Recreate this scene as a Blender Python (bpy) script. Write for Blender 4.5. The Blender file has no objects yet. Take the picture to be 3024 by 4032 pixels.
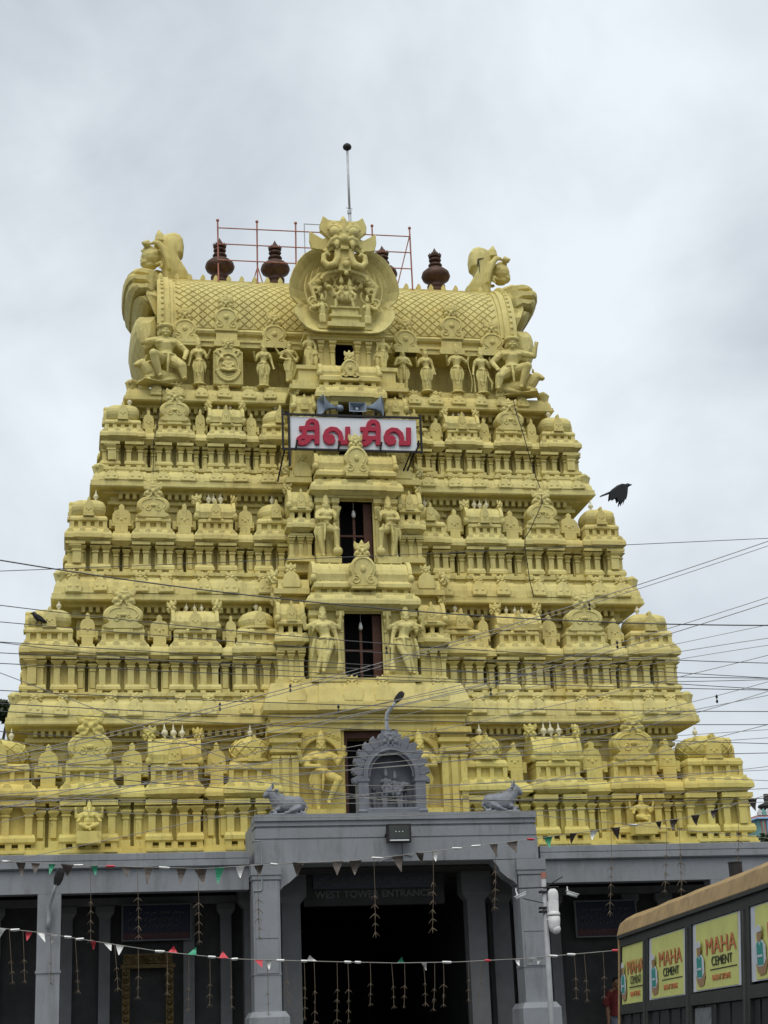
import bpy, bmesh, math, random
from mathutils import Vector, Matrix, Euler
random.seed(7)
R = math.radians
scene = bpy.context.scene
COL = scene.collection

# ------------------------------------------------------------------ camera, sky, sun, exposure
F_PX, IMG_W, IMG_H = 6658.0, 3024.0, 4032.0
PITCH, YAW, ROLL = R(17.744), R(10.855), R(2.2976)
CAM = Vector((-6.6755, -35.0, 1.6))
FWD = Vector((math.sin(YAW) * math.cos(PITCH), math.cos(YAW) * math.cos(PITCH), math.sin(PITCH)))
RT0 = Vector((math.cos(YAW), -math.sin(YAW), 0))
UP0 = RT0.cross(FWD)
RT = RT0 * math.cos(ROLL) - UP0 * math.sin(ROLL)
UP = RT0 * math.sin(ROLL) + UP0 * math.cos(ROLL)
cam_data = bpy.data.cameras.new('camera')
cam_data.sensor_fit = 'HORIZONTAL'
cam_data.sensor_width = 36.0
cam_data.lens = F_PX / IMG_W * 36.0
cam_data.clip_start = 0.1
cam_data.clip_end = 3000.0
cam = bpy.data.objects.new('camera', cam_data)
m3 = Matrix((RT, UP, -FWD)).transposed()
cam.matrix_world = Matrix.Translation(CAM) @ m3.to_4x4()
COL.objects.link(cam)
scene.camera = cam


def at(px, py, Y):
    """photo pixel (3024x4032) -> point on the vertical plane y=Y"""
    d = FWD * F_PX + RT * (px - IMG_W / 2) + UP * (IMG_H / 2 - py)
    return CAM + d * ((Y - CAM.y) / d.y)


def atv(x, y, Y):
    return at(x * 1.8228, y * 1.8228, Y)


SUN_EL, SUN_AZ = R(60), R(200)       # azimuth of the sun, clockwise from +y (behind the camera, a little left)
world = bpy.data.worlds.new('World')
scene.world = world
world.use_nodes = True
nt = world.node_tree
nt.nodes.clear()
N = nt.nodes.new
out = N('ShaderNodeOutputWorld')
bg = N('ShaderNodeBackground')
sky = N('ShaderNodeTexSky')
sky.sky_type = 'NISHITA'
sky.sun_disc = False
sky.sun_elevation = SUN_EL
sky.sun_rotation = SUN_AZ
sky.air_density = 1.0
sky.dust_density = 4.0
tc = N('ShaderNodeTexCoord')
mp = N('ShaderNodeMapping')
mp.inputs['Scale'].default_value = (1.0, 1.0, 1.15)
mp.inputs['Rotation'].default_value = (0.25, 0.35, 0.9)
n1 = N('ShaderNodeTexNoise')
n1.inputs['Scale'].default_value = 4.2
n1.inputs['Detail'].default_value = 6.0
n1.inputs['Roughness'].default_value = 0.52
n1.inputs['Distortion'].default_value = 0.25
ramp = N('ShaderNodeValToRGB')
ramp.color_ramp.elements[0].position = 0.36
ramp.color_ramp.elements[0].color = (3.32, 3.66, 3.98, 1)
ramp.color_ramp.elements[1].position = 0.64
ramp.color_ramp.elements[1].color = (4.95, 5.32, 5.65, 1)
mix = N('ShaderNodeMix')
mix.data_type = 'RGBA'
mix.inputs[0].default_value = 0.97          # cloud cover over the clear sky
L = nt.links.new
L(tc.outputs['Generated'], mp.inputs['Vector'])
L(mp.outputs['Vector'], n1.inputs['Vector'])
L(n1.outputs['Fac'], ramp.inputs['Fac'])
L(sky.outputs['Color'], mix.inputs[6])
L(ramp.outputs['Color'], mix.inputs[7])
L(mix.outputs[2], bg.inputs['Color'])
bg.inputs['Strength'].default_value = 0.1
L(bg.outputs['Background'], out.inputs['Surface'])

sun_d = bpy.data.lights.new('sun', 'SUN')
sun_d.energy = 1.1
sun_d.angle = R(50)
sun_d.color = (1.0, 0.955, 0.87)
sun = bpy.data.objects.new('sun', sun_d)
sdir = Vector((math.sin(SUN_AZ) * math.cos(SUN_EL), math.cos(SUN_AZ) * math.cos(SUN_EL), math.sin(SUN_EL)))
sun.rotation_euler = (-sdir).to_track_quat('-Z', 'Y').to_euler()
sun.location = (-20, -40, 60)
COL.objects.link(sun)

vs = scene.view_settings
vs.view_transform = 'Standard'
vs.look = 'None'
vs.exposure = 0.8
vs.gamma = 1.0
vs.use_curve_mapping = False
scene.cycles.max_bounces = 6
scene.cycles.diffuse_bounces = 4
scene.cycles.use_denoising = True

# ------------------------------------------------------------------ materials
MATS = {}


def mat(name, col, rough=0.7, var=0.12, scale=6.0, bump=0.15, bscale=40.0, metal=0.0, stain=None, stain_amt=0.0, spec=0.3, streak=False, emit=0, grime=0.0, patch=None):
    m = bpy.data.materials.new(name)
    m.use_nodes = True
    t = m.node_tree
    b = t.nodes['Principled BSDF']
    b.inputs['Roughness'].default_value = rough
    b.inputs['Metallic'].default_value = metal
    b.inputs['Specular IOR Level'].default_value = spec
    n = t.nodes.new
    l = t.links.new
    g = n('ShaderNodeNewGeometry')
    no = n('ShaderNodeTexNoise')
    no.inputs['Scale'].default_value = scale
    no.inputs['Detail'].default_value = 5
    l(g.outputs['Position'], no.inputs['Vector'])
    r = n('ShaderNodeMapRange')
    r.inputs['From Min'].default_value = 0.3
    r.inputs['From Max'].default_value = 0.7
    r.inputs['To Min'].default_value = 1 - var
    r.inputs['To Max'].default_value = 1 + var
    l(no.outputs['Fac'], r.inputs['Value'])
    mul = n('ShaderNodeMix')
    mul.data_type = 'RGBA'
    mul.blend_type = 'MULTIPLY'
    mul.inputs[0].default_value = 1
    mul.inputs[6].default_value = (*col, 1)
    l(r.outputs['Result'], mul.inputs[7])
    last = mul.outputs[2]
    if stain:
        s = n('ShaderNodeTexNoise')
        s.inputs['Scale'].default_value = 1.0
        s.inputs['Detail'].default_value = 7
        s.inputs['Roughness'].default_value = 0.65
        mpp = n('ShaderNodeMapping')
        mpp.inputs['Scale'].default_value = (3.5, 3.5, 0.7) if streak else (1.6, 1.6, 1.6)
        l(g.outputs['Position'], mpp.inputs['Vector'])
        l(mpp.outputs['Vector'], s.inputs['Vector'])
        rr = n('ShaderNodeMapRange')
        rr.inputs['From Min'].default_value = 0.52
        rr.inputs['From Max'].default_value = 0.78
        rr.inputs['To Max'].default_value = stain_amt
        l(s.outputs['Fac'], rr.inputs['Value'])
        mx = n('ShaderNodeMix')
        mx.data_type = 'RGBA'
        l(rr.outputs['Result'], mx.inputs[0])
        l(last, mx.inputs[6])
        mx.inputs[7].default_value = (*stain, 1)
        last = mx.outputs[2]
    if patch:            # broad faded or repainted areas
        s = n('ShaderNodeTexNoise')
        s.inputs['Scale'].default_value = 0.55
        s.inputs['Detail'].default_value = 4
        l(g.outputs['Position'], s.inputs['Vector'])
        rr = n('ShaderNodeMapRange')
        rr.inputs['From Min'].default_value = 0.42
        rr.inputs['From Max'].default_value = 0.66
        l(s.outputs['Fac'], rr.inputs['Value'])
        mx = n('ShaderNodeMix')
        mx.data_type = 'RGBA'
        mx.blend_type = 'MULTIPLY'
        l(rr.outputs['Result'], mx.inputs[0])
        l(last, mx.inputs[6])
        mx.inputs[7].default_value = (*patch, 1)
        last = mx.outputs[2]
    if grime:            # small mould spots and thin run marks
        s = n('ShaderNodeTexNoise')
        s.inputs['Scale'].default_value = 1.0
        s.inputs['Detail'].default_value = 8
        s.inputs['Roughness'].default_value = 0.72
        mpp = n('ShaderNodeMapping')
        mpp.inputs['Scale'].default_value = (11, 11, 2.6)
        l(g.outputs['Position'], mpp.inputs['Vector'])
        l(mpp.outputs['Vector'], s.inputs['Vector'])
        rr = n('ShaderNodeMapRange')
        rr.inputs['From Min'].default_value = 0.56
        rr.inputs['From Max'].default_value = 0.72
        rr.inputs['To Max'].default_value = grime
        l(s.outputs['Fac'], rr.inputs['Value'])
        mx = n('ShaderNodeMix')
        mx.data_type = 'RGBA'
        l(rr.outputs['Result'], mx.inputs[0])
        l(last, mx.inputs[6])
        mx.inputs[7].default_value = (col[0] * .38, col[1] * .34, col[2] * .34, 1)
        last = mx.outputs[2]
    l(last, b.inputs['Base Color'])
    if bump:
        bn = n('ShaderNodeTexNoise')
        bn.inputs['Scale'].default_value = bscale
        bn.inputs['Detail'].default_value = 3
        l(g.outputs['Position'], bn.inputs['Vector'])
        bp = n('ShaderNodeBump')
        bp.inputs['Strength'].default_value = bump
        bp.inputs['Distance'].default_value = 0.02
        l(bn.outputs['Fac'], bp.inputs['Height'])
        l(bp.outputs['Normal'], b.inputs['Normal'])
    if emit:
        b.inputs['Emission Color'].default_value = (*col, 1)
        b.inputs['Emission Strength'].default_value = emit
    MATS[name] = m
    return m


YEL = mat('yellow_stucco', (0.60, 0.53, 0.215), 0.75, 0.09, 2.6, 0.35, 26, stain=(0.34, 0.285, 0.11), stain_amt=0.8, streak=True, grime=.65, patch=(.97, .91, .80))
YEL0 = mat('deep_yellow_stucco', (0.585, 0.51, 0.165), 0.72, 0.09, 2.6, 0.35, 26, stain=(0.36, 0.28, 0.08), stain_amt=0.75, streak=True, grime=.65, patch=(.98, .90, .80))  # more saturated yellow, used on the lowest tier
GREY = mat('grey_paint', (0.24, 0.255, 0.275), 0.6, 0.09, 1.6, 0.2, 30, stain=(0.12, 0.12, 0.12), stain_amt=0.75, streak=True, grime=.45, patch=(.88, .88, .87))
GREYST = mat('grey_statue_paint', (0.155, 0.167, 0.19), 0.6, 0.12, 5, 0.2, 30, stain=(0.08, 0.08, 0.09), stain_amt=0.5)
DARKGREY = mat('shaded_grey_paint', (0.15, 0.155, 0.16), 0.7, 0.12, 3, 0.15, 30)  # grey paint with the porch shade mixed into its colour
DARK = mat('shaded_granite', (0.042, 0.042, 0.042), 0.85, 0.2, 3, 0.2, 20)  # near-black stone: the shade inside the porch is put into the colour
DARKWOOD = mat('brown_wood', (0.075, 0.028, 0.016), 0.55, 0.2, 8, 0.1, 40)
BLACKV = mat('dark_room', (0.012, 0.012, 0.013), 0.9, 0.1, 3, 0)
COPPER = mat('dark_copper', (0.078, 0.04, 0.028), 0.55, 0.35, 8, 0.5, 16, metal=0.25, stain=(0.04, 0.02, 0.016), stain_amt=0.6)
REDPIPE = mat('red_primer_pipe', (0.36, 0.15, 0.115), 0.6, 0.2, 8, 0)
STEEL = mat('galvanised_steel', (0.42, 0.44, 0.46), 0.5, 0.1, 10, 0, metal=0.3)
BLACK = mat('black_iron', (0.018, 0.016, 0.016), 0.6, 0.2, 10, 0)
WHITE = mat('white_board', (0.66, 0.69, 0.72), 0.5, 0.04, 2, 0)
RED = mat('crimson_letter', (0.36, 0.018, 0.045), 0.5, 0.06, 5, 0)
HORN = mat('grey_horn_metal', (0.22, 0.27, 0.33), 0.45, 0.08, 6, 0, metal=0.2)
FEATHER = mat('black_feather', (0.012, 0.012, 0.014), 0.5, 0.3, 30, 0)
WIRE = mat('dull_wire', (0.085, 0.085, 0.085), 0.6, 0.2, 4, 0)
WIREL = mat('pale_wire', (0.26, 0.25, 0.23), 0.5, 0.2, 4, 0)
STRAW = mat('dry_straw', (0.13, 0.10, 0.07), 0.9, 0.25, 20, 0)
TRUNK = mat('bark', (0.09, 0.065, 0.045), 0.9, 0.25, 10, 0.3, 20)
LEAF = mat('green_leaf', (0.035, 0.06, 0.022), 0.6, 0.4, 3, 0)
ASPH = mat('asphalt', (0.05, 0.05, 0.05), 0.9, 0.2, 4, 0.3, 60)
PAVE = mat('pavement_concrete', (0.25, 0.24, 0.22), 0.9, 0.15, 3, 0.3, 40)

# ------------------------------------------------------------------ mesh builder


class MB:
    def __init__(s):
        s.v = []
        s.f = []

    def add(s, vs_, fs):
        n = len(s.v)
        s.v += [tuple(p) for p in vs_]
        s.f += [tuple(i + n for i in f) for f in fs]

    def box(s, x0, x1, y0, y1, z0, z1):
        s.rl([(x0, x1, y0, y1, z0), (x0, x1, y0, y1, z1)])

    def rl(s, lv):
        """stack of rectangles (x0,x1,y0,y1,z)"""
        vv = []
        ff = []
        for (a, b, c, d, z) in lv:
            vv += [(a, c, z), (b, c, z), (b, d, z), (a, d, z)]
        for i in range(len(lv) - 1):
            for k in range(4):
                k2 = (k + 1) % 4
                ff.append((i * 4 + k, i * 4 + k2, i * 4 + 4 + k2, i * 4 + 4 + k))
        ff.append((3, 2, 1, 0))
        n = (len(lv) - 1) * 4
        ff.append((n, n + 1, n + 2, n + 3))
        s.add(vv, ff)

    def loft(s, rings, cap=True, closed=True):
        n = len(rings[0])
        vv = [p for r in rings for p in r]
        ff = []
        for i in range(len(rings) - 1):
            for k in range(n if closed else n - 1):
                k2 = (k + 1) % n
                ff.append((i * n + k, i * n + k2, (i + 1) * n + k2, (i + 1) * n + k))
        if cap:
            ff.append(tuple(range(n - 1, -1, -1)))
            ff.append(tuple((len(rings) - 1) * n + k for k in range(n)))
        s.add(vv, ff)

    def plate(s, pts, y0, y1, inset=0.0, c=None):
        """outline in xz, front at y0, back at y1, pillowed front edge"""
        if c is None:
            c = (sum(p[0] for p in pts) / len(pts), sum(p[1] for p in pts) / len(pts))
        rings = [[(p[0], y1, p[1]) for p in pts]]
        if inset:
            rings.append([(p[0], y0 + inset, p[1]) for p in pts])
            mx = max(max(abs(p[0] - c[0]), abs(p[1] - c[1])) for p in pts)
            k = 1 - inset / mx
            rings.append([(c[0] + (p[0] - c[0]) * k, y0, c[1] + (p[1] - c[1]) * k) for p in pts])
        else:
            rings.append([(p[0], y0, p[1]) for p in pts])
        s.loft(rings)

    def lathe(s, prof, cx=0, cy=0, n=16, p=2.0, sx=1, sy=1, a0=0.0):
        rings = []
        for (r, z) in prof:
            ring = []
            for k in range(n):
                a = a0 + 2 * math.pi * k / n
                c, q = math.cos(a), math.sin(a)
                if p != 2.0:
                    c = math.copysign(abs(c) ** (2 / p), c)
                    q = math.copysign(abs(q) ** (2 / p), q)
                ring.append((cx + r * c * sx, cy + r * q * sy, z))
            rings.append(ring)
        s.loft(rings)

    def tube(s, pts, rad, n=8):
        pts = [Vector(p) for p in pts]
        if not isinstance(rad, (list, tuple)):
            rad = [rad] * len(pts)
        rings = []
        prev = None
        for i, p in enumerate(pts):
            if i == 0:
                t = pts[1] - p
            elif i == len(pts) - 1:
                t = p - pts[i - 1]
            else:
                t = (pts[i + 1] - p).normalized() + (p - pts[i - 1]).normalized()
            t.normalize()
            if prev is None:
                ref = Vector((0, 0, 1)) if abs(t.z) < 0.9 else Vector((1, 0, 0))
                u = t.cross(ref).normalized()
            else:
                u = (prev - t * prev.dot(t)).normalized()
            prev = u
            w = t.cross(u)
            rings.append([p + (u * math.cos(2 * math.pi * k / n) + w * math.sin(2 * math.pi * k / n)) * rad[i] for k in range(n)])
        s.loft(rings)

    def ell(s, c, r, nu=12, nv=7, M=None):
        if not isinstance(r, (list, tuple)):
            r = (r, r, r)
        rings = []
        for j in range(nv):
            ph = -math.pi / 2 + math.pi * (j + 0.5) / nv
            ring = []
            for k in range(nu):
                a = 2 * math.pi * k / nu
                v = Vector((r[0] * math.cos(ph) * math.cos(a), r[1] * math.cos(ph) * math.sin(a), r[2] * math.sin(ph)))
                if M:
                    v = M @ v
                ring.append(Vector(c) + v)
            rings.append(ring)
        s.loft(rings)

    def merge(s, o, M=None):
        s.add([(M @ Vector(p)) if M else p for p in o.v], o.f)

    def mesh(s, name='mesh', material=None, smooth=False):
        me = bpy.data.meshes.new(name)
        me.from_pydata(s.v, [], s.f)
        bm = bmesh.new()
        bm.from_mesh(me)
        bmesh.ops.recalc_face_normals(bm, faces=bm.faces)
        bm.to_mesh(me)
        bm.free()
        if material:
            me.materials.append(material)
        if smooth:
            me.shade_smooth()
        return me


def remeshed(mb, name, material, voxel, smooth_it=2, decimate=None):
    """fuse the overlapping volumes of a builder into one continuous surface"""
    me = mb.mesh(name)
    ob = bpy.data.objects.new('tmp', me)
    COL.objects.link(ob)
    md = ob.modifiers.new('r', 'REMESH')
    md.mode = 'VOXEL'
    md.voxel_size = voxel
    if smooth_it:
        sm = ob.modifiers.new('s', 'SMOOTH')
        sm.factor = 0.5
        sm.iterations = smooth_it
    if decimate:
        dm = ob.modifiers.new('d', 'DECIMATE')
        dm.ratio = decimate
    dg = bpy.context.evaluated_depsgraph_get()
    res = bpy.data.meshes.new_from_object(ob.evaluated_get(dg))
    res.name = name
    bpy.data.objects.remove(ob)
    bpy.data.meshes.remove(me)
    res.materials.clear()
    res.materials.append(material)
    res.shade_smooth()
    return res


def obj(name, me, parent=None, loc=(0, 0, 0), rot=(0, 0, 0), sc=(1, 1, 1)):
    o = bpy.data.objects.new(name, me)
    COL.objects.link(o)
    o.parent = parent
    o.location = loc
    o.rotation_euler = rot
    o.scale = sc if isinstance(sc, (tuple, list)) else (sc, sc, sc)
    return o


def tag(o, label, cat, group=None, kind=None):
    o['label'] = label
    o['category'] = cat
    if group:
        o['group'] = group
    if kind:
        o['kind'] = kind
    return o


def thing(name, label, cat, loc=(0, 0, 0), group=None, rot=(0, 0, 0)):
    o = obj(name, None, None, loc, rot)
    return tag(o, label, cat, group)


def wpart(mb, name, material, root, smooth=False):
    """a part modelled in world coordinates under an unrotated root"""
    return obj(name, mb.mesh(name, material, smooth), root, tuple(-root.location))


def structure(name, mb, material):
    o = obj(name, mb.mesh(name, material))
    o['kind'] = 'structure'
    return o


def circ(cx, cz, r, n=20, a0=0, a1=360, rz=None):
    rz = rz or r
    return [(cx + r * math.cos(R(a0 + (a1 - a0) * k / n)), cz + rz * math.sin(R(a0 + (a1 - a0) * k / n))) for k in range(n + (0 if a1 - a0 == 360 else 1))]


def spiral(cx, cz, r0, r1, turns, a0, y, n=24, flip=1):
    return [(cx + flip * (r0 + (r1 - r0) * k / n) * math.cos(R(a0 + 360 * turns * k / n)), y, cz + (r0 + (r1 - r0) * k / n) * math.sin(R(a0 + 360 * turns * k / n))) for k in range(n + 1)]

# ------------------------------------------------------------------ the ground
g = MB()
g.box(-400, 400, -400, 600, -0.3, 0.0)
structure('street_ground', g, ASPH)

# ------------------------------------------------------------------ the tower
YC = 6.4                       # axis of the tower
TW = thing('temple_tower', 'tall yellow tiered temple gateway tower covered in miniature shrines and pilasters', 'tower', (0, YC, 0))
TIER = [
    dict(w=9.11, y=2.55, b0=6.21, b1=6.40, s=6.84, c=7.00, a=7.11, k0=7.22, k1=7.53, p0=7.75, p1=7.94, r=8.53, f=8.86, low=5.70,
         bw=.66, cw=.86, cx=[2.68, 3.46, 4.41, 5.33, 6.27, 7.17, 8.25], pw=.155, m=YEL0),
    dict(w=7.89, y=3.28, b0=9.72, b1=9.87, s=10.32, c=10.44, a=10.51, k0=10.58, k1=10.90, p0=11.05, p1=11.20, r=11.68, f=11.88, low=9.30,
         bw=.62, cw=.67, cx=[2.42, 3.05, 3.89, 4.70, 5.55, 6.36, 7.21], pw=.145, m=YEL),
    dict(w=6.93, y=3.86, b0=12.74, b1=12.90, s=13.24, c=13.36, a=13.43, k0=13.50, k1=13.80, p0=13.94, p1=14.09, r=14.54, f=14.82, low=12.30,
         bw=.53, cw=.56, cx=[1.92, 2.62, 3.34, 4.08, 4.84, 5.59, 6.37], pw=.125, m=YEL),
    dict(w=6.13, y=4.34, b0=15.55, b1=15.67, s=15.97, c=16.07, a=16.14, k0=16.26, k1=16.52, p0=16.62, p1=16.75, r=17.20, f=17.36, low=15.20,
         bw=.50, cw=.56, cx=[1.72, 2.37, 3.02, 3.65, 4.30, 4.92, 5.57], pw=.11, m=YEL),
]
SLAB = [   # half width, front y, bottom, fascia top, curve top, band top
    (8.15, 3.13, 8.90, 9.05, 9.44, 9.70),
    (7.21, 3.69, 11.94, 12.08, 12.47, 12.72),
    (6.35, 4.21, 14.93, 15.07, 15.33, 15.53),
    (5.56, 4.68, 17.38, 17.47, 17.75, 17.86),
]


def rect(hw, yf, z):           # rectangle around the tower axis with its front at yf
    return (-hw, hw, yf, 2 * YC - yf, z)


# little fanged mask used as a crown and on the cornices (about 1 wide, 1 high, base at z=0)
mk = MB()
mk.ell((0, .02, .40), (.30, .2, .32))
for sx in (-1, 1):
    mk.ell((sx * .16, -.15, .50), (.13, .11, .12))
    mk.tube([(sx * .04, -.2, .62), (sx * .17, -.2, .66), (sx * .3, -.14, .56)], [.05, .06, .04], 6)
    mk.plate([(sx * .12, .45), (sx * .42, .50), (sx * .50, .72), (sx * .44, .98), (sx * .30, .86), (sx * .12, .80)], -.07, .08)
    mk.ell((sx * .32, -.1, .30), (.15, .12, .12))
    mk.ell((sx * .42, -.06, .20), (.09, .1, .08))
    mk.tube([(sx * .1, -.2, .24), (sx * .12, -.24, .06)], [.055, .025], 6)
    mk.ell((sx * .2, -.04, .06), (.2, .14, .12))
mk.ell((0, -.22, .36), (.09, .09, .12))
mk.tube([(0, 0, .62), (0, -.03, .84), (0, -.02, 1.04)], [.16, .15, .03], 8)
MASK = {m.name: remeshed(mk, 'mask', m, .04, 1) for m in (YEL, YEL0)}
mk2 = MB()                     # small finial
mk2.lathe([(.05, 0), (.09, .04), (.06, .12), (.2, .32), (.22, .42), (.15, .55), (.06, .62), (.09, .7), (.05, .78), (.01, 1.0)], n=10)
FINIAL = mk2.mesh('finial', mat('pale_yellow_stucco', (0.62, 0.58, 0.40), 0.7, 0.08, 5, 0.1, 30), True)


def plaque_outline(h, ht):
    """round shouldered niche outline with a knob, base at z=0"""
    left = [(-h, 0), (-h * 1.02, .12 * ht), (-h, .3 * ht), (-h * .95, .5 * ht), (-h * .7, .66 * ht), (-h * .32, .72 * ht), (-h * .26, .80 * ht), (-h * .3, .88 * ht), (-h * .16, .96 * ht)]
    return left + [(0, ht)] + [(-x, z) for x, z in reversed(left)]


def pilaster_mesh(T):
    k = ('pil', T['w'])
    if k in CACHE:
        return CACHE[k]
    m = MB()
    h = T['pw'] / 2
    s0, s1, c, a = T['b1'], T['s'], T['c'], T['a']
    m.rl([(-h, h, 0, .2, s0), (-h, h, 0, .2, s1 - .05), (-h * 1.3, h * 1.3, -.03, .2, s1 - .05), (-h * 1.3, h * 1.3, -.03, .2, s1 - .015),
          (-h * .9, h * .9, 0, .2, s1), (-h * 1.0, h * 1.0, -.01, .2, s1 + .01), (-h * 1.95, h * 1.95, -.10, .2, (s1 + c) / 2 + .02), (-h * 1.95, h * 1.95, -.10, .2, c - .025),
          (-h * 1.2, h * 1.2, -.04, .2, c - .025), (-h * 1.2, h * 1.2, -.04, .2, c)])
    CACHE[k] = m.mesh('pilaster', T['m'])
    return CACHE[k]


CACHE = {}
JIT = random.Random(11)      # hand-made irregularity between repeated pieces


def kapota_mb(m, bw, y0, y1, k0, k1, step=True):
    """overhanging cornice with an S-shaped front"""
    H = k1 - k0

    def prof(hw, off):
        return [(-hw + .16, hw - .16, y0 + .16 - off, y1, k0 - .09), (-hw + .05, hw - .05, y0 + .05 - off, y1, k0 - .01), (-hw, hw, y0 - off, y1, k0),
                (-hw, hw, y0 - off, y1, k0 + .3 * H), (-hw + .015, hw - .015, y0 + .015 - off, y1, k0 + .45 * H), (-hw + .05, hw - .05, y0 + .05 - off, y1, k0 + .65 * H),
                (-hw + .11, hw - .11, y0 + .11 - off, y1, k0 + .8 * H), (-hw + .12, hw - .12, y0 + .12 - off, y1, k0 + .8 * H + .01), (-hw + .12, hw - .12, y0 + .12 - off, y1, k1)]
    m.rl(prof(bw, 0))
    if step:
        m.rl([(a, b, c, d, z + .004) for (a, b, c, d, z) in prof(bw * .62, .035)])


def disc_mesh(T):
    k = ('disc', T['w'])
    if k not in CACHE:
        m = MB()
        r = T['bw'] * .13
        m.plate(circ(0, 0, r, 14), -.028, .03, .012)
        CACHE[k] = m.mesh('disc', T['m'])
    return CACHE[k]


def bay_meshes(T, kind):
    k = ('bay', T['w'], kind)
    if k in CACHE:
        return CACHE[k]
    M_ = T['m']
    bw = T['cw'] if kind == 'kuta' else T['bw']
    dep = 2 * bw if kind == 'kuta' else 1.0
    P = {}
    k0, k1, p0, p1, r = T['k0'], T['k1'], T['p0'], T['p1'], T['r']
    # wall with its plinth blocks and lintel
    m = MB()
    iw = bw - .15
    for sx in (-1, 1):
        a, b = sorted((sx * .045, sx * iw))
        m.box(a, b, .36, dep - .36, T['low'], k0 - .05)
    m.box(-iw + .05, iw - .05, min(.8, dep * .48), dep - .4 if kind == 'kuta' else dep, T['low'], k0 - .05)
    P['bay_wall'] = m.mesh('bay_wall', M_)
    for sx in (-1, 1):
        m = MB()
        a, b = sorted((sx * .05, sx * (bw - .02)))
        h = T['b1'] - T['b0']
        o = .06
        m.rl([(a + .03, b - .03, .1 + .05, dep - .15, T['b0'] - .02), (a - .012 if sx > 0 else a, b if sx > 0 else b + .012, .1, dep - .1, T['b0'] + .02), (a, b, .1, dep - .1, T['b0'] + .55 * h),
              (a + .02, b - .02, .15, dep - .15, T['b1'] - .02), (a + .02, b - .02, .15, dep - .15, T['b1'])])
        P.setdefault('base_moulding', []).append(m.mesh('base_moulding', M_))
        m = MB()
        m.box(a + .005, b - .02, .05, dep - .05, T['c'] + .002, T['a'])
        m.box(a + .06, b - .1, .16, dep - .16, T['a'] + .001, k0 - .06)
        P.setdefault('lintel', []).append(m.mesh('lintel', M_))
    m = MB()
    kapota_mb(m, bw, 0, dep, k0, k1)
    P['cornice'] = m.mesh('cornice', M_)
    # little blocks carrying the shrine
    m = MB()
    n = 5 if kind in ('shala', 'kuta') else 4
    sw = bw * .8
    for i in range(n):
        x = -sw + .06 + (2 * sw - .12) * i / (n - 1)
        m.box(x - .05, x + .05, .16, dep - .2, k1 - .01, p0 + .02)
    m.box(-sw + .08, sw - .08, .24, dep - .24, k1 - .02, p0 + .02)
    P['block_course'] = m.mesh('block_course', M_)
    m = MB()
    hp = p1 - p0
    for hw, off, dz in ((sw, 0, 0), (sw * .45, .03, .003)):
        m.rl([(-hw + .06, hw - .06, .14 - off + .06, dep - .14, p0 + dz), (-hw, hw, .14 - off, dep - .1, p0 + .03 + dz), (-hw, hw, .14 - off, dep - .1, p0 + .55 * hp + dz), (-hw + .04, hw - .04, .19 - off, dep - .14, p1 + dz)])
    P['shrine_base'] = m.mesh('shrine_base', M_)
    CACHE[k] = (P, bw, dep)
    return CACHE[k]


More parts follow.
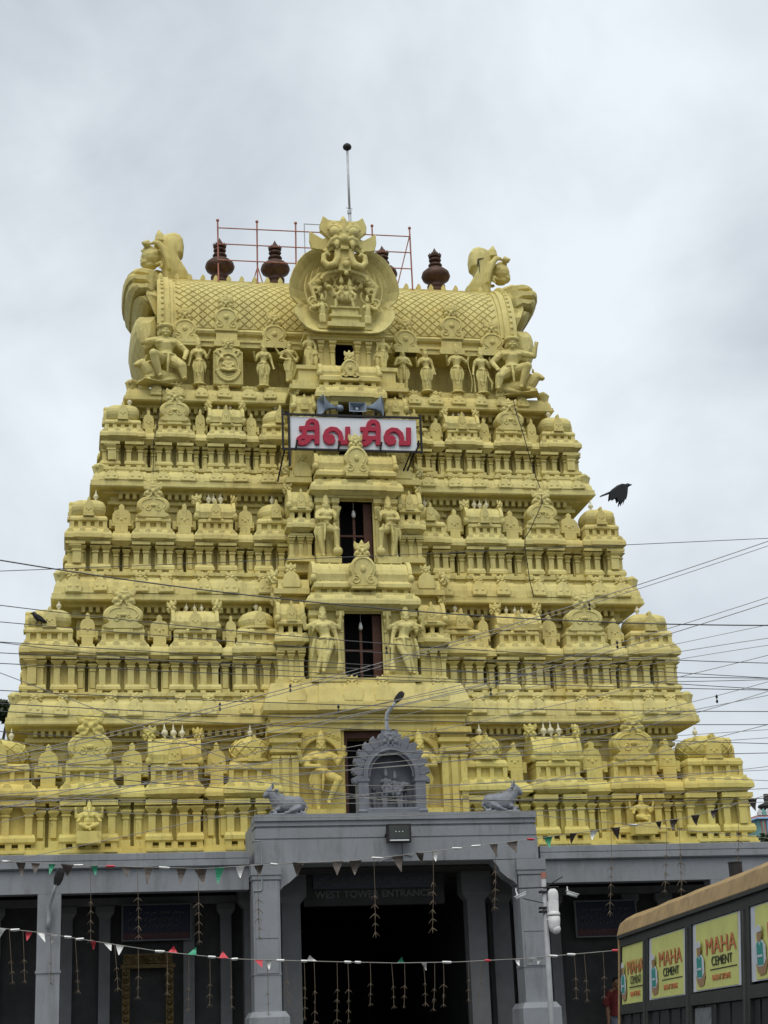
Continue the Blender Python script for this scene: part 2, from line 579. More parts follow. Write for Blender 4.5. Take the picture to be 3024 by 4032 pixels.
def roof_mesh(T, kind):
    """the miniature shrine roof; local origin at the bay front, z of the tier"""
    k = ('roof', T['w'], kind)
    if k in CACHE:
        return CACHE[k]
    M_ = T['m']
    p1, r = T['p1'], T['r']
    H = r - p1
    bw = T['cw'] if kind == 'kuta' else T['bw']
    m = MB()
    if kind == 'shala':
        hw = bw * .84
        prof = []
        yc, ra = .52, .42
        for a in [-8, 0, 12, 28, 45, 62, 78, 90, 102, 118, 135, 152, 168, 180, 188]:
            prof.append((yc - ra * math.cos(R(a)) * (1.0 if a > 0 and a < 180 else .93), p1 + .1 * H + .9 * H * math.sin(R(a))))
        for x0, x1, s in ((-hw, hw, 1.0), (-hw - .03, -hw + .05, 1.09), (hw - .05, hw + .03, 1.09), (-hw * .5, -hw * .42, 1.03), (hw * .42, hw * .5, 1.03)):
            m.loft([[(x, yc + (y - yc) * s, p1 + (z - p1) * s) for y, z in prof] for x in (x0, x1)])
        for sx in (-1, 1):
            m.ell((sx * (hw + .02), .16, p1 + .03), (.07, .09, .1))
        m.box(-hw, hw, .2, .9, p1 - .01, p1 + .06)
        res = m.mesh('barrel_roof', M_)
    elif kind == 'kuta':
        hw = bw * .72
        w0 = T['w'] < 8
        pr = [(.80, 0), (.82, .08), (.88, .12), (1.0, .34), (1.03, .5), (1.0, .68), (.9, .84), (.7, .95), (.45, 1.0), (.4, 1.04), (.1, 1.06)]
        m.lathe([(hw * a, p1 + H * z) for a, z in pr], 0, bw, 24, 4.5 if w0 else 2.6)
        if not w0:      # diamond lattice ribs on the big lower domes
            for s in (-1, 1):
                for q in range(10):
                    pts = []
                    for j in range(9):
                        t = .14 + .74 * j / 8
                        rr = 1.02 * math.sin(math.acos(max(-1, min(1, (t - .48) / .75)))) + .015
                        a = 2 * math.pi * (q + s * j * .2) / 10
                        c_, s_ = math.cos(a), math.sin(a)
                        c_ = math.copysign(abs(c_) ** (2 / 2.6), c_)
                        s_ = math.copysign(abs(s_) ** (2 / 2.6), s_)
                        pts.append((hw * rr * c_, bw + hw * rr * s_, p1 + H * t))
                    m.tube(pts, .016, 4)
        res = m.mesh('dome_roof', M_)
    elif kind == 'dome':
        ra = bw * .72
        pr = [(.9, 0), (1.02, .03), (1.02, .12), (.9, .16), (.97, .3), (1.0, .45), (.93, .66), (.76, .84), (.5, .96), (.25, 1.0), (.2, 1.05), (.05, 1.07)]
        m.lathe([(ra * a, p1 + H * z) for a, z in pr], 0, .55, 24)
        if T['w'] > 8:
            for s in (-1, 1):
                for q in range(10):
                    pts = []
                    for j in range(9):
                        t = .18 + .72 * j / 8
                        rr = math.sqrt(max(0.05, 1.02 - ((t - .45) / .6) ** 2)) + .01
                        a = 2 * math.pi * (q + s * j * .2) / 10
                        pts.append((ra * rr * math.cos(a), .55 + ra * rr * math.sin(a), p1 + H * t))
                    m.tube(pts, .016, 4)
        res = m.mesh('dome_roof', M_)
    elif kind == 'panjara':
        h = bw * .74
        zc = p1 + .62 * H
        ol = [(-h * .8, p1 - .12 * H), (-h * 1.0, p1 - .06 * H), (-h * 1.06, p1 + .06 * H), (-h * .84, p1 + .14 * H)]
        arc = [(-h * 1.0 * math.cos(R(a)), zc + .56 * H * math.sin(R(a)) * 1.0) for a in range(-42, 84, 9)]
        ol = ol + arc
        ol = ol + [(-x, z) for x, z in reversed(ol)]
        m.plate(ol, .1, .5, .05, (0, zc))
        sp = MB()
        for f in (-1, 1):
            m.tube(spiral(f * h * .33, zc - .18 * H, .2 * h, .06 * h, 1.2, 90, .1, 16, f), .022, 5)
            m.tube([(f * h * (.12 + .62 * math.sin(R(a))), .10, zc + .02 * H + .33 * H * math.cos(R(a))) for a in range(0, 140, 14)], .022, 5)
        m.ell((0, .1, zc - .02 * H), (.1 * h * 2, .05, .1 * H))
        m.box(-h * .75, h * .75, .3, .85, p1 - .01, r)
        m.loft([[(x, .5 - .0 + .3 * math.cos(R(a)) * 0 + yy, zc + .42 * H * math.sin(R(a))) for a in range(-20, 201, 20)] for x, yy in ((0, 0), (0, .3))]) if False else None
        res = m.mesh('horseshoe_gable', M_)
    CACHE[k] = res
    return res


def niche_mesh(T, h, ht):
    k = ('niche', T['m'].name, round(h, 3), round(ht, 3))
    if k not in CACHE:
        m = MB()
        m.plate(plaque_outline(h, ht), 0, .3, .025, (0, .4 * ht))
        for f in (-1, 1):
            m.ell((f * h * .4, -.002, .3 * ht), (h * .14, .02, h * .14))
        m.ell((0, 0, .22 * ht), (h * .16, .025, h * .2))
        m.rl([(-h * 1.06, h * 1.06, -.03, .3, -.06), (-h * 1.06, h * 1.06, -.03, .3, .0)])
        CACHE[k] = m.mesh('niche_plaque', T['m'])
    return CACHE[k]


def place(T, kind, x, yk, rot=0, along=0, hw_side=None):
    """put a bay with its parts on the tower; rot 0 front, -1 left face, 1 right face"""
    P, bw, dep = bay_meshes(T, kind)
    if rot == 0:
        base = Vector((x, yk - YC, 0))
    else:
        base = Vector((rot * hw_side, along, 0))
    rz = R(90) * rot
    Mz = Matrix.Rotation(rz, 3, 'Z')

    def put(name, me, off=(0, 0, 0), sc=(1, 1, 1), parent=None):
        return obj(name, me, TW if parent is None else parent, tuple(base + Mz @ Vector(off)), (0, 0, rz), sc)
    put('bay_wall', P['bay_wall'])
    for q in P['base_moulding']:
        put('base_moulding', q)
    for q in P['lintel']:
        put('lintel', q)
    put('block_course', P['block_course'])
    kp = put('cornice', P['cornice'])
    # discs belong to their cornice
    for i in range(4):
        dx = -bw * .75 + bw * 1.5 * i / 3
        off = .035 if abs(dx) < bw * .6 else 0
        obj('disc', disc_mesh(T), kp, (dx, .05 - off, T['k0'] + .62 * (T['k1'] - T['k0'])))
    pm = pilaster_mesh(T)
    xs = [-(bw - .02 - T['pw'] * .95), -(.05 + T['pw'] * .95), .05 + T['pw'] * .95, bw - .02 - T['pw'] * .95]
    for px in xs:
        put('pilaster', pm, (px, .2, 0))
    sb = put('shrine_base', P['shrine_base'])
    if kind == 'kuta':              # the outer flank of a corner pavilion has pilasters too
        s = 1 if x > 0 else -1
        for px in xs:
            o = obj('pilaster', pm, TW, tuple(base + Vector((s * (bw - .2), bw + px, 0))), (0, 0, R(90) * s))
    rf = put({'shala': 'barrel_roof', 'kuta': 'dome_roof', 'dome': 'dome_roof', 'panjara': 'horseshoe_gable'}[kind], roof_mesh(T, kind))
    H = T['r'] - T['p1']
    nm = niche_mesh(T, bw * .22, H * .95)
    if kind == 'shala':
        obj('niche_plaque', nm, rf, (0, .08, T['p1'] + .02))
        for i in range(3):
            obj('finial', FINIAL, rf, (-bw * .3 + bw * .3 * i + JIT.uniform(-.015, .015), .5, T['r'] - .01), (JIT.uniform(-.07, .07), JIT.uniform(-.07, .07), 0), ((T['f'] - T['r']) * 1.05 + .02) * JIT.uniform(.9, 1.08))
        for s in (-1, 1):
            obj('mask', MASK[T['m'].name], rf, (s * bw * .84, .35, T['r'] - .06), (JIT.uniform(-.1, .1), JIT.uniform(-.1, .1), R(35) * s + JIT.uniform(-.3, .3)), bw * JIT.uniform(.44, .54))
    elif kind == 'kuta':
        obj('niche_plaque', nm, rf, (0, bw * .16, T['p1'] + .04))
        s = 1 if x > 0 else -1
        obj('niche_plaque', nm, rf, (s * bw * .84, bw, T['p1'] + .04), (0, 0, R(90) * s))
        obj('finial', FINIAL, rf, (-s * bw * .3, bw * .7, T['r'] - .02), (0, 0, 0), .3)
    elif kind == 'dome':
        obj('niche_plaque', nm, rf, (.05, .08, T['p1'] + .06))
        obj('finial', FINIAL, rf, (0, .55, T['r'] + .02), (0, 0, 0), .3)
    elif kind == 'panjara':
        obj('mask', MASK[T['m'].name], rf, (0, .16, T['r'] + .02 * H), (0, JIT.uniform(-.05, .05), JIT.uniform(-.12, .12)), (bw * JIT.uniform(.88, 1.0), bw * .7, bw * JIT.uniform(.78, .9)))


def place_recess(T, x, yk, hw, rot=0, along=0, hw_side=None):
    k = ('rec', T['w'], round(hw, 2))
    if k not in CACHE:
        m = MB()
        kapota_mb(m, hw + .1, .07, 1.0, T['k0'] - .045, T['k0'] + .72 * (T['k1'] - T['k0']), False)
        a = m.mesh('recess_cornice', T['m'])
        m = MB()
        for s in (-1, 1):
            q, b = sorted((s * .04, s * (hw + .1)))
            m.box(q, b, .40, 1.0, T['low'], T['k0'] - .06)
            m.box(q, b - .0, .22, 1.0, T['b0'] - .1, T['b0'] + .05)
            m.box(q, b, .24, 1.0, T['a'] - .09, T['a'] - .02)
        m.box(-hw - .1, hw + .1, .8, 1.0, T['low'], T['k0'] - .06)
        b = m.mesh('recess_wall', T['m'])
        m = MB()
        m.box(-hw * .7, hw * .7, .3, .9, T['k0'] + .5 * (T['k1'] - T['k0']), T['p0'] - .02)
        m.box(-hw * 1.3, hw * 1.3, .4, 1.0, T['p0'] - .08, T['p1'] - .02)
        c = m.mesh('niche_base', T['m'])
        CACHE[k] = (a, b, c)
    a, b, c = CACHE[k]
    if rot == 0:
        base = Vector((x, yk - YC, 0))
    else:
        base = Vector((rot * hw_side, along, 0))
    rz = R(90) * rot
    Mz = Matrix.Rotation(rz, 3, 'Z')
    for nme, me in (('recess_cornice', a), ('recess_wall', b), ('niche_base', c)):
        obj(nme, me, TW, tuple(base), (0, 0, rz))
    for s in (-1, 1):
        obj('pilaster', pilaster_mesh(T), TW, tuple(base + Mz @ Vector((s * (.05 + T['pw'] * .6), .32, -.06))), (0, 0, rz), (.8, .9, 1))
    obj('niche_plaque', niche_mesh(T, min(hw * .95, .25), (T['r'] - T['p0']) * .86), TW, tuple(base + Mz @ Vector((JIT.uniform(-.02, .02), .36, T['p0'] + .02))), (0, 0, rz + JIT.uniform(-.06, .06)), (JIT.uniform(.92, 1.1), 1, JIT.uniform(.9, 1.08)))


for ti, T in enumerate(TIER):
    w, yk = T['w'], T['y']
    d = YC - yk
    M_ = T['m']
    # solid core
    m = MB()
    lowz = 0.0 if ti == 0 else T['low']
    if ti == 0:            # the ground storey is cut by the gate passage
        for s in (-1, 1):
            a, b = sorted((s * 2.3, s * (w - .45)))
            m.box(a, b, yk + .62, 2 * YC - yk - .62, 0, T['k1'] - .05)
        m.box(-2.3, 2.3, yk + 1.2, 2 * YC - yk - .62, 5.4, T['k1'] - .05)
    else:
        m.rl([rect(w - .75, yk + .72, lowz), rect(w - .75, yk + .72, T['k1'] - .05)])
    wpart(m, 'core_wall', M_, TW)
    kinds = ['dome', None, 'shala', None, 'panjara', None, 'kuta']
    for s in (-1, 1):
        for i, kd in enumerate(kinds):
            x = s * T['cx'][i]
            if kd:
                if kd == 'kuta':
                    x = s * (w - T['cw'])
                place(T, kd, x, yk)
            else:
                gap = (T['cx'][i + 1] - (T['cw'] if i == 5 else T['bw'])) - (T['cx'][i - 1] + T['bw'])
                place_recess(T, x, yk, max(gap / 2, .14))
        # flank faces
        place(T, 'shala', 0, 0, s, 0, w)
        gap = (d - 2 * T['cw']) - T['bw']
        if gap > .25:
            for q in (-1, 1):
                place_recess(T, 0, 0, min(gap / 2, .45), s, q * (T['bw'] + gap / 2), w)
    # corner pavilions at the back
    # slab above
    sw, sy, z0, z1, z2, z3 = SLAB[ti]
    m = MB()
    n_in = .60
    m.rl([rect(sw - n_in, sy + n_in, T['k1'] - .1), rect(sw - n_in, sy + n_in, z0 - .34), rect(sw - n_in + .16, sy + n_in - .16, z0 - .34), rect(sw - n_in + .16, sy + n_in - .16, z0 - .26),
          rect(sw - n_in + .1, sy + n_in - .1, z0 - .26), rect(sw - n_in + .1, sy + n_in - .1, z0 - .12), rect(sw - .3, sy + .3, z0 - .1), rect(sw - .3, sy + .3, z0 - .03), rect(sw - .1, sy + .1, z0 - .02)])
    wpart(m, 'neck_wall', M_ if ti else YEL, TW)
    m = MB()
    dx = .17
    nx = int((sw - n_in) / dx)
    for i in range(-nx, nx + 1):
        if abs(i * dx) < (2.3, 1.9, 1.6, 1.3)[ti]:
            continue
        m.box(i * dx - .045, i * dx + .045, sy + n_in - .30, sy + n_in + .05, z0 - .23, z0 - .099)
    dr = wpart(m, 'dentil_row', YEL, TW)
    dr['kind'] = 'stuff'
    # stepped brackets on the neck between the shrines
    bk = MB()
    bk.rl([(-.13, .13, 0, .3, -.75), (-.13, .13, 0, .3, -.5), (-.2, .2, -.06, .3, -.5), (-.2, .2, -.06, .3, -.42), (-.15, .15, -.03, .3, -.42), (-.15, .15, -.03, .3, -.36), (-.26, .26, -.1, .3, -.3), (-.26, .26, -.1, .3, -.24)])
    bkm = bk.mesh('bracket', YEL)
    for s in (-1, 1):
        for i in (1, 3, 5):
            for q in (-.28, .28):
                x = s * T['cx'][i] + q
                if abs(x) < sw - n_in:
                    obj('bracket', bkm, TW, (x, sy + n_in - .04 - YC, z0))
    m = MB()
    hc = z2 - z1
    hf = z1 - z0
    m.rl([rect(sw - .03, sy + .03, z0 - .03), rect(sw, sy, z0), rect(sw, sy, z0 + .3 * hf), rect(sw - .018, sy + .018, z0 + .36 * hf), rect(sw - .018, sy + .018, z1), rect(sw - .05, sy + .05, z1), rect(sw - .05, sy + .05, z1 + .015), rect(sw - .075, sy + .075, z1 + .45 * hc),
          rect(sw - .12, sy + .12, z1 + .8 * hc), rect(sw - .18, sy + .18, z1 + .97 * hc), rect(sw - .3, sy + .3, z2)])
    wpart(m, 'slab_cornice', YEL, TW)
    if ti < 3:
        T2 = TIER[ti + 1]
        m = MB()
        m.rl([rect(sw - .32, sy + .32, z2 - .02), rect(sw - .32, sy + .32, z3 - .12), rect(sw - .26, sy + .26, z3 - .12), rect(sw - .26, sy + .26, z3 - .05), rect(sw - .36, sy + .36, z3 - .05), rect(sw - .36, sy + .36, z3)])
        wpart(m, 'plinth_band', YEL, TW)
        bb = MB()
        bwid = T2['bw']
        o1 = bwid + .07
        bb.rl([(-o1, o1, -.172, .3, z1 + .016), (-o1, o1, -.15, .3, z1 + .45 * hc), (-o1, o1, -.10, .3, z1 + .8 * hc), (-o1, o1, -.05, .3, z1 + .97 * hc), (-o1, o1, -.04, .3, z2 + .02)])
        o2 = bwid * .5
        bb.rl([(-o2, o2, -.195, .3, z1 + .018), (-o2, o2, -.173, .3, z1 + .45 * hc), (-o2, o2, -.123, .3, z1 + .8 * hc), (-o2, o2, -.07, .3, z1 + .98 * hc), (-o2, o2, -.06, .3, z2 + .035)])
        bb.rl([(-bwid, bwid, 0, .5, z2 - .03), (-bwid, bwid, 0, .5, z3 - .16), (-bwid - .04, bwid + .04, -.05, .5, z3 - .14), (-bwid - .04, bwid + .04, -.05, .5, z3 - .06), (-bwid + .03, bwid - .03, 0, .5, z3 - .05)])
        for i in range(4):
            x = -bwid + .1 + (2 * bwid - .2) * i / 3
            bb.box(x - .06, x + .06, .02, .5, z3 - .051, T2['b0'] - .015)
        bbm = bb.mesh('plinth_block', YEL)
    xs = []
    src = TIER[ti + 1] if ti < 3 else TIER[3]
    f = 1 if ti < 3 else SLAB[3][0] / 6.13
    for s in (-1, 1):
        for i in (0, 2, 4, 6):
            cx = s * (src['cx'][i] if i < 6 else src['w'] - src['cw']) * f
            if ti < 3:
                obj('plinth_block', bbm, TW, (cx, sy + .2 - YC, 0))
            xs += [cx - .3, cx + .3]
    km = MB()
    km.plate([(-.17, -.3), (-.19, -.18), (-.15, -.04), (-.06, .06), (.06, .06), (.15, -.04), (.19, -.18), (.17, -.3)], 0, .16, .02)
    for q in (-1, 1):
        km.ell((q * .08, 0, -.16), (.04, .02, .04))
    kmm = km.mesh('gable_relief', YEL)
    lim = (2.5, 2.1, 1.75, 1.5)[ti]
    for x in xs:
        if abs(x) < lim or abs(x) > sw - .25:
            continue
        o = obj('gable_relief', kmm, TW, (x + JIT.uniform(-.03, .03), sy + .012 - YC, z2 - .04), (R(-12), JIT.uniform(-.05, .05), 0), (JIT.uniform(.88, 1.08), 1, hc / .36 * JIT.uniform(.92, 1.05)))
        obj('mask', MASK[YEL.name], o, (JIT.uniform(-.03, .03), .12, .03), (R(12) + JIT.uniform(-.15, .15), JIT.uniform(-.12, .12), JIT.uniform(-.3, .3)), (.3, .3, JIT.uniform(.19, .25)))
    for s in (-1, 1):       # knob on each slab corner
        cm = MB()
        cm.rl([(-.09, .09, -.09, .09, 0), (-.11, .11, -.11, .11, .12), (-.13, .13, -.13, .13, .2), (-.08, .08, -.08, .08, .27)])
        cm.ell((s * .1, -.05, .17), .07)
        obj('corner_knob', cm.mesh('corner_knob', YEL), TW, (s * (sw - .22), sy + .22 - YC, z2 - .06), (0, 0, R(45)))

# plinth of the lowest tier
T = TIER[0]
for s in (-1, 1):
    m = MB()
    a, b = sorted((s * 2.2, s * (T['w'] - .0)))
    m.rl([(a, b, T['y'] + .02, 5, 5.4), (a, b, T['y'] + .02, 5, 5.98), (a, b, T['y'] + .1, 5, 5.98), (a, b, T['y'] + .1, 5, 6.06), (a, b, T['y'] + .2, 5, 6.06), (a, b, T['y'] + .2, 5, 6.12)])
    wpart(m, 'plinth_course', YEL0, TW)
bb = MB()
for i in range(5):
    x = -.55 + 1.1 * i / 4
    bb.box(x - .07, x + .07, .08, .5, 6.06, 6.2)
bb.box(-.62, .62, -.04, .4, 5.9, 6.03)
bbm = bb.mesh('plinth_block', YEL0)
for s in (-1, 1):
    for i in (0, 2, 4, 6):
        obj('plinth_block', bbm, TW, (s * T['cx'][i], T['y'] + .06 - YC, 0))

# ------------------------------------------------------------------ middle of the facade: doors, their cornices and roofs


def c2(x, y, Y):
    return at(1050 + x / 2.37, 550 + y / 2.37, Y)


def c1(x, y, Y):
    return at(450 + x / 1.8433, 800 + y / 1.8433, Y)


def c3(x, y, Y):
    return at(1350 + x / 1.659, 850 + y / 1.659, Y)


def cornice_part(name, bw, y0, y1, k0, k1, discs, dr, material, xc=0):
    m = MB()
    kapota_mb(m, bw, 0, y1 - y0, k0, k1)
    o = obj(name, m.mesh(name, material), TW, (xc, y0 - YC, 0))
    if discs:
        dm = MB()
        dm.plate(circ(0, 0, dr, 14), -.03, .03, .012)
        me = dm.mesh('disc', material)
        for i in range(discs):
            dx = -bw * .8 + bw * 1.6 * i / (discs - 1)
            off = .035 if abs(dx) < bw * .6 else 0
            obj('disc', me, o, (dx, .045 - off, k0 + .6 * (k1 - k0)))
    return o


def barrel_part(hw, yf, z0, z1, ry, material, xc=0, ribs=True, name='barrel_roof'):
    m = MB()
    H = z1 - z0
    prof = [(yf + ry - ry * math.cos(R(a)) * (1 if 0 < a < 180 else .94), z0 + .12 * H + .88 * H * math.sin(R(a))) for a in [-8, 0, 12, 28, 45, 62, 78, 90, 102, 118, 135, 152, 168, 180, 188]]
    segs = [(-hw, hw, 1.0), (-hw - .04, -hw + .05, 1.1), (hw - .05, hw + .04, 1.1)]
    if ribs:
        n = 9
        for i in range(n):
            x = -hw * .86 + hw * 1.72 * i / (n - 1)
            segs.append((x - .02, x + .02, 1.03))
    for x0, x1, s in segs:
        m.loft([[(x, yf + ry + (y - yf - ry) * s, z0 + (z - z0) * s) for y, z in prof] for x in (x0, x1)])
    for sx in (-1, 1):
        m.ell((sx * (hw + .02), yf + .02, z0 + .05), (.08, .1, .1))
    return obj(name, m.mesh(name, material), TW, (xc, -YC, 0))


def gable_part(h, ht, y, z, material, x=0, crown=True, parent=None, rot=0):
    """flat horseshoe gable with scrolls and a mask crown; ht without crown"""
    k = ('gab', round(h, 3), round(ht, 3), material.name)
    if k not in CACHE:
        m = MB()
        ol = [(-h * .85, 0), (-h, .08 * ht), (-h * .98, .24 * ht), (-h * .72, .34 * ht), (-h * .9, .5 * ht), (-h * .86, .68 * ht), (-h * .6, .86 * ht), (-h * .28, .97 * ht)]
        ol = ol + [(0, ht)] + [(-a, b) for a, b in reversed(ol)]
        m.plate(ol, 0, .35, .03, (0, .5 * ht))
        for f in (-1, 1):
            m.tube(spiral(f * h * .5, .2 * ht, .3 * h, .08 * h, 1.2, 80, -.005, 16, f), .02, 5)
            m.tube([(f * h * (.66 * math.sin(R(a))), -.005, .6 * ht + .3 * ht * math.cos(R(a))) for a in range(0, 150, 15)], .02, 5)
        m.ell((0, -.0, .55 * ht), (.2 * h, .05, .12 * ht))
        m.box(-h * .8, h * .8, -.03, .3, -.05, .005)
        CACHE[k] = m.mesh('horseshoe_gable', material)
    o = obj('horseshoe_gable', CACHE[k], parent or TW, (x, y - (YC if parent is None else 0), z), (0, 0, rot))
    if crown:
        obj('mask', MASK[material.name], o, (0, .1, ht * .9), (0, 0, 0), (h * 1.1, h * 1.1, h * 1.25))
    return o


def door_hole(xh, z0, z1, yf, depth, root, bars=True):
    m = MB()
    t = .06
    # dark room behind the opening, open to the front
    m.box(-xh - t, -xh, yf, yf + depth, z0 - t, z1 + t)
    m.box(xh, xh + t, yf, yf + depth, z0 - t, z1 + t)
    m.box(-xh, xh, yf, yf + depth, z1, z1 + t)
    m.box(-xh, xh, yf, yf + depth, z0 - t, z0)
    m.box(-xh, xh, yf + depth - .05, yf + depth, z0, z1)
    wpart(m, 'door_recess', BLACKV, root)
    if bars:
        y = yf + .12
        for (a, b, c, d, nme) in ((-xh, -xh + .05, z0, z1, 'door_jamb'), (xh - .2, xh, z0, z1, 'door_jamb'), (-xh + .052, xh - .202, z0 + .45 * (z1 - z0), z0 + .48 * (z1 - z0), 'glazing_bar'),
                                  (-xh * .12, -xh * .12 + .06, z0, z0 + .82 * (z1 - z0), 'glazing_bar')):
            q = MB()
            off = 0 if nme == 'door_jamb' else .02 if a > -xh + .06 else .03
            q.box(a, b, y + off, y + .06 + off, c, d)
            wpart(q, nme, DARKWOOD, root)


def wall_round_door(hw, xh, z0, z1, zt, yf, yb, material):
    for s in (-1, 1):
        a, b = sorted((s * xh, s * hw))
        m = MB()
        m.box(a, b, yf, yb, z0, zt)
        wpart(m, 'door_wall', material, TW)
    m = MB()
    m.box(-xh, xh, yf + .01, yb, z1, zt)
    wpart(m, 'door_lintel', material, TW)


def small_pil(x, yf, z0, z1, w, material, root=None):
    k = ('sp', round(z1 - z0, 2), w, material.name)
    if k not in CACHE:
        m = MB()
        h = w / 2
        H = z1 - z0
        m.rl([(-h * 1.5, h * 1.5, -.04, .2, 0), (-h * 1.5, h * 1.5, -.04, .2, .09 * H), (-h, h, 0, .2, .12 * H), (-h, h, 0, .2, .68 * H), (-h * 1.3, h * 1.3, -.03, .2, .69 * H), (-h * 1.3, h * 1.3, -.03, .2, .72 * H),
              (-h * .9, h * .9, 0, .2, .73 * H), (-h * 1.6, h * 1.6, -.07, .2, .84 * H), (-h * 1.6, h * 1.6, -.07, .2, .88 * H), (-h * 1.1, h * 1.1, -.02, .2, .89 * H), (-h * 1.9, h * 1.9, -.09, .2, .93 * H), (-h * 1.9, h * 1.9, -.09, .2, H)])
        CACHE[k] = m.mesh('pilaster', material)
    return obj('pilaster', CACHE[k], TW, (x, yf - YC, z0))


# --- ground tier, middle: pillars, niches, door, big slab
wall_round_door(2.3, .56, 5.4, 8.66, 9.0, 2.85, 4.2, YEL0)
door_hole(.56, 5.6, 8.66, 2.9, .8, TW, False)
for (a, b, c, d) in ((-.56, -.47, 5.6, 8.66), (.47, .56, 5.6, 8.66), (-.47, .47, 8.5, 8.66)):
    q = MB()
    q.box(a, b, 2.98, 3.12, c, d)
    wpart(q, 'door_frame', DARKWOOD, TW)
for s in (-1, 1):
    # clustered pillar
    q = MB()
    a, b = sorted((s * 1.64, s * 2.24))
    q.box(a, b, 2.66, 3.0, 5.4, 8.1)
    wpart(q, 'pillar_shaft', YEL0, TW)
    for i in range(3):
        x = s * (1.72 + .22 * i)
        q = MB()
        q.rl([(x - .075, x + .075, 2.60, 2.8, 5.4), (x - .075, x + .075, 2.60, 2.8, 7.98), (x - .095, x + .095, 2.58, 2.8, 8.0), (x - .095, x + .095, 2.58, 2.8, 8.05)])
        wpart(q, 'pilaster', YEL0, TW)
    q = MB()
    a, b = sorted((s * 1.60, s * 2.28))
    q.rl([(a + .02, b - .02, 2.6, 3.0, 8.1), (a, b, 2.56, 3.0, 8.13), (a, b, 2.56, 3.0, 8.2), (a + .05, b - .05, 2.6, 3.0, 8.22), (a + .05, b - .05, 2.6, 3.0, 8.3), (a - .02, b + .02, 2.52, 3.0, 8.34), (a - .02, b + .02, 2.52, 3.0, 8.43),
          (a + .04, b - .04, 2.58, 3.0, 8.45), (a + .04, b - .04, 2.58, 3.0, 8.53), (a - .06, b + .06, 2.46, 3.0, 8.55), (a - .06, b + .06, 2.46, 3.0, 8.67)])
    wpart(q, 'capital', YEL0, TW)
    # niche panel with an arched opening
    q = MB()
    xc = s * 1.13
    hw, hi = .48, .43
    arch = [(xc - hi, 5.6)] + [(xc - hi * math.cos(R(t)), 7.95 + .5 * math.sin(R(t))) for t in range(0, 181, 12)] + [(xc + hi, 5.6)]
    outer = [(xc - hw, 5.6), (xc - hw, 8.69), (xc + hw, 8.69), (xc + hw, 5.6)]
    top = [(xc - hw, 8.0)] + [(xc - hw, 8.69), (xc + hw, 8.69), (xc + hw, 8.0)]
    inner = [(xc + hi, 7.95)] + [(xc + hi * math.cos(R(t)), 7.95 + .5 * math.sin(R(t))) for t in range(0, 181, 12)] + [(xc - hi, 7.95)]
    ring = [(xc + hw, 7.93), (xc + hw, 8.69), (xc - hw, 8.69), (xc - hw, 7.93)] + [(xc - hi * math.cos(R(t)), 7.93 + .5 * math.sin(R(t))) for t in range(0, 181, 12)]
    q.plate(ring, 2.74, 2.86)
    q.tube([(xc - (hi + .02) * math.cos(R(t)), 2.74, 7.95 + .52 * math.sin(R(t))) for t in range(0, 181, 12)], .022, 5)
    wpart(q, 'niche_arch', YEL0, TW)
    rnd = random.Random(3)
    for k in range(9):          # leaf scrolls in the spandrels
        q = MB()
        x = xc - .42 + .84 * k / 8
        zmin = 7.95 + .5 * math.sqrt(max(0, 1 - ((x - xc) / hi) ** 2)) + .08
        z = max(zmin, 8.3)
        z = z + (8.62 - z) * .5
        q.tube(spiral(x, z, .055, .015, 1.3, rnd.uniform(0, 360), 2.735, 10), .014, 4)
        wpart(q, 'leaf_scroll', YEL0, TW)
q = MB()
q.rl([(-2.2, 2.2, 2.75, 4, 8.67), (-2.2, 2.2, 2.75, 4, 8.80), (-2.26, 2.26, 2.68, 4, 8.82), (-2.26, 2.26, 2.68, 4, 8.92), (-2.3, 2.3, 2.62, 4, 8.94), (-2.3, 2.3, 2.62, 4, 8.99)])
wpart(q, 'architrave', YEL, TW)
q = MB()
q.rl([(-2.25, 2.25, 2.7, 4, 8.99), (-2.43, 2.43, 2.51, 4, 9.07), (-2.43, 2.43, 2.51, 4, 9.22), (-2.40, 2.40, 2.54, 4, 9.22), (-2.40, 2.40, 2.54, 4, 9.26), (-2.34, 2.34, 2.60, 4, 9.42), (-2.28, 2.28, 2.66, 4, 9.60),
      (-2.22, 2.22, 2.72, 4, 9.735), (-2.10, 2.10, 2.84, 4, 9.74), (-2.1, 2.1, 2.84, 4, 9.86)])
q.rl([(-1.2, 1.2, 2.47, 4, 9.075), (-1.2, 1.2, 2.47, 4, 9.22), (-1.18, 1.18, 2.5, 4, 9.225), (-1.18, 1.18, 2.5, 4, 9.265), (-1.16, 1.16, 2.56, 4, 9.42), (-1.14, 1.14, 2.62, 4, 9.60), (-1.12, 1.12, 2.68, 4, 9.745), (-1.1, 1.1, 2.8, 4, 9.755), (-1.1, 1.1, 2.8, 4, 9.88)])
wpart(q, 'slab_cornice', YEL, TW)
km = MB()
km.plate([(-.22, 0), (-.24, .16), (-.17, .36), (-.07, .46), (.07, .46), (.17, .36), (.24, .16), (.22, 0)], 0, .25, .02)
kmm = km.mesh('gable_relief', YEL)
for x in (-1.66, -.36, .36, 1.66):
    o = obj('gable_relief', kmm, TW, (x, 2.53 - YC if abs(x) > 1 else 2.49 - YC, 9.28), (R(-13), 0, 0))
    obj('mask', MASK[YEL.name], o, (0, .12, .40), (R(13), 0, 0), (.3, .3, .28))

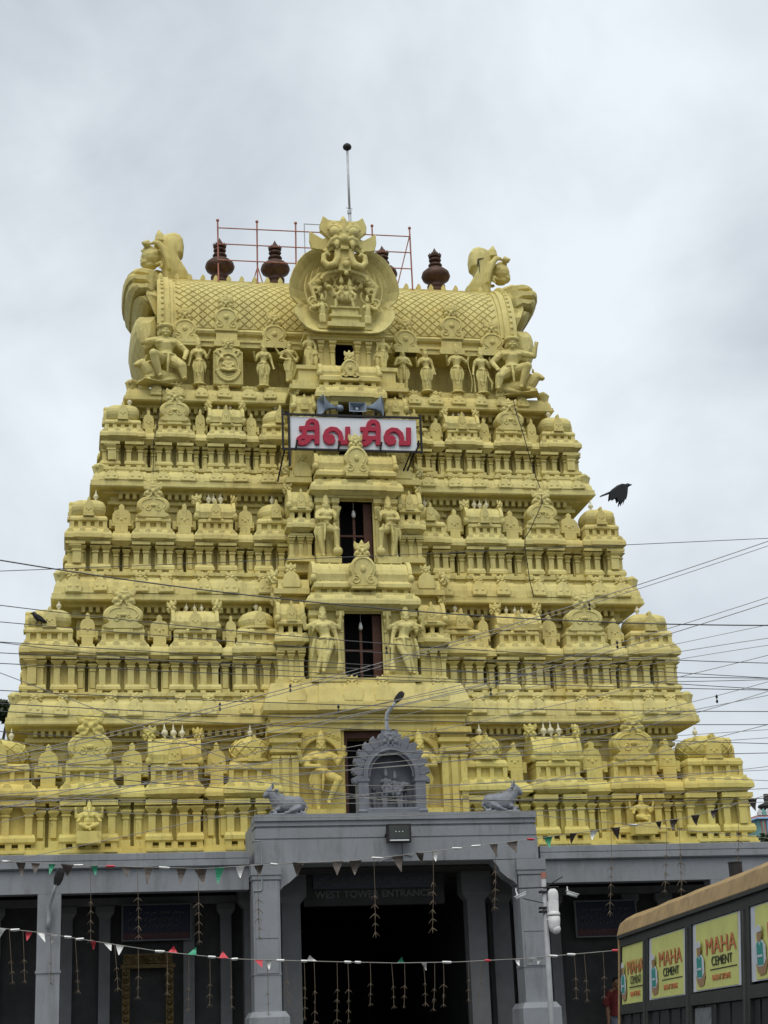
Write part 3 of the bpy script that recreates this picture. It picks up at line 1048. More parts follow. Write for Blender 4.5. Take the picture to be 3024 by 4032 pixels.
# --- tiers one and two, middle
CENT = [
    dict(hw=1.27, xh=.455, z0=9.88, z1=11.47, yf=3.02, kw=1.36, ky=2.72, k0=11.62, k1=11.92, s0=12.02, s1=12.25, bh=1.15, by=2.82, bt=12.73, gh=.36, gz=12.04, gt=.78, gy=2.70,
         fx=(1.29, 2.09), fy=2.98, fz=(9.90, 10.60, 10.78, 11.02, 11.19, 11.32, 11.80), sl=(2.05, 3.2, 11.99, 12.12, 12.36)),
    dict(hw=1.0, xh=.415, z0=12.85, z1=14.39, yf=3.46, kw=1.14, ky=3.13, k0=14.56, k1=14.87, s0=14.93, s1=15.16, bh=.97, by=3.2, bt=15.62, gh=.33, gz=14.96, gt=.74, gy=3.08,
         fx=(1.0, 1.70), fy=3.34, fz=(12.98, 13.50, 13.67, 13.94, 14.10, 14.22, 14.70), sl=(1.66, 3.6, 14.90, 15.03, 15.24)),
]
for C in CENT:
    wall_round_door(C['hw'], C['xh'], C['z0'], C['z1'], C['k0'], C['yf'], C['yf'] + 1.3, YEL)
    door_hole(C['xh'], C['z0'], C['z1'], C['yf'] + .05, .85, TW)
    for s in (-1, 1):
        small_pil(s * (C['xh'] + .1), C['yf'] - .08, C['z0'], C['z1'] + .02, .1, YEL)
        small_pil(s * (C['hw'] - .1), C['yf'] - .08, C['z0'], C['z1'] + .02, .12, YEL)
        small_pil(s * (C['hw'] - .3), C['yf'] - .04, C['z0'], C['z1'] + .02, .1, YEL)
        # statue ledge
        a, b = sorted((s * (C['xh'] + .02), s * (C['hw'] + .02)))
        q = MB()
        q.box(a, b, C['yf'] - .36, C['yf'] + .02, C['z0'] - .12, C['z0'] + .04)
        wpart(q, 'statue_ledge', YEL, TW)
    q = MB()
    q.rl([(-C['kw'] + .2, C['kw'] - .2, C['ky'] + .2, C['yf'] + .5, C['z1'] + .03), (-C['kw'] + .17, C['kw'] - .17, C['ky'] + .17, C['yf'] + .5, C['z1'] + .05), (-C['kw'] + .15, C['kw'] - .15, C['ky'] + .15, C['yf'] + .5, C['k0'] - .04)])
    wpart(q, 'architrave', YEL, TW)
    cornice_part('cornice', C['kw'], C['ky'], C['ky'] + 1.2, C['k0'], C['k1'], 4, .09, YEL)
    q = MB()
    for i in range(9):
        x = -C['bh'] + .1 + (2 * C['bh'] - .2) * i / 8
        q.box(x - .06, x + .06, C['by'] + .08, C['by'] + 1, C['k1'] - .02, C['s0'] + .02)
    q.box(-C['bh'] + .06, C['bh'] - .06, C['by'] + .15, C['by'] + 1, C['k1'] - .03, C['s0'] + .03)
    wpart(q, 'block_course', YEL, TW)
    q = MB()
    for hw, off, dz in ((C['bh'], 0, 0), (C['gh'] * 1.05, .04, .003)):
        H = C['s1'] - C['s0']
        q.rl([(-hw + .05, hw - .05, C['by'] + .05 - off, C['by'] + .9, C['s0'] + dz), (-hw - .02, hw + .02, C['by'] - .03 - off, C['by'] + .9, C['s0'] + .03 + dz), (-hw - .02, hw + .02, C['by'] - .03 - off, C['by'] + .9, C['s0'] + .5 * H + dz), (-hw + .04, hw - .04, C['by'] + .06 - off, C['by'] + .9, C['s1'] + dz)])
    wpart(q, 'shrine_base', YEL, TW)
    barrel_part(C['bh'], C['by'], C['s1'] - .03, C['bt'], .42, YEL)
    gable_part(C['gh'], C['gt'], C['gy'], C['gz'], YEL)
    # side pavilions
    f0, f1 = C['fx']
    z = C['fz']
    for s in (-1, 1):
        xc = s * (f0 + f1) / 2
        bw = (f1 - f0) / 2
        q = MB()
        q.box(xc - bw + .1, xc + bw - .1, C['fy'] + .28, C['fy'] + 1.2, z[0] - .35, z[2])
        q.box(xc - bw + .03, xc + bw - .03, C['fy'] + .12, C['fy'] + 1.2, z[0] - .12, z[0])
        q.box(xc - bw + .08, xc + bw - .06, C['fy'] + .12, C['fy'] + 1.2, z[1], z[1] + .06)
        wpart(q, 'pavilion_wall', YEL, TW)
        for i in range(3):
            small_pil(xc - bw * .62 + bw * .62 * i, C['fy'] + .22, z[0], z[1], .1, YEL)
        cornice_part('cornice', bw, C['fy'], C['fy'] + 1.1, z[2], z[3], 3, .075, YEL, xc)
        q = MB()
        for i in range(3):
            x = xc - bw * .55 + bw * .55 * i
            q.box(x - .05, x + .05, C['fy'] + .15, C['fy'] + .9, z[3] - .02, z[4] + .01)
        q.rl([(xc - bw * .72, xc + bw * .72, C['fy'] + .12, C['fy'] + .9, z[4]), (xc - bw * .8, xc + bw * .8, C['fy'] + .07, C['fy'] + .9, z[4] + .03), (xc - bw * .8, xc + bw * .8, C['fy'] + .07, C['fy'] + .9, z[5] - .04), (xc - bw * .7, xc + bw * .7, C['fy'] + .12, C['fy'] + .9, z[5])])
        wpart(q, 'shrine_base', YEL, TW)
        b = barrel_part(bw * .72, C['fy'] + .1, z[5] - .02, z[6], .36, YEL, xc, False)
        obj('niche_plaque', niche_mesh(TIER[1], bw * .28, .46), b, (s * -.02, C['fy'] + .07, z[5] + .01))
        obj('mask', MASK[YEL.name], b, (s * bw * .75, C['fy'] + .4, z[6] - .04), (0, 0, R(50) * s), bw * .85)
    # stepped slab either side above the pavilions
    hw, y, a, b_, c_ = C['sl']
    for s in (-1, 1):
        x0, x1 = sorted((s * (C['bh'] + .06), s * hw))
        e0 = x0 + (.1 if s < 0 else 0)
        e1 = x1 - (.1 if s > 0 else 0)
        q = MB()
        q.rl([(x0, x1, y, y + .9, a), (x0, x1, y, y + .9, b_), (e0, e1, y + .05, y + .9, b_ + .01), (e0, e1, y + .12, y + .9, c_)])
        q.box(e0 + .06, e1 - .06, y + .25, y + .9, a - .3, a + .01)
        wpart(q, 'slab_cornice', YEL, TW)
        o = obj('gable_relief', kmm, TW, (s * (hw - .42), y - .0 - YC, b_ + .02), (R(-8), 0, 0), (.95, .8, .9))
        obj('mask', MASK[YEL.name], o, (0, .1, .42), (R(8), 0, 0), (.28, .28, .3))
        obj('mask', MASK[YEL.name], TW, (s * (hw + .02), y + .2 - YC, c_ - .1), (0, 0, R(50) * s), .36)

# --- tier three, middle: little window behind the sign, cornice, gable
wall_round_door(.85, .31, 15.2, 17.04, 17.1, 3.75, 4.9, YEL)
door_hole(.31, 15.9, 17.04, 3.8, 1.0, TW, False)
for s in (-1, 1):
    small_pil(s * .42, 3.67, 15.6, 17.05, .1, YEL)
    small_pil(s * .7, 3.67, 15.6, 17.05, .1, YEL)
    xc = s * 1.15
    q = MB()
    q.box(xc - .24, xc + .24, 3.95, 4.9, 15.2, 16.6)
    wpart(q, 'pavilion_wall', YEL, TW)
    cornice_part('cornice', .33, 3.66, 4.8, 16.5, 16.72, 3, .05, YEL, xc)
    q = MB()
    q.box(xc - .26, xc + .26, 3.74, 4.7, 16.71, 16.9)
    wpart(q, 'shrine_base', YEL, TW)
    b = barrel_part(.25, 3.72, 16.88, 17.33, .32, YEL, xc, False)
    obj('niche_plaque', niche_mesh(TIER[1], .09, .36), b, (0, 3.69, 16.9))
    obj('mask', MASK[YEL.name], b, (s * .2, 3.9, 17.3), (0, 0, R(50) * s), .36)
    q = MB()
    xc = s * 1.0
    q.rl([(xc - .5, xc + .5, 3.7, 5, 17.4), (xc - .5, xc + .5, 3.7, 5, 17.5), (xc - .42, xc + .42, 3.78, 5, 17.52), (xc - .42, xc + .42, 3.78, 5, 17.66)])
    q.box(xc - .24, xc + .24, 4.0, 5, 17.64, 18.12)
    q.box(xc - .29, xc + .29, 3.95, 5, 18.04, 18.14)
    q.box(xc - .29, xc + .29, 3.95, 5, 17.66, 17.74)
    wpart(q, 'statue_pedestal', YEL, TW)
cornice_part('cornice', .90, 3.47, 4.6, 17.12, 17.47, 4, .075, YEL)
q = MB()
for i in range(5):
    x = -.6 + .3 * i
    q.box(x - .06, x + .06, 3.62, 4.6, 17.45, 17.6)
for hw, off, dz in ((.77, 0, 0), (.26, .04, .003)):
    q.rl([(-hw + .05, hw - .05, 3.62 - off, 4.6, 17.57 + dz), (-hw, hw, 3.56 - off, 4.6, 17.6 + dz), (-hw, hw, 3.56 - off, 4.6, 17.70 + dz), (-hw + .05, hw - .05, 3.64 - off, 4.6, 17.76 + dz)])
wpart(q, 'shrine_base', YEL, TW)
barrel_part(.74, 3.62, 17.74, 18.12, .34, YEL)
gable_part(.25, .55, 3.52, 17.62, YEL)

# --- top: dormer with the small window
q = MB()
for s in (-1, 1):
    a, b = sorted((s * .24, s * .95))
    q = MB()
    q.box(a, b, 4.32, 5.5, 17.9, 18.95)
    wpart(q, 'dormer_wall', YEL, TW)
    small_pil(s * .32, 4.24, 18.0, 18.93, .1, YEL)
    small_pil(s * .62, 4.26, 18.0, 18.93, .09, YEL)
    small_pil(s * .9, 4.26, 18.0, 18.93, .09, YEL)
q = MB()
q.box(-.24, .24, 4.33, 5.5, 18.9, 18.95)
wpart(q, 'dormer_lintel', YEL, TW)
q = MB()
q.box(-.24, .24, 4.33, 5.5, 17.9, 18.05)
wpart(q, 'dormer_sill', YEL, TW)
door_hole(.235, 18.05, 18.9, 4.36, .8, TW, False)
q = MB()
q.rl([(-.9, .9, 4.25, 5.5, 18.94), (-.95, .95, 4.18, 5.5, 18.96), (-.95, .95, 4.18, 5.5, 19.03), (-1.05, 1.05, 4.1, 5.5, 19.05), (-1.05, 1.05, 4.1, 5.5, 19.14), (-.7, .7, 4.1, 5.5, 19.15), (-.7, .7, 4.02, 5.5, 19.2), (-.7, .7, 4.02, 5.5, 19.3)])
wpart(q, 'dormer_cornice', YEL, TW)

# --- neck below the roof
q = MB()
q.rl([rect(4.4, 5.75, 17.7), rect(4.4, 5.75, 19.0)])
wpart(q, 'neck_wall', YEL, TW)
q = MB()
q.rl([rect(4.75, 5.0, 17.74), rect(4.75, 5.0, 17.88), rect(4.68, 5.08, 17.9), rect(4.66, 5.1, 17.98), rect(4.6, 5.25, 18.04), rect(4.3, 5.8, 18.06)])
wpart(q, 'neck_base', YEL, TW)
for s in (-1, 1):
    for x in (1.45, 2.6, 3.4, 4.35):
        small_pil(s * x, 5.66, 18.05, 18.98, .13, YEL)
q = MB()
q.rl([rect(4.3, 5.7, 18.93), rect(4.6, 5.2, 18.94), rect(4.72, 4.92, 18.97), rect(4.72, 4.92, 19.1), rect(4.76, 4.88, 19.1), rect(4.76, 4.88, 19.16), rect(4.68, 4.98, 19.18), rect(4.68, 4.98, 19.31), rect(4.66, 5.02, 19.31)])
wpart(q, 'eave_band', YEL, TW)
q = MB()
prof = [(0, 19.3), (-.06, 19.33), (-.09, 19.39), (-.06, 19.45), (0, 19.48), (.02, 19.5)]
q.rl([rect(4.6 - o, 4.95 + o, z) for o, z in prof])
wpart(q, 'eave_roll', YEL, TW)
for s in (-1, 1):
    for x in (1.75, 2.95, 4.05):
        q = MB()
        q.rl([(s * x - .33, s * x + .33, 4.8, 5.2, 18.95), (s * x - .33, s * x + .33, 4.8, 5.2, 19.12), (s * x - .27, s * x + .27, 4.84, 5.2, 19.13), (s * x - .27, s * x + .27, 4.84, 5.2, 19.32)])
        wpart(q, 'eave_block', YEL, TW)

# --- barrel roof with its lozenge tiles
BA, BB, BZ = 1.48, 1.84, 19.49


def bar(t, d=0.0):
    """point (y,z) on the barrel profile, t degrees from the front eave; d outward"""
    y, z = -BA * math.cos(R(t)), BB * math.sin(R(t))
    n = Vector((y / BA ** 2, z / BB ** 2)).normalized()
    return YC + y + n.x * d, BZ + z + n.y * d, n


q = MB()
ring = [(bar(t)[0], bar(t)[1]) for t in range(0, 181, 6)]
q.loft([[(x, y, z) for y, z in ring] for x in (-4.46, 4.46)])
roof = wpart(q, 'barrel_roof', YEL, TW)
for s in (-1, 1):
    for x0, x1, dd in ((4.30, 4.46, .05), (4.40, 4.62, .11), (4.55, 4.72, .17)):
        q = MB()
        q.loft([[(s * x, bar(t, dd)[0], bar(t, dd)[1]) for t in range(0, 181, 6)] for x in (x0, x1)])
        obj('roof_end_band', q.mesh('roof_end_band', YEL), roof)
    q = MB()
    for k in range(34):
        y, z, n = bar(2 + 176 * k / 33, .17)
        q.ell((s * 4.59, y, z), (.045, .045, .045), 6, 4)
    bd = obj('bead_row', q.mesh('bead_row', YEL), roof)
    bd['kind'] = 'stuff'
q = MB()
for k in range(2):
    pass
# tiles
ts = [0.0]
STEP = .118
while ts[-1] < 84:
    t = ts[-1]
    dl = math.hypot(BA * math.sin(R(t)), BB * math.cos(R(t)))
    ts.append(t + math.degrees(STEP / dl))
ts = ts[1:]
tm = MB()
a_, b_ = .108, .106
tm.add([(-a_, 0, 0), (0, 0, -b_), (a_, 0, 0), (0, 0, b_), (-a_ * .86, -.028, 0), (0, -.028, -b_ * .86), (a_ * .86, -.028, 0), (0, -.028, b_ * .86), (0, -.03, 0)],
       [(0, 1, 5, 4), (1, 2, 6, 5), (2, 3, 7, 6), (3, 0, 4, 7), (4, 5, 8), (5, 6, 8), (6, 7, 8), (7, 4, 8), (3, 2, 1, 0)])
TILE = tm.mesh('roof_tile', YEL)
rest = MB()
cnt = 0
for j, t in enumerate(ts[:-1]):
    y, z, n = bar(t, .0)
    ang = math.atan2(n.y, -n.x)
    for i in range(-19, 20):
        x = i * .2365 + (.118 if j % 2 else 0)
        if abs(x) > 4.24:
            continue
        vis = -4.3 < x < -.85 or 1.15 < x < 4.3
        if vis and cnt < 300 and j < 14:
            obj('roof_tile', TILE, roof, (x, y, z), (-ang, 0, 0))
            cnt += 1
        else:
            rest.merge(tm, Matrix.Translation((x, y, z)) @ Matrix.Rotation(-ang, 4, 'X'))
rb = MB()
rb.merge(rest)
ro = obj('roof_tile_field', rest.mesh('roof_tile_field', YEL), roof)
ro['kind'] = 'stuff'
q = MB()
q.rl([rect(4.4, YC - .33, BZ + BB - .05), rect(4.4, YC - .33, BZ + BB + .06), rect(4.4, YC - .25, BZ + BB + .08), rect(4.4, YC - .25, BZ + BB + .10)])
rg = obj('ridge', q.mesh('ridge', YEL), roof)
tt = MB()
tt.plate([(-.06, 0), (-.065, .06), (-.035, .12), (0, .16), (.035, .12), (.065, .06), (.06, 0)], -.05, .05)
ttm = tt.mesh('ridge_crest', YEL)
for i in range(-12, 13):
    obj('ridge_crest', ttm, rg, (i * .345, YC - .27, BZ + BB + .07), (0, 0, 0), (1, 1, 1))
for (xc, zc, h) in ((-4.02, 19.05, .36), (-2.96, 19.42, .36), (-1.72, 18.98, .36), (1.72, 18.98, .36), (2.98, 19.42, .36), (4.05, 18.98, .36)):
    gable_part(h, .62, 4.82 if zc < 19.2 else 4.84, zc + .02, YEL, xc)

# --- great front gable with the fanged face
GY = 3.95
trace = [(545, 1048), (445, 1018), (400, 1035), (345, 1068), (290, 1130), (245, 1215), (215, 1300), (207, 1370), (228, 1450), (296, 1505), (258, 1560), (268, 1635), (310, 1700), (370, 1755), (430, 1785), (490, 1790)]
half = []
for (px, py) in trace:
    p = c2(px, py, GY)
    half.append((p.x, p.z))
OUT = [(x, z) for x, z in half] + [(-x, z) for x, z in reversed(half)]
DEP = [0, 0, 0, 0, 0, 0, 0, .05, .12, .2, .08, 0, 0, 0, 0, .05]
DEP = DEP + DEP[::-1]
ZC = 20.4


def shell_mesh(name, ridged):
    m = MB()
    DM = 2.6 if ridged else 1.0

    def ring(k, y, dm=1.0, alt=0.0):
        r = []
        for i, (x, z) in enumerate(OUT):
            kk = k + (alt if i % 3 == 1 else 0)
            r.append((x * kk, y + DEP[i] * dm * DM, (z - ZC) * kk))
        return r
    rings = [ring(.74, 1.25, 0), ring(.80, .75, .3), ring(.84, .45, .7, .10 if ridged else 0), ring(.955, .1, 1, .05 if ridged else 0), ring(1.0, 0), ring(.985, -.03), ring(.93, .03), ring(.82, .2), ring(.68, .33, .3), ring(.5, .36, 0)]
    m.loft(rings)
    return m.mesh(name, YEL)


shell = shell_mesh('great_gable', False)
gg = obj('great_gable', shell, TW, (0, GY - YC, ZC))
# vault joining the gable to the roof
q = MB()
q.loft([[(1.0 * math.cos(R(a)), y, 20.35 + .95 * math.sin(R(a))) for a in range(-60, 241, 12)] for y in (4.3, 6.2)])
wpart(q, 'gable_vault', YEL, TW)
# leaf veins on the wings
for s in (-1, 1):
    for (dx, z0, dz, k) in ((.62, .55, -.75, 0), (.78, .45, -.8, 1), (.93, .3, -.7, 2)):
        q = MB()
        q.tube([(s * (dx + .08 * math.sin(t * 3.0)), .24 - .17 * (dx - .5) - .02, z0 + dz * t) for t in [i / 8 for i in range(9)]], [.012 + .01 * math.sin(math.pi * i / 8) for i in range(9)], 5)
        obj('wing_vein', q.mesh('wing_vein', YEL), gg)
    q = MB()
    q.tube(spiral(s * .80, -.42, .17, .05, 1.0, 200, .14, 18, s), [.035] * 19, 6)
    q.ell((s * .78, .10, -.62), (.1, .08, .07))
    obj('wing_scroll', q.mesh('wing_scroll', YEL), gg)
# relief inside: arch scrolls, rider on a bull, attendants
q = MB()
q.tube([(-.62 * math.cos(R(a)), .3, -.12 + .42 * math.sin(R(a))) for a in range(10, 171, 10)], .045, 6)
for s in (-1, 1):
    q.tube(spiral(s * .3, .12, .17, .06, 1.3, 0, .28, 18, s), .03, 5)
    q.tube([(s * .2, .28, .35), (s * .5, .26, .3), (s * .72, .26, .05), (s * .62, .26, -.25), (s * .75, .26, -.45)], [.03, .05, .06, .05, .03], 6)
    rr = random.Random(5)
    for k in range(12):
        q.ell((s * (.5 + rr.uniform(-.14, .14)), .25, .08 + rr.uniform(-.16, .12)), rr.uniform(.035, .06), 7, 5)
    q.tube(spiral(s * .55, -.2, .2, .05, 1.1, 140, .28, 18, s), .028, 5)
    q.tube(spiral(s * .66, -.5, .12, .03, 1.1, 100, .24, 14, s), .024, 5)
obj('scroll_relief', remeshed(q, 'scroll_relief', YEL, .018, 1), gg, (0, -.09, -.02), (0, 0, 0), (1.22, 1, 1.2))
q = MB()
q.rl([(-.36, .36, .02, .5, -1.08), (-.36, .36, .02, .5, -.92), (-.41, .41, -.04, .5, -.9), (-.41, .41, -.04, .5, -.84), (-.34, .34, .05, .5, -.82), (-.34, .34, .05, .5, -.66), (-.38, .38, 0, .5, -.64), (-.38, .38, 0, .5, -.6)])
q.rl([(-.48, .48, -.1, .5, -1.2), (-.48, .48, -.1, .5, -1.08)])
obj('relief_plinth', q.mesh('relief_plinth', YEL), gg)
q = MB()
# bull with two riders under an arch
q.ell((0, .14, -.32), (.26, .12, .12))
for sx, sy in ((-.2, .08), (-.16, .2), (.18, .08), (.22, .2)):
    q.tube([(sx, sy, -.36), (sx * 1.1, sy - .02, -.6)], [.055, .035], 6)
q.tube([(.0 - .24, .1, -.28), (-.32, .04, -.15), (-.34, 0, -.1)], [.09, .07, .06], 7)
q.ell((-.38, -.04, -.12), (.07, .08, .06))
for x, h in ((-.07, .34), (.12, .27)):
    q.ell((x, .1, -.12), (.085, .08, .12))
    q.ell((x, .07, h - .26), (.055, .055, .065))
    q.tube([(x, .07, h - .22), (x, .08, h - .1)], [.055, .02], 7)
    for s in (-1, 1):
        q.tube([(x + s * .08, .08, -.06), (x + s * .15, .02, -.14), (x + s * .12, -.04, -.06)], [.035, .03, .025], 6)
        q.tube([(x + s * .05, .06, -.2), (x + s * .12, 0, -.28), (x + s * .1, .02, -.4)], [.05, .045, .03], 6)
q.tube([(-.2 * math.cos(R(a)), .22, .05 + .24 * math.sin(R(a))) for a in range(-10, 191, 12)], .03, 6)
q.tube([(-.13, .1, .26), (0, .08, .33), (.13, .1, .26)], [.03, .05, .03], 6)
for s in (-1, 1):       # attendants
    x = s * .52
    q.ell((x, .12, -.62), (.08, .07, .2))
    q.ell((x, .1, -.36), (.05, .05, .06))
    q.tube([(x, .1, -.32), (x, .1, -.22)], [.05, .015], 6)
    q.tube([(x - .07, .1, -.48), (x - .11, .05, -.58), (x - .03, 0, -.55)], [.03, .03, .02], 6)
    q.tube([(x + .07, .1, -.48), (x + .11, .05, -.58), (x + .03, 0, -.52)], [.03, .03, .02], 6)
    q.tube([(x - .04, .1, -.75), (x - .04, .1, -.95)], [.05, .04], 6)
    q.tube([(x + .04, .1, -.75), (x + .04, .1, -.95)], [.05, .04], 6)
obj('rider_relief', remeshed(q, 'rider_relief', YEL, .016, 1), gg, (0, -.06, .0), (0, 0, 0), (1.12, 1, 1.12))
# fanged face above
S = .00272
fm = MB()


def fp(x, y, d):
    return (x * S, d, y * S)


fm.ell(fp(0, 60, .15), (.30, .28, .42))
fm.tube([fp(0, 80, -.05), fp(0, 170, -.06), fp(0, 250, -.04), fp(0, 300, 0)], [.07, .08, .085, .02], 8)
for s in (-1, 1):
    fm.plate([(s * 20 * S, 60 * S), (s * 130 * S, 55 * S), (s * 222 * S, 140 * S), (s * 226 * S, 200 * S), (s * 192 * S, 298 * S), (s * 140 * S, 258 * S), (s * 20 * S, 250 * S)], .0, .16)
    fm.ell(fp(s * 92, 118, -.06), (.145, .13, .135))
    fm.tube([(s * 92 * S + .165 * math.cos(R(a)), -.09, 125 * S + .15 * math.sin(R(a))) for a in range(0, 181, 15)], .038, 6)
    fm.tube([(s * 92 * S + .11 * math.cos(R(a)), -.05, 165 * S + .13 * math.sin(R(a))) for a in range(0, 181, 20)], .05, 6)
    fm.plate([(s * 120 * S, 90 * S), (s * 200 * S, 70 * S), (s * 318 * S, 145 * S), (s * 322 * S, 50 * S), (s * 300 * S, -40 * S), (s * 130 * S, -60 * S)], .08, .24)
    fm.tube([fp(s * 30, 35, -.1), fp(s * 75, 52, -.12), fp(s * 120, 30, -.1), fp(s * 160, -45, -.02)], [.05, .06, .06, .04], 7)
    fm.tube([fp(s * 40, 10, -.08), fp(s * 80, 20, -.1), fp(s * 120, -15, -.06)], [.04, .05, .04], 7)
    fm.tube([fp(s * 72, 10, -.1), fp(s * 76, -30, -.14), fp(s * 74, -72, -.13)], [.07, .065, .02], 8)
    fm.tube([fp(s * 62, -60, .0), fp(s * 66, -150, -.02), fp(s * 100, -215, -.04), fp(s * 160, -235, -.04), fp(s * 200, -190, -.02), fp(s * 196, -125, -.02), fp(s * 160, -100, -.02), fp(s * 138, -130, -.02)], [.09, .095, .1, .1, .085, .075, .06, .045], 8)
    fm.tube([fp(s * 100, -20, .06), fp(s * 150, -60, .05), fp(s * 190, -70, .06)], [.09, .07, .04], 7)
    fm.ell(fp(s * 20, 45, -.16), (.03, .03, .03))
fm.ell(fp(0, 40, -.12), (.1, .12, .12))
fm.box(-.11, .11, -.12, .2, -.19, -.09)
fm.box(-.16, .16, -.02, .25, -.75, -.0)
fm.tube([(-.60 * math.cos(R(a)), .08, -.98 + .28 * math.sin(R(a))) for a in range(0, 181, 12)], .06, 6)
fm.ell(fp(12, -210, -.06), (.09, .08, .1))
fm.ell(fp(12, -165, -.08), (.05, .05, .06))
fm.ell(fp(12, -300, -.02), (.06, .06, .07))
fz = c2(722, 1000, GY).z
obj('fanged_face', remeshed(fm, 'fanged_face', YEL, .02, 2), gg, (0, -.12, fz - ZC))

# --- end gables, facing left and right, with their horned heads
shell2 = shell_mesh('end_gable', True)
hood = [(352, 250), (378, 236), (430, 225), (472, 240), (496, 270), (506, 330), (500, 385), (470, 400), (462, 430), (495, 500), (545, 553), (570, 610), (365, 610), (350, 525), (335, 440), (330, 340), (338, 280)]
petal_u = [(350, 510), (300, 482), (220, 466), (160, 478), (118, 522), (110, 575), (128, 640), (165, 705), (222, 775), (262, 735), (300, 660), (330, 590)]
petal_l = [(205, 803), (176, 832), (158, 890), (152, 960), (166, 1040), (200, 1110), (240, 1170), (285, 1130), (310, 1040), (318, 950), (296, 890), (255, 838)]


def traced(pts, Y, s):
    r = []
    for (px, py) in pts:
        p = c1(px, py, Y)
        r.append((p.x, p.z))
    return r if s < 0 else [(-x, z) for x, z in reversed(r)]


def puffed(m, pts, yc, th, ridge=0):
    cx = sum(p[0] for p in pts) / len(pts)
    cz = sum(p[1] for p in pts) / len(pts)
    prof = [(-1, .3), (-.93, .6), (-.75, .84), (-.45, .97), (0, 1.0), (.45, .97), (.75, .84), (.93, .6), (1, .3)]
    m.loft([[(cx + (x - cx) * k, yc + t * th, cz + (z - cz) * k) for x, z in pts] for t, k in prof])
    return cx, cz


for s in (-1, 1):
    e = obj('end_gable', shell2, TW, (s * 4.98, 0, 20.25), (0, 0, R(90) * s), (1.05, .7, 1.18))
    U = s * .0034

    def hp(px, py, dy=0.0):
        p = c1(px, py, YC)
        return (p.x if s < 0 else -p.x, YC + dy, p.z)
    m = MB()
    puffed(m, traced(hood, YC, s), YC, .34)
    m.ell(hp(275, 398), (.31, .32, .27))
    m.ell(hp(250, 338), (.16, .2, .1))
    m.ell(hp(225, 440), (.14, .2, .1))
    m.ell(hp(210, 418), (.09, .12, .07))
    m.ell(hp(262, 462), (.17, .2, .07))
    for ys in (-1, 1):
        m.tube([hp(262, 328, ys * .26), hp(285, 322, ys * .3), hp(318, 335, ys * .36), hp(352, 380, ys * .38), hp(380, 450, ys * .38), hp(392, 520, ys * .34)], [.03, .06, .085, .09, .08, .05], 8)
        m.ell(hp(300, 388, ys * .27), (.085, .07, .085))
        m.ell(hp(246, 398, ys * .24), (.06, .05, .05))
        m.tube([hp(248, 318, ys * .2), hp(215, 322, ys * .23), hp(193, 312, ys * .24)], [.12, .085, .015], 7)
        m.tube([hp(330, 300, ys * .14), hp(326, 250, ys * .16), hp(320, 212, ys * .16)], [.17, .11, .012], 7)
        m.tube([hp(300, 470, ys * .2), hp(335, 465, ys * .3), hp(345, 495, ys * .3), hp(322, 505, ys * .28)], [.05, .06, .05, .03], 7)
        m.tube([hp(228, 450, ys * .12), hp(226, 475, ys * .13)], [.03, .008], 6)
    obj('horned_head', remeshed(m, 'horned_head', YEL, .024, 1), TW, (0, -YC, 0))
    # ribbed wings closing the roof end: overlapping rounded lobes as wide as the roof is deep
    lobes = (('wing_lobe', [(352, 498), (300, 480), (220, 464), (160, 476), (122, 508), (128, 540), (200, 552), (330, 575)], 1.30),
             ('wing_lobe', [(350, 530), (220, 535), (130, 520), (108, 550), (112, 600), (150, 625), (240, 630), (335, 640)], 1.46),
             ('wing_lobe', [(345, 590), (230, 605), (128, 598), (128, 645), (158, 695), (215, 705), (330, 690)], 1.52),
             ('wing_lobe', [(340, 660), (240, 672), (165, 690), (196, 745), (226, 780), (262, 800), (345, 760)], 1.42),
             ('lower_wing', [(345, 790), (255, 800), (205, 800), (176, 832), (158, 890), (152, 960), (166, 1040), (200, 1110), (240, 1172), (300, 1150), (345, 1060), (350, 900)], 1.45))
    for nm, pts, th in lobes:
        m = MB()
        pp = [(math.copysign(4.5 + (abs(x) - 4.5) * 1.17, x), z) for x, z in traced(pts, YC - 1.1, s)]
        puffed(m, pp, YC, th)
        obj(nm, m.mesh(nm, YEL), TW, (0, -YC, 0))
    if s < 0:
        continue
    q = MB()        # dark binding round the right crest
    a, b, c = hp(408, 335, -.36), hp(455, 350, -.36), hp(462, 400, -.33)
    q.tube([a, b, c], [.01, .018, .01], 5)
    q.tube([b, hp(450, 400, -.37), hp(452, 450, -.36)], [.016, .012, .006], 5)
    wpart(q, 'cloth_tie', BLACK, TW)

# ------------------------------------------------------------------ stucco statues


def limb(m, pts, rad, n=8):
    m.tube(pts, rad, n)
    for p, r in zip(pts, rad):
        m.ell(p, r * 1.02, 8, 5)


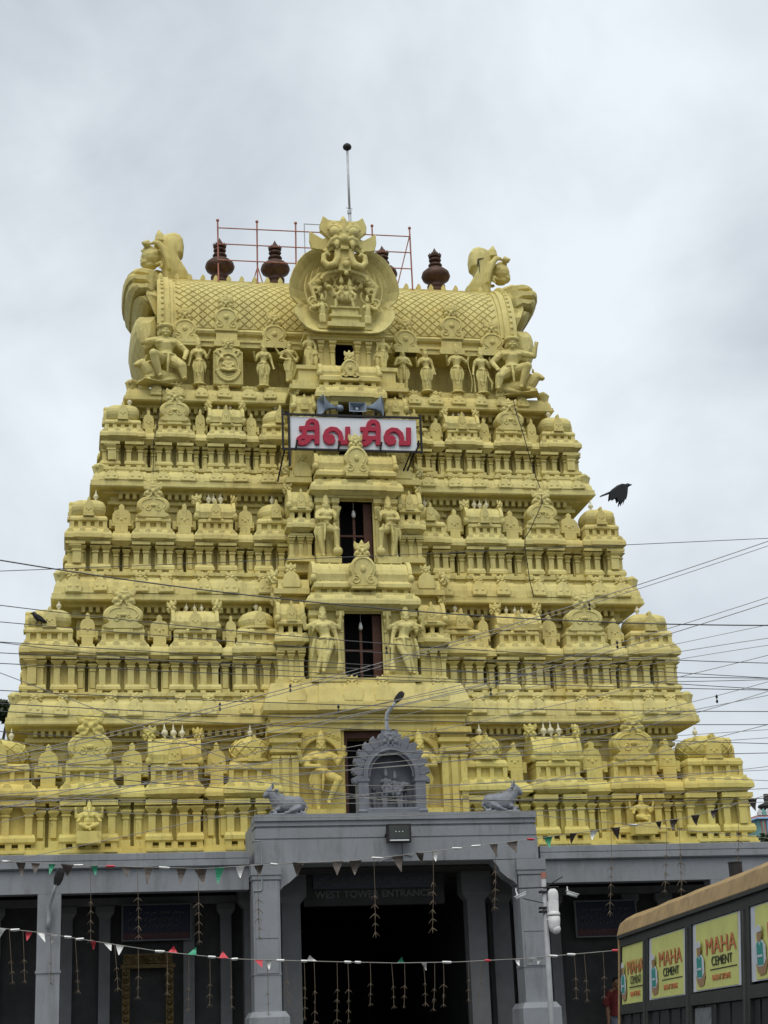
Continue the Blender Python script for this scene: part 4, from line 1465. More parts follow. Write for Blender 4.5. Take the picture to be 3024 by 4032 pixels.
def figure(H=1.3, sway=0.0, arms=(), legs=None, skirt=True, crown='cone', bulk=1.0, female=False, lean=0.0, head_turn=0.0, hs=1.0, moustache=False, extra=None, sash=True, sit=None):
    """a stucco figure facing -y, feet at z=0, fused into one surface. All numbers in units of its height."""
    m = MB()
    b = bulk
    hipz = sit if sit else .47
    dz = hipz - .47
    hx = sway
    pel = (hx, 0, hipz)
    waist = (hx * .6 + lean * .3, 0, .565 + dz)
    chest = (lean, -.005, .665 + dz)
    neck = (lean * 1.2, 0, .755 + dz)
    head = (lean * 1.35 + head_turn * .02, -.012 - (hs - 1) * .06, .815 + dz + (hs - 1) * .11)
    m.ell(pel, (.092 * b * (1.06 if female else 1), .075 * b, .07))
    m.ell(waist, (.066 * b * (.88 if female else 1), .056 * b, .075))
    m.ell(chest, (.1 * b, .07 * b, .085))
    m.tube([pel, waist, chest, neck], [.08 * b, .062 * b, .08 * b, .036], 10)
    for s in (-1, 1):
        if female:
            m.ell((chest[0] + s * .042, -.062, chest[2]), (.038, .036, .036))
        else:
            m.ell((chest[0] + s * .045 * b, -.045 * b, chest[2] + .015), (.05 * b, .03 * b, .035))
    # shoulders
    sh = {s: (lean * 1.1 + s * .105 * b, 0, .715 + dz) for s in (-1, 1)}
    m.tube([sh[-1], (lean * 1.1, .0, .728 + dz), sh[1]], [.038 * b, .05 * b, .038 * b], 8)
    # head with face
    hr = .052
    hd0 = len(m.v)
    m.ell(head, (hr * .9, hr, hr * 1.18), 14, 9)
    fx = head_turn * .012
    m.ell((head[0] + fx, head[1] - hr * .98, head[2] - .006), (.009, .014, .018), 8, 5)
    m.ell((head[0] + fx, head[1] - hr * .85, head[2] - .034), (.018, .012, .007), 8, 5)
    m.ell((head[0] + fx, head[1] - hr * .7, head[2] - .052), (.02, .018, .014), 8, 5)
    for s in (-1, 1):
        m.ell((head[0] + fx + s * .019, head[1] - hr * .86, head[2] + .012), (.011, .008, .008), 8, 5)
        m.ell((head[0] + fx + s * .02, head[1] - hr * .84, head[2] + .025), (.017, .01, .005), 8, 5)
        m.ell((head[0] + s * hr * .95, head[1] + .005, head[2] - .012), (.012, .02, .036), 8, 5)
        if moustache:
            m.tube([(head[0] + fx, head[1] - hr * .97, head[2] - .026), (head[0] + fx + s * .026, head[1] - hr * .86, head[2] - .031), (head[0] + fx + s * .04, head[1] - hr * .6, head[2] - .02)], [.009, .009, .004], 6)
    if crown == 'cone':
        m.lathe([(.056, head[2] + .035), (.062, head[2] + .045), (.05, head[2] + .058), (.052, head[2] + .09), (.044, head[2] + .1), (.044, head[2] + .125), (.034, head[2] + .133), (.032, head[2] + .155), (.018, head[2] + .165), (.016, head[2] + .185), (.004, head[2] + .195)], head[0], head[1] + .008, 12)
    elif crown == 'turban':
        m.tube([(head[0] + .06 * math.cos(R(a)), head[1] + .01 + .06 * math.sin(R(a)), head[2] + .038) for a in range(0, 361, 30)], .022, 7)
        m.ell((head[0], head[1] + .01, head[2] + .05), (.055, .055, .03))
        m.ell((head[0], head[1] + .055, head[2] - .01), (.07, .04, .06))
    elif crown == 'bun':
        m.lathe([(.055, head[2] + .03), (.058, head[2] + .045), (.04, head[2] + .06), (.046, head[2] + .08), (.05, head[2] + .1), (.036, head[2] + .12), (.012, head[2] + .135)], head[0], head[1] + .01, 12)
    if hs != 1.0:
        for i in range(hd0, len(m.v)):
            p = m.v[i]
            m.v[i] = tuple(head[k] + (p[k] - head[k]) * hs for k in range(3))
    m.tube([neck, head], [.04 * b, .034 * hs], 8)
    # necklace and belt
    m.tube([(chest[0] + .068 * math.cos(R(a)), -.02 - .05 * b * abs(math.sin(R(a))), .735 + dz - .045 * abs(math.sin(R(a)))) for a in range(0, 181, 20)], .009, 5)
    m.tube([(pel[0] + .093 * b * math.cos(R(a)), .078 * b * math.sin(R(a)), hipz + .035) for a in range(0, 361, 30)], .015, 6)
    # arms: list of (side, elbow, hand)
    for (s, el, ha) in arms:
        p0 = sh[s]
        e = (p0[0] + el[0], el[1], p0[2] + el[2])
        h = (p0[0] + ha[0], ha[1], p0[2] + ha[2])
        m.tube([p0, ((p0[0] + e[0]) / 2, (p0[1] + e[1]) / 2, (p0[2] + e[2]) / 2), e], [.036 * b, .034 * b, .028 * b], 8)
        m.ell(e, .029 * b, 8, 5)
        m.tube([e, h], [.028 * b, .02 * b], 8)
        d = (Vector(h) - Vector(e)).normalized()
        pc = Vector(h) + d * .022
        m.ell(pc, (.021 * b, .018 * b, .026 * b), 8, 5)
        side = d.cross(Vector((0, 1, 0)))
        side = side.normalized() if side.length > .1 else Vector((1, 0, 0))
        for k in (-1.5, -.5, .5, 1.5):
            q = pc + side * k * .009 * b
            m.tube([q, q + d * .028 + side * k * .003, q + d * .048 + Vector((0, -.008, 0))], [.0075 * b, .007 * b, .005], 5)
        m.tube([pc, pc + side * .024 * s + d * .012, pc + side * .03 * s + d * .03], [.008, .008, .005], 5)
        m.tube([(Vector(p0) * .55 + Vector(e) * .45) + Vector((.034 * b * math.cos(R(a)), .034 * b * math.sin(R(a)), 0)) for a in range(0, 361, 45)], .009, 5)
    # legs: (side, knee, ankle) relative to pelvis centre / floor
    if legs is None:
        legs = [(-1, (-.05, -.015, .26), (-.055, 0, .035)), (1, (.05, -.015, .26), (.055, 0, .035))]
    for (s, kn, an) in legs:
        h0 = (pel[0] + s * .048 * b, 0, hipz - .015)
        m.tube([h0, tuple((Vector(h0) * .5 + Vector(kn) * .5)), kn], [.062 * b, .056 * b, .042 * b], 10)
        m.ell(kn, .043 * b, 8, 6)
        mid = Vector(kn) * .6 + Vector(an) * .4
        m.tube([kn, mid + Vector((0, .008, 0)), an], [.04 * b, .04 * b, .024 * b], 8)
        m.ell((an[0], an[1] - .035, max(an[2] - .018, .012)), (.022 * b, .055, .017), 8, 5)
        for k in range(3):
            m.tube([(an[0], an[1], an[2] + .015), (an[0] + .028 * b, an[1], an[2] + .012), (an[0], an[1] - .028 * b, an[2] + .01), (an[0] - .028 * b, an[1], an[2] + .012), (an[0], an[1], an[2] + .015)], .008, 5)
            break
    if skirt:
        m.lathe([(.088 * b, hipz + .03), (.1 * b, hipz - .04), (.098 * b, .3), (.088 * b, .16), (.09 * b, .06), (.098 * b, .035), (.07, .03)], pel[0] * .7, .0, 14, sy=.72)
        for k in range(-2, 3):
            m.tube([(pel[0] + k * .028, -.068 * b, hipz - .02), (pel[0] * .8 + k * .034, -.078 * b, .25), (pel[0] * .7 + k * .037, -.075 * b, .06)], [.008, .009, .007], 5)
    if sash:
        m.tube([(pel[0] + .01, -.085 * b, hipz + .02), (pel[0], -.1 * b, hipz - .1), (pel[0] - .005, -.09 * b, hipz - .24)], [.014, .022, .012], 7)
        for s in (-1, 1):
            m.tube([(pel[0] + s * .1 * b, -.01, hipz + .03), (pel[0] + s * .125 * b, -.02, hipz - .08), (pel[0] + s * .11 * b, -.02, hipz - .2)], [.014, .018, .008], 6)
    if extra:
        extra(m, dict(sh=sh, head=head, pel=pel, b=b, hipz=hipz))
    for i, p in enumerate(m.v):
        m.v[i] = (p[0] * H, p[1] * H, p[2] * H)
    return m


def statue(label, H, loc, group, name='statue', material=YEL, flip=1, voxel=.0105, rot=0, me=None, **kw):
    if me is None:
        me = remeshed(figure(H, **kw), name, material, voxel * H, 1)
    o = obj(name, me, None, loc, (0, 0, rot), (flip, 1, 1))
    tag(o, label, 'statue', group)
    return o, me


GV = 'stucco figures under the roof'
ZB = 17.86
YS = 4.86
A_DOWN = lambda s: (s, (s * .045, .01, -.15), (s * .07, -.03, -.28))
A_BLESS = lambda s: (s, (s * .06, -.01, -.15), (s * .10, -.11, -.06))
A_WAIST = lambda s: (s, (s * .085, .02, -.14), (s * .005, -.08, -.2))
A_UP = lambda s: (s, (s * .11, .02, -.06), (s * .13, -.03, .09))


def ped(m, k):
    m.lathe([(.13, -.005), (.14, .01), (.12, .03), (.1, .032)], k['pel'][0], 0, 12)


statue('slender skirted woman statue beside the left crouching giant', 1.33, (-3.68, YS, ZB), GV, sway=.02, female=True, crown='cone', arms=[A_DOWN(-1), A_BLESS(1)], extra=ped)
statue('woman statue with raised right hand between the round shield plaque and turbaned figure', 1.30, (-2.0, YS, ZB), GV, sway=-.02, female=True, arms=[A_BLESS(-1), A_DOWN(1)], extra=ped)


def vina(m, k):
    m.tube([(-.17, -.1, .78), (.02, -.11, .6), (.12, -.1, .5)], [.012, .014, .02], 6)
    m.ell((.13, -.09, .48), (.05, .04, .05))


statue('four armed statue holding a staff left of the small dormer', 1.2, (-1.36, 4.72, ZB + .1), GV, arms=[A_WAIST(-1), A_WAIST(1), (-1, (-.11, .03, -.05), (-.19, -.02, .06))], crown='bun', extra=vina)


def consort(m, k):
    x = .15
    m.ell((x, -.02, .2), (.06, .05, .16))
    m.ell((x, -.02, .4), (.05, .045, .08))
    m.ell((x, -.03, .52), (.035, .035, .045))
    m.tube([(x, -.03, .55), (x, -.03, .64)], [.035, .008], 7)
    m.tube([(x - .05, -.02, .43), (x - .08, -.06, .34), (x - .02, -.08, .36)], [.022, .02, .016], 6)
    m.tube([(x + .05, -.02, .43), (x + .08, -.03, .33), (x + .09, -.05, .25)], [.022, .02, .016], 6)


statue('crowned statue with small consort standing on the pedestal left of the dormer window', 1.02, (-.92, 4.2, 18.16), 'pairs beside the dormer window', arms=[A_BLESS(-1), A_DOWN(1)], extra=consort, voxel=.014)


def consort_l(m, k):
    n = len(m.v)
    consort(m, k)
    for i in range(n, len(m.v)):
        p = m.v[i]
        m.v[i] = (-p[0], p[1], p[2])


statue('crowned statue with small consort standing on the pedestal right of the dormer window', 1.02, (.98, 4.2, 18.16), 'pairs beside the dormer window', arms=[A_DOWN(-1), A_BLESS(1)], extra=consort_l, voxel=.014)
statue('bare legged statue with folded hands right of the dormer pedestal', 1.30, (1.62, YS, ZB), GV, skirt=False, arms=[(-1, (-.06, -.02, -.15), (.05, -.1, -.12)), (1, (.06, -.02, -.15), (-.05, -.1, -.12))], crown='bun', extra=ped)
statue('woman statue with one raised palm between praying figure and archer', 1.30, (2.22, YS, ZB), GV, sway=.015, female=True, arms=[A_BLESS(-1), A_DOWN(1)], crown='bun', extra=ped)


def bow(m, k):
    pts = [(.23 + .05 * math.sin(math.pi * t) * (1 if t < .5 else .8), -.05, .02 + .78 * t) for t in [i / 14 for i in range(15)]]
    pts = [(.24 + .03 * math.sin(t * 2 * math.pi), -.05, .02 + .8 * t) for t in [i / 16 for i in range(17)]]
    m.tube(pts, .011, 6)
    ped(m, k)


statue('large crowned archer statue gripping a tall bow', 1.41, (3.05, YS, ZB), GV, arms=[A_BLESS(-1), (1, (.1, 0, -.1), (.13, -.06, .02))], extra=bow)


def club(m, k):
    m.tube([(-.17, -.03, .48), (-.15, -.03, .2), (-.15, -.03, .02)], [.012, .014, .02], 6)
    m.tube([(.1, -.06, .4), (.2, -.05, .22), (.18, -.05, .08)], [.012, .03, .012], 6)
    ped(m, k)


statue('crowned archer statue next to the right crouching giant', 1.33, (3.71, YS, ZB), GV, sway=.02, arms=[(-1, (-.045, .01, -.15), (-.065, -.03, -.27)), (1, (.08, -.0, -.14), (.06, -.08, -.03))], extra=club)

# round shield plaque with a seated relief
q = MB()
q.plate([(-.37, 0), (-.37, .88), (-.3, 1.0), (-.12, 1.05), (0, 1.12), (.12, 1.05), (.3, 1.0), (.37, .88), (.37, 0)], 0, .2, .03)
PL = thing('relief_plaque', 'tall stucco plaque framed in beads with a round seated relief', 'plaque', (-2.93, 4.76, 17.86))
obj('panel', q.mesh('panel', YEL), PL)
q = MB()
for k in range(40):
    t = k / 39
    for sx in (-1, 1):
        if k < 26:
            q.ell((sx * .355, -.02, .03 + .86 * k / 25), .025, 6, 4)
bd = obj('bead_row', q.mesh('bead_row', YEL), PL)
bd['kind'] = 'stuff'
q = MB()
q.tube([(.27 * math.cos(R(a)), -.02, .52 + .33 * math.sin(R(a))) for a in range(0, 361, 15)], .03, 6)
for k in range(13):
    a = R(200 + 140 * k / 12)
    q.ell((.31 * math.cos(a), -.02, .5 + .38 * math.sin(a)), .045, 7, 5)
    q.ell((.25 * math.cos(a), -.03, .5 + .3 * math.sin(a)), .03, 7, 5)
q.ell((0, -.03, .46), (.15, .06, .08))
q.ell((0, -.03, .58), (.09, .06, .11))
q.ell((0, -.06, .7), (.055, .05, .06))
for s in (-1, 1):
    q.tube([(s * .08, -.03, .63), (s * .15, -.06, .54), (s * .09, -.1, .5)], [.035, .03, .025], 6)
    q.tube([(s * .1, -.04, .43), (s * .2, -.06, .4), (0, -.09, .37)], [.05, .045, .035], 6)
    q.tube(spiral(s * .22, .86, .1, .03, 1.2, 0, -.02, 14, s), .025, 5)
q.ell((-.16, -.05, .72), .06)
obj('relief', remeshed(q, 'relief', YEL, .016, 1), PL)
obj('mask', MASK[YEL.name], PL, (0, .02, 1.0), (0, 0, 0), .3)


# crouching giants at the ends with their bulls
def hold(m, k):
    pass


gi_legs = [(-1, (-.2, -.17, .33), (-.1, -.1, .05)), (1, (.19, -.14, .20), (.22, -.12, .03))]
gi = figure(1.9, sit=.34, bulk=1.42, hs=1.4, arms=[(-1, (-.15, -.03, -.05), (-.18, -.06, .08)), (1, (.14, -.02, -.13), (.09, -.14, -.26))], legs=gi_legs, skirt=False, crown='turban', moustache=True, lean=-.015)
gim = remeshed(gi, 'giant', YEL, .016, 1)
for s, nm in ((-1, 'left'), (1, 'right')):
    o = obj('giant_statue', gim, None, (s * 4.5, 4.72, 17.86), (0, 0, R(8) * -s), (-s, 1, 1))
    tag(o, 'bare chested moustached giant crouching under the %s end of the roof' % nm, 'statue', 'crouching giants')


def bull(H, seated=True):
    """seated bull, head towards -x, facing left; about 1.5 H long"""
    m = MB()
    m.ell((.12, 0, .28), (.44, .24, .27))
    m.ell((-.16, 0, .32), (.24, .22, .28))
    m.ell((.38, 0, .27), (.26, .25, .27))
    m.ell((-.14, 0, .52), (.14, .1, .1))
    m.tube([(-.22, 0, .36), (-.34, 0, .52), (-.42, 0, .64)], [.22, .19, .16], 10)
    m.tube([(-.40, 0, .68), (-.50, 0, .64), (-.60, 0, .56)], [.15, .125, .095], 10)
    m.ell((-.61, 0, .555), (.085, .095, .08))
    for s in (-1, 1):
        m.tube([(-.38, s * .07, .76), (-.40, s * .12, .86), (-.36, s * .13, .95)], [.04, .03, .008], 7)
        m.tube([(-.35, s * .1, .7), (-.28, s * .2, .68), (-.22, s * .24, .66)], [.03, .045, .012], 6)
        m.ell((-.5, s * .085, .68), .024, 7, 5)
        m.tube([(-.2, s * .14, .16), (-.45, s * .16, .09), (-.3, s * .2, .045)], [.08, .06, .04], 8)
        m.tube([(.42, s * .17, .2), (.2, s * .25, .1), (.05, s * .24, .05)], [.13, .08, .045], 8)
        m.tube([(.05, s * .24, .05), (-.06, s * .24, .04)], [.045, .035], 7)
    m.tube([(-.3, -.0, .44), (-.36, 0, .36), (-.28, 0, .22)], [.05, .05, .04], 7)
    m.tube([(.6, 0, .34), (.68, -.08, .2), (.58, -.2, .06), (.44, -.25, .05)], [.035, .03, .025, .03], 6)
    for k in range(10):
        a = R(36 * k)
        m.ell((-.27 + .05 * math.sin(a), .165 * math.cos(a), .42 + .13 * math.sin(a)), .026, 6, 4)
    m.box(-.5, .62, -.26, .26, -.02, .035)
    for i, p in enumerate(m.v):
        m.v[i] = tuple(c * H for c in p)
    return m


bm_y = remeshed(bull(.95), 'bull', YEL, .018, 1)
for s, nm in ((-1, 'left'), (1, 'right')):
    o = obj('bull_statue', bm_y, None, (s * 4.72, 4.78, 17.82), (0, 0, R(-25) * s), (-s, 1, 1))
    o.scale = (1 if s < 0 else -1, 1, .78)
    tag(o, 'yellow stucco bull lying beneath the %s crouching giant' % nm, 'bull statue', 'yellow bulls')

# door guardians
G2 = 'guardians of the second door'


def mace(m, k):
    m.ell((.15, -.1, .07), .075)
    m.tube([(.15, -.1, .1), (.13, -.12, .33), (.10, -.13, .5)], [.025, .03, .022], 7)


g2 = figure(1.6, sway=-.04, lean=.0, arms=[(-1, (-.03, -.06, -.12), (.12, -.14, -.14)), (1, (.03, -.05, -.13), (.06, -.13, -.02))],
            legs=[(-1, (-.08, -.01, .25), (-.05, 0, .035)), (1, (.14, -.12, .40), (.14, -.08, .15))], skirt=False, crown='cone', bulk=1.12, moustache=True, extra=mace)
g2m = remeshed(g2, 'guardian', YEL, .015, 1)
for s, nm in ((-1, 'left'), (1, 'right')):
    o = obj('guardian_statue', g2m, None, (s * .76, 3.27, 12.9), (0, 0, 0), (-s, 1, 1))
    tag(o, 'guardian statue with crossed arms and one leg on a mace, %s of the upper doorway' % nm, 'statue', G2)


def mace1(m, k):
    m.tube([(.19, -.06, .45), (.2, -.06, .2), (.2, -.06, .1)], [.022, .024, .05], 7)
    m.ell((.2, -.06, .06), .055)
    m.tube([(-.13, -.05, .5), (-.16, -.05, .35), (-.17, -.05, .22)], [.02, .03, .012], 6)


g1 = figure(1.72, sway=.03, lean=-.01, arms=[(-1, (-.05, 0, -.14), (-.06, -.1, -.1)), (1, (.06, 0, -.15), (.09, -.04, -.28)), (-1, (-.12, .02, -.06), (-.14, -.02, .08)), (1, (.12, .02, -.06), (.13, -.02, .1))],
            legs=[(-1, (-.045, -.03, .25), (-.10, -.02, .035)), (1, (.03, -.09, .27), (-.03, -.1, .04))], skirt=False, crown='cone', bulk=1.1, moustache=True, extra=mace1)
g1m = remeshed(g1, 'guardian', YEL, .016, 1)
for s, nm in ((-1, 'left'), (1, 'right')):
    o = obj('guardian_statue', g1m, None, (s * .96, 2.84, 9.94), (0, 0, 0), (-s, 1, 1))
    tag(o, 'four armed guardian statue with crossed legs, %s of the middle doorway' % nm, 'statue', 'guardians of the middle door')

g0 = figure(1.72, sway=.0, bulk=1.28, hs=1.15, arms=[(-1, (-.07, -.02, -.14), (.05, -.14, -.16)), (1, (.09, -.02, -.12), (.15, -.1, -.03)), (-1, (-.13, .0, -.08), (-.17, -.06, .04)), (1, (.13, .0, -.06), (.16, -.03, .06))],
            legs=[(-1, (-.06, -.02, .25), (-.05, 0, .03)), (1, (.2, -.16, .37), (.07, -.12, .09))], skirt=False, crown='cone', moustache=True)
g0m = remeshed(g0, 'guardian', YEL0, .016, 1)
for s, nm in ((-1, 'standing in the arched niche left of the grey shrine arch'), (1, 'in the right arched niche half hidden by grey shrine arch')):
    o = obj('guardian_statue', g0m, None, (s * 1.13, 2.62, 6.82), (0, 0, 0), (-s, 1, 1.0))
    tag(o, 'large moustached guardian statue ' + nm, 'statue', 'guardians of the lowest door')
    q = MB()
    q.box(s * 1.13 - .46, s * 1.13 + .46, 2.4, 2.9, 6.62, 6.82)
    wpart(q, 'statue_ledge', YEL0, TW)


# seated figures on the lowest tier
def trunk_f(m, k):
    h = k['head']
    m.tube([(h[0], h[1] - .05, h[2] - .01), (h[0], h[1] - .09, h[2] - .08), (h[0] + .02, h[1] - .11, h[2] - .15), (h[0] + .06, h[1] - .11, h[2] - .17)], [.032, .028, .022, .015], 8)
    for s in (-1, 1):
        m.ell((h[0] + s * .085, h[1] + .01, h[2]), (.045, .02, .055))
    m.ell((h[0], 0, k['hipz'] + .1), (.12, .11, .11))


seat_l = [(-1, (-.17, -.13, .16), (.02, -.16, .06)), (1, (.17, -.13, .16), (-.02, -.18, .09))]
ga = figure(1.05, sit=.15, bulk=1.25, arms=[(-1, (-.08, -.02, -.14), (-.1, -.12, -.16)), (1, (.08, -.02, -.14), (.1, -.12, -.16)), (-1, (-.13, 0, -.06), (-.14, -.03, .08)), (1, (.13, 0, -.06), (.14, -.03, .08))], legs=seat_l, skirt=False, sash=False, extra=trunk_f)
p = at(505 / 1.508, 2750 + 840 / 1.508, 2.45)
o = obj('seated_statue', remeshed(ga, 'seated_statue', YEL0, .014, 1), None, (-6.27, 2.5, 6.38))
tag(o, 'seated elephant headed statue on a block before the lowest left pilasters', 'statue', 'seated statues on the lowest tier')
sg = figure(1.02, sit=.15, bulk=1.2, arms=[(-1, (-.08, -.02, -.14), (-.1, -.12, -.16)), (1, (.08, -.02, -.14), (.1, -.12, -.1)), (-1, (-.13, 0, -.06), (-.15, -.03, .08)), (1, (.13, 0, -.06), (.15, -.03, .08))],
            legs=[(-1, (-.15, -.15, .16), (.04, -.16, .1)), (1, (.1, -.2, .15), (.09, -.19, -.1))], skirt=False, sash=False)
o = obj('seated_statue', remeshed(sg, 'seated_statue', YEL0, .014, 1), None, (6.27, 2.5, 6.38))
tag(o, 'seated crowned statue with one hanging leg before the lowest right pilasters', 'statue', 'seated statues on the lowest tier')
for s in (-1, 1):
    q = MB()
    q.box(s * 6.27 - .26, s * 6.27 + .26, 2.26, 2.8, 6.14, 6.40)
    wpart(q, 'statue_ledge', YEL0, TW)

# copper pots on the ridge
pm_ = MB()
pm_.lathe([(.30, 0), (.31, .04), (.24, .10), (.2, .16), (.25, .2), (.25, .25), (.18, .3), (.22, .36), (.36, .46), (.40, .56), (.37, .68), (.27, .78), (.2, .83), (.12, .9)], n=24)
cup = pm_.mesh('pot_body', COPPER, True)
rg_ = MB()
rg_.lathe([(.11, 0), (.17, .03), (.195, .08), (.17, .13), (.11, .16)], n=20)
rgm = rg_.mesh('ring', COPPER, True)
sp_ = MB()
sp_.lathe([(.15, 0), (.19, .02), (.19, .08), (.14, .1), (.13, .13), (.07, .2), (.02, .3), (.004, .34)], n=20)
for k in range(14):
    a = 2 * math.pi * k / 14
    sp_.tube([(.17 * math.cos(a), .17 * math.sin(a), .07), (.205 * math.cos(a), .205 * math.sin(a), .12)], [.03, .006], 5)
spm = sp_.mesh('spire', COPPER)
for i, x in enumerate((-2.97, -1.47, 0.02, 1.5, 2.98)):
    lab = ['dark copper pot finial nearest the left horned head', 'dark copper pot finial between two railing posts left of the fanged face', 'dark copper pot finial on the ridge behind the fanged face', 'dark copper pot finial mostly hidden behind the right wing of the fanged gable', 'dark copper pot finial standing clear right of the railing'][i]
    t = thing('pot_finial', lab, 'finial', (x, YC, 21.42), 'copper pots along the ridge')
    t.scale = (1, 1, .92)
    obj('pot_body', cup, t)
    for z, s in ((.86, 1.0), (1.03, .9)):
        obj('ring', rgm, t, (0, 0, z), (0, 0, 0), (s, s, .9))
    obj('spire', spm, t, (0, 0, 1.18), (0, 0, 0), (.92, .92, 1))

# ------------------------------------------------------------------ grey porch in front of the tower
PO = thing('entrance_porch', 'grey painted pillared porch with raised middle parapet in front of the yellow tower', 'porch', (0, 0, 0))
PZ = 1.30          # floor of the porch platform


def pbox(name, material, *a):
    m = MB()
    m.box(*a)
    return wpart(m, name, material, PO)


pbox('platform', PAVE, -14, 14, -.6, 2.9, .02, PZ)
for k in range(5):
    pbox('step', PAVE, -2.3, 2.3, -.6 - .32 * (5 - k), -.6 - .32 * (4 - k) - .003, .02, PZ * (k + 1) / 6)
pbox('roof_slab', GREY, -13.8, 13.8, .42, 2.53, 5.36, 5.60)
for s in (-1, 1):
    x0, x1 = sorted((s * 3.07, s * 14))
    m = MB()
    m.rl([(x0, x1, 0, .42, 4.88), (x0, x1, 0, .42, 5.34)])
    wpart(m, 'beam', GREY, PO)
    m = MB()
    m.rl([(x0, x1, -.06, .42, 5.342), (x0, x1, -.1, .42, 5.37), (x0, x1, -.1, .42, 5.49), (x0, x1, -.085, .42, 5.495), (x0, x1, -.085, .42, 5.505), (x0, x1, -.1, .42, 5.51), (x0, x1, -.1, .42, 5.63), (x0, x1, -.07, .42, 5.64)])
    wpart(m, 'beam_moulding', GREY, PO)
    # main pillar
    xc = s * 2.76
    m = MB()
    h = .27
    m.rl([(xc - h, xc + h, -.4, .2, PZ), (xc - h, xc + h, -.4, .2, 5.34)])
    m.rl([(xc - h + .05, xc + h - .05, -.425, .2, 3.20), (xc - h + .05, xc + h - .05, -.425, .2, 3.86)])
    m.rl([(xc - h + .04, xc + h - .04, -.415, .2, 3.88), (xc - h + .04, xc + h - .04, -.415, .2, 5.0)])
    m.rl([(xc - h - .012, xc + h + .012, -.412, .2, 3.17), (xc - h - .012, xc + h + .012, -.412, .2, 3.199)])
    m.rl([(xc - h - .02, xc + h + .02, -.43, .2, 5.03), (xc - h - .02, xc + h + .02, -.43, .2, 5.10), (xc - h - .04, xc + h + .04, -.45, .2, 5.12), (xc - h - .04, xc + h + .04, -.45, .2, 5.34)])
    p = wpart(m, 'pillar', GREY, PO)
    m = MB()
    m.rl([(xc - .40, xc + .40, -.6, .3, PZ), (xc - .40, xc + .40, -.6, .3, 2.36), (xc - .33, xc + .33, -.5, .25, 2.47)])
    obj('pedestal', m.mesh('pedestal', GREY), p)
    # curved bracket from pillar to parapet
    m = MB()
    pts = [(s * 2.47, 4.82), (s * 2.40, 4.90), (s * 2.28, 4.97), (s * 2.20, 5.04), (s * 2.13, 5.10), (s * 2.09, 5.20), (s * 1.98, 5.34), (s * 2.47, 5.34)]
    m.plate(pts, -.32, .15)
    wpart(m, 'bracket', GREY, PO)
    # outer pillars
    for xo in (7.05, 11.4):
        m = MB()
        xc2 = s * xo
        m.box(xc2 - .23, xc2 + .23, .0 + .003, .40, PZ, 4.88)
        m.rl([(xc2 - .25, xc2 + .25, -.015, .40, 3.35), (xc2 - .25, xc2 + .25, -.015, .40, 3.40)])
        wpart(m, 'pillar', GREY, PO)
    # inner pillars in the dark of the passage
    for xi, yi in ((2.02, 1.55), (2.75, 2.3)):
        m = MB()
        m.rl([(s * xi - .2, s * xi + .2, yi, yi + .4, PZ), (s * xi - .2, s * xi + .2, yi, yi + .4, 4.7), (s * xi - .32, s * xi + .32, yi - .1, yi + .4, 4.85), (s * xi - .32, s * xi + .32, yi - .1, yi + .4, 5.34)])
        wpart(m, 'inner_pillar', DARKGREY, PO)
    x0, x1 = sorted((s * 2.25, s * 9.3))
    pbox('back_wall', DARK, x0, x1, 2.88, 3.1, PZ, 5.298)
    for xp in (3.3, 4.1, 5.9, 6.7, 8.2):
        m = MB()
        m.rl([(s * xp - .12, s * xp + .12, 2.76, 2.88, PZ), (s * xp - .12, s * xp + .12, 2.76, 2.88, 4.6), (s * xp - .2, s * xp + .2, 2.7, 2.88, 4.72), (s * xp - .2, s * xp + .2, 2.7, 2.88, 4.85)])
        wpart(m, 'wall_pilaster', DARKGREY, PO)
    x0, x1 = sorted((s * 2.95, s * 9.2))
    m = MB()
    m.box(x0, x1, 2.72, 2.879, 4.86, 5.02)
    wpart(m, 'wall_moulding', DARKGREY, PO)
    x0, x1 = sorted((s * 9.3, s * 14))
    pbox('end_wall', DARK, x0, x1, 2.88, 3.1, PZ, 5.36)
    x0, x1 = sorted((s * 2.25, s * 2.29))
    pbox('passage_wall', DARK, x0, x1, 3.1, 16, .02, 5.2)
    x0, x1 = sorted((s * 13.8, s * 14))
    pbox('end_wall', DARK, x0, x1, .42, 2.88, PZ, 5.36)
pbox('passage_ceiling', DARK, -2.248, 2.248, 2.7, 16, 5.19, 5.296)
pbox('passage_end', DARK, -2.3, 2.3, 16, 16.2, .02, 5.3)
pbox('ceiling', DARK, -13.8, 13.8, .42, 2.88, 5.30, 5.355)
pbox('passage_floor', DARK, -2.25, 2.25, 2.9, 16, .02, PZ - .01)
# raised parapet over the middle bay
m = MB()
xa = 2.97
lv = [(-xa + .1, 5.342, -.26), (-xa, 5.36, -.30), (-xa, 5.82, -.30), (-xa + .03, 5.825, -.27), (-xa + .03, 5.85, -.27), (-xa + .01, 5.86, -.29), (-xa + .01, 6.06, -.29), (-xa + .05, 6.07, -.25), (-xa + .05, 6.10, -.25), (-xa + .01, 6.11, -.29), (-xa + .01, 6.20, -.29), (-xa, 6.21, -.33), (-xa, 6.345, -.33)]
m.rl([(a, -a, y, .45, z) for a, z, y in lv])
wpart(m, 'parapet', GREY, PO)
pbox('parapet_roof', GREY, -2.9, 2.9, .452, 2.3, 6.1, 6.3)
for s in (-1, 1):
    x0, x1 = sorted((s * 2.7, s * 2.9))
    pbox('parapet_side', GREY, x0, x1, .452, 2.3, 5.6, 6.098)
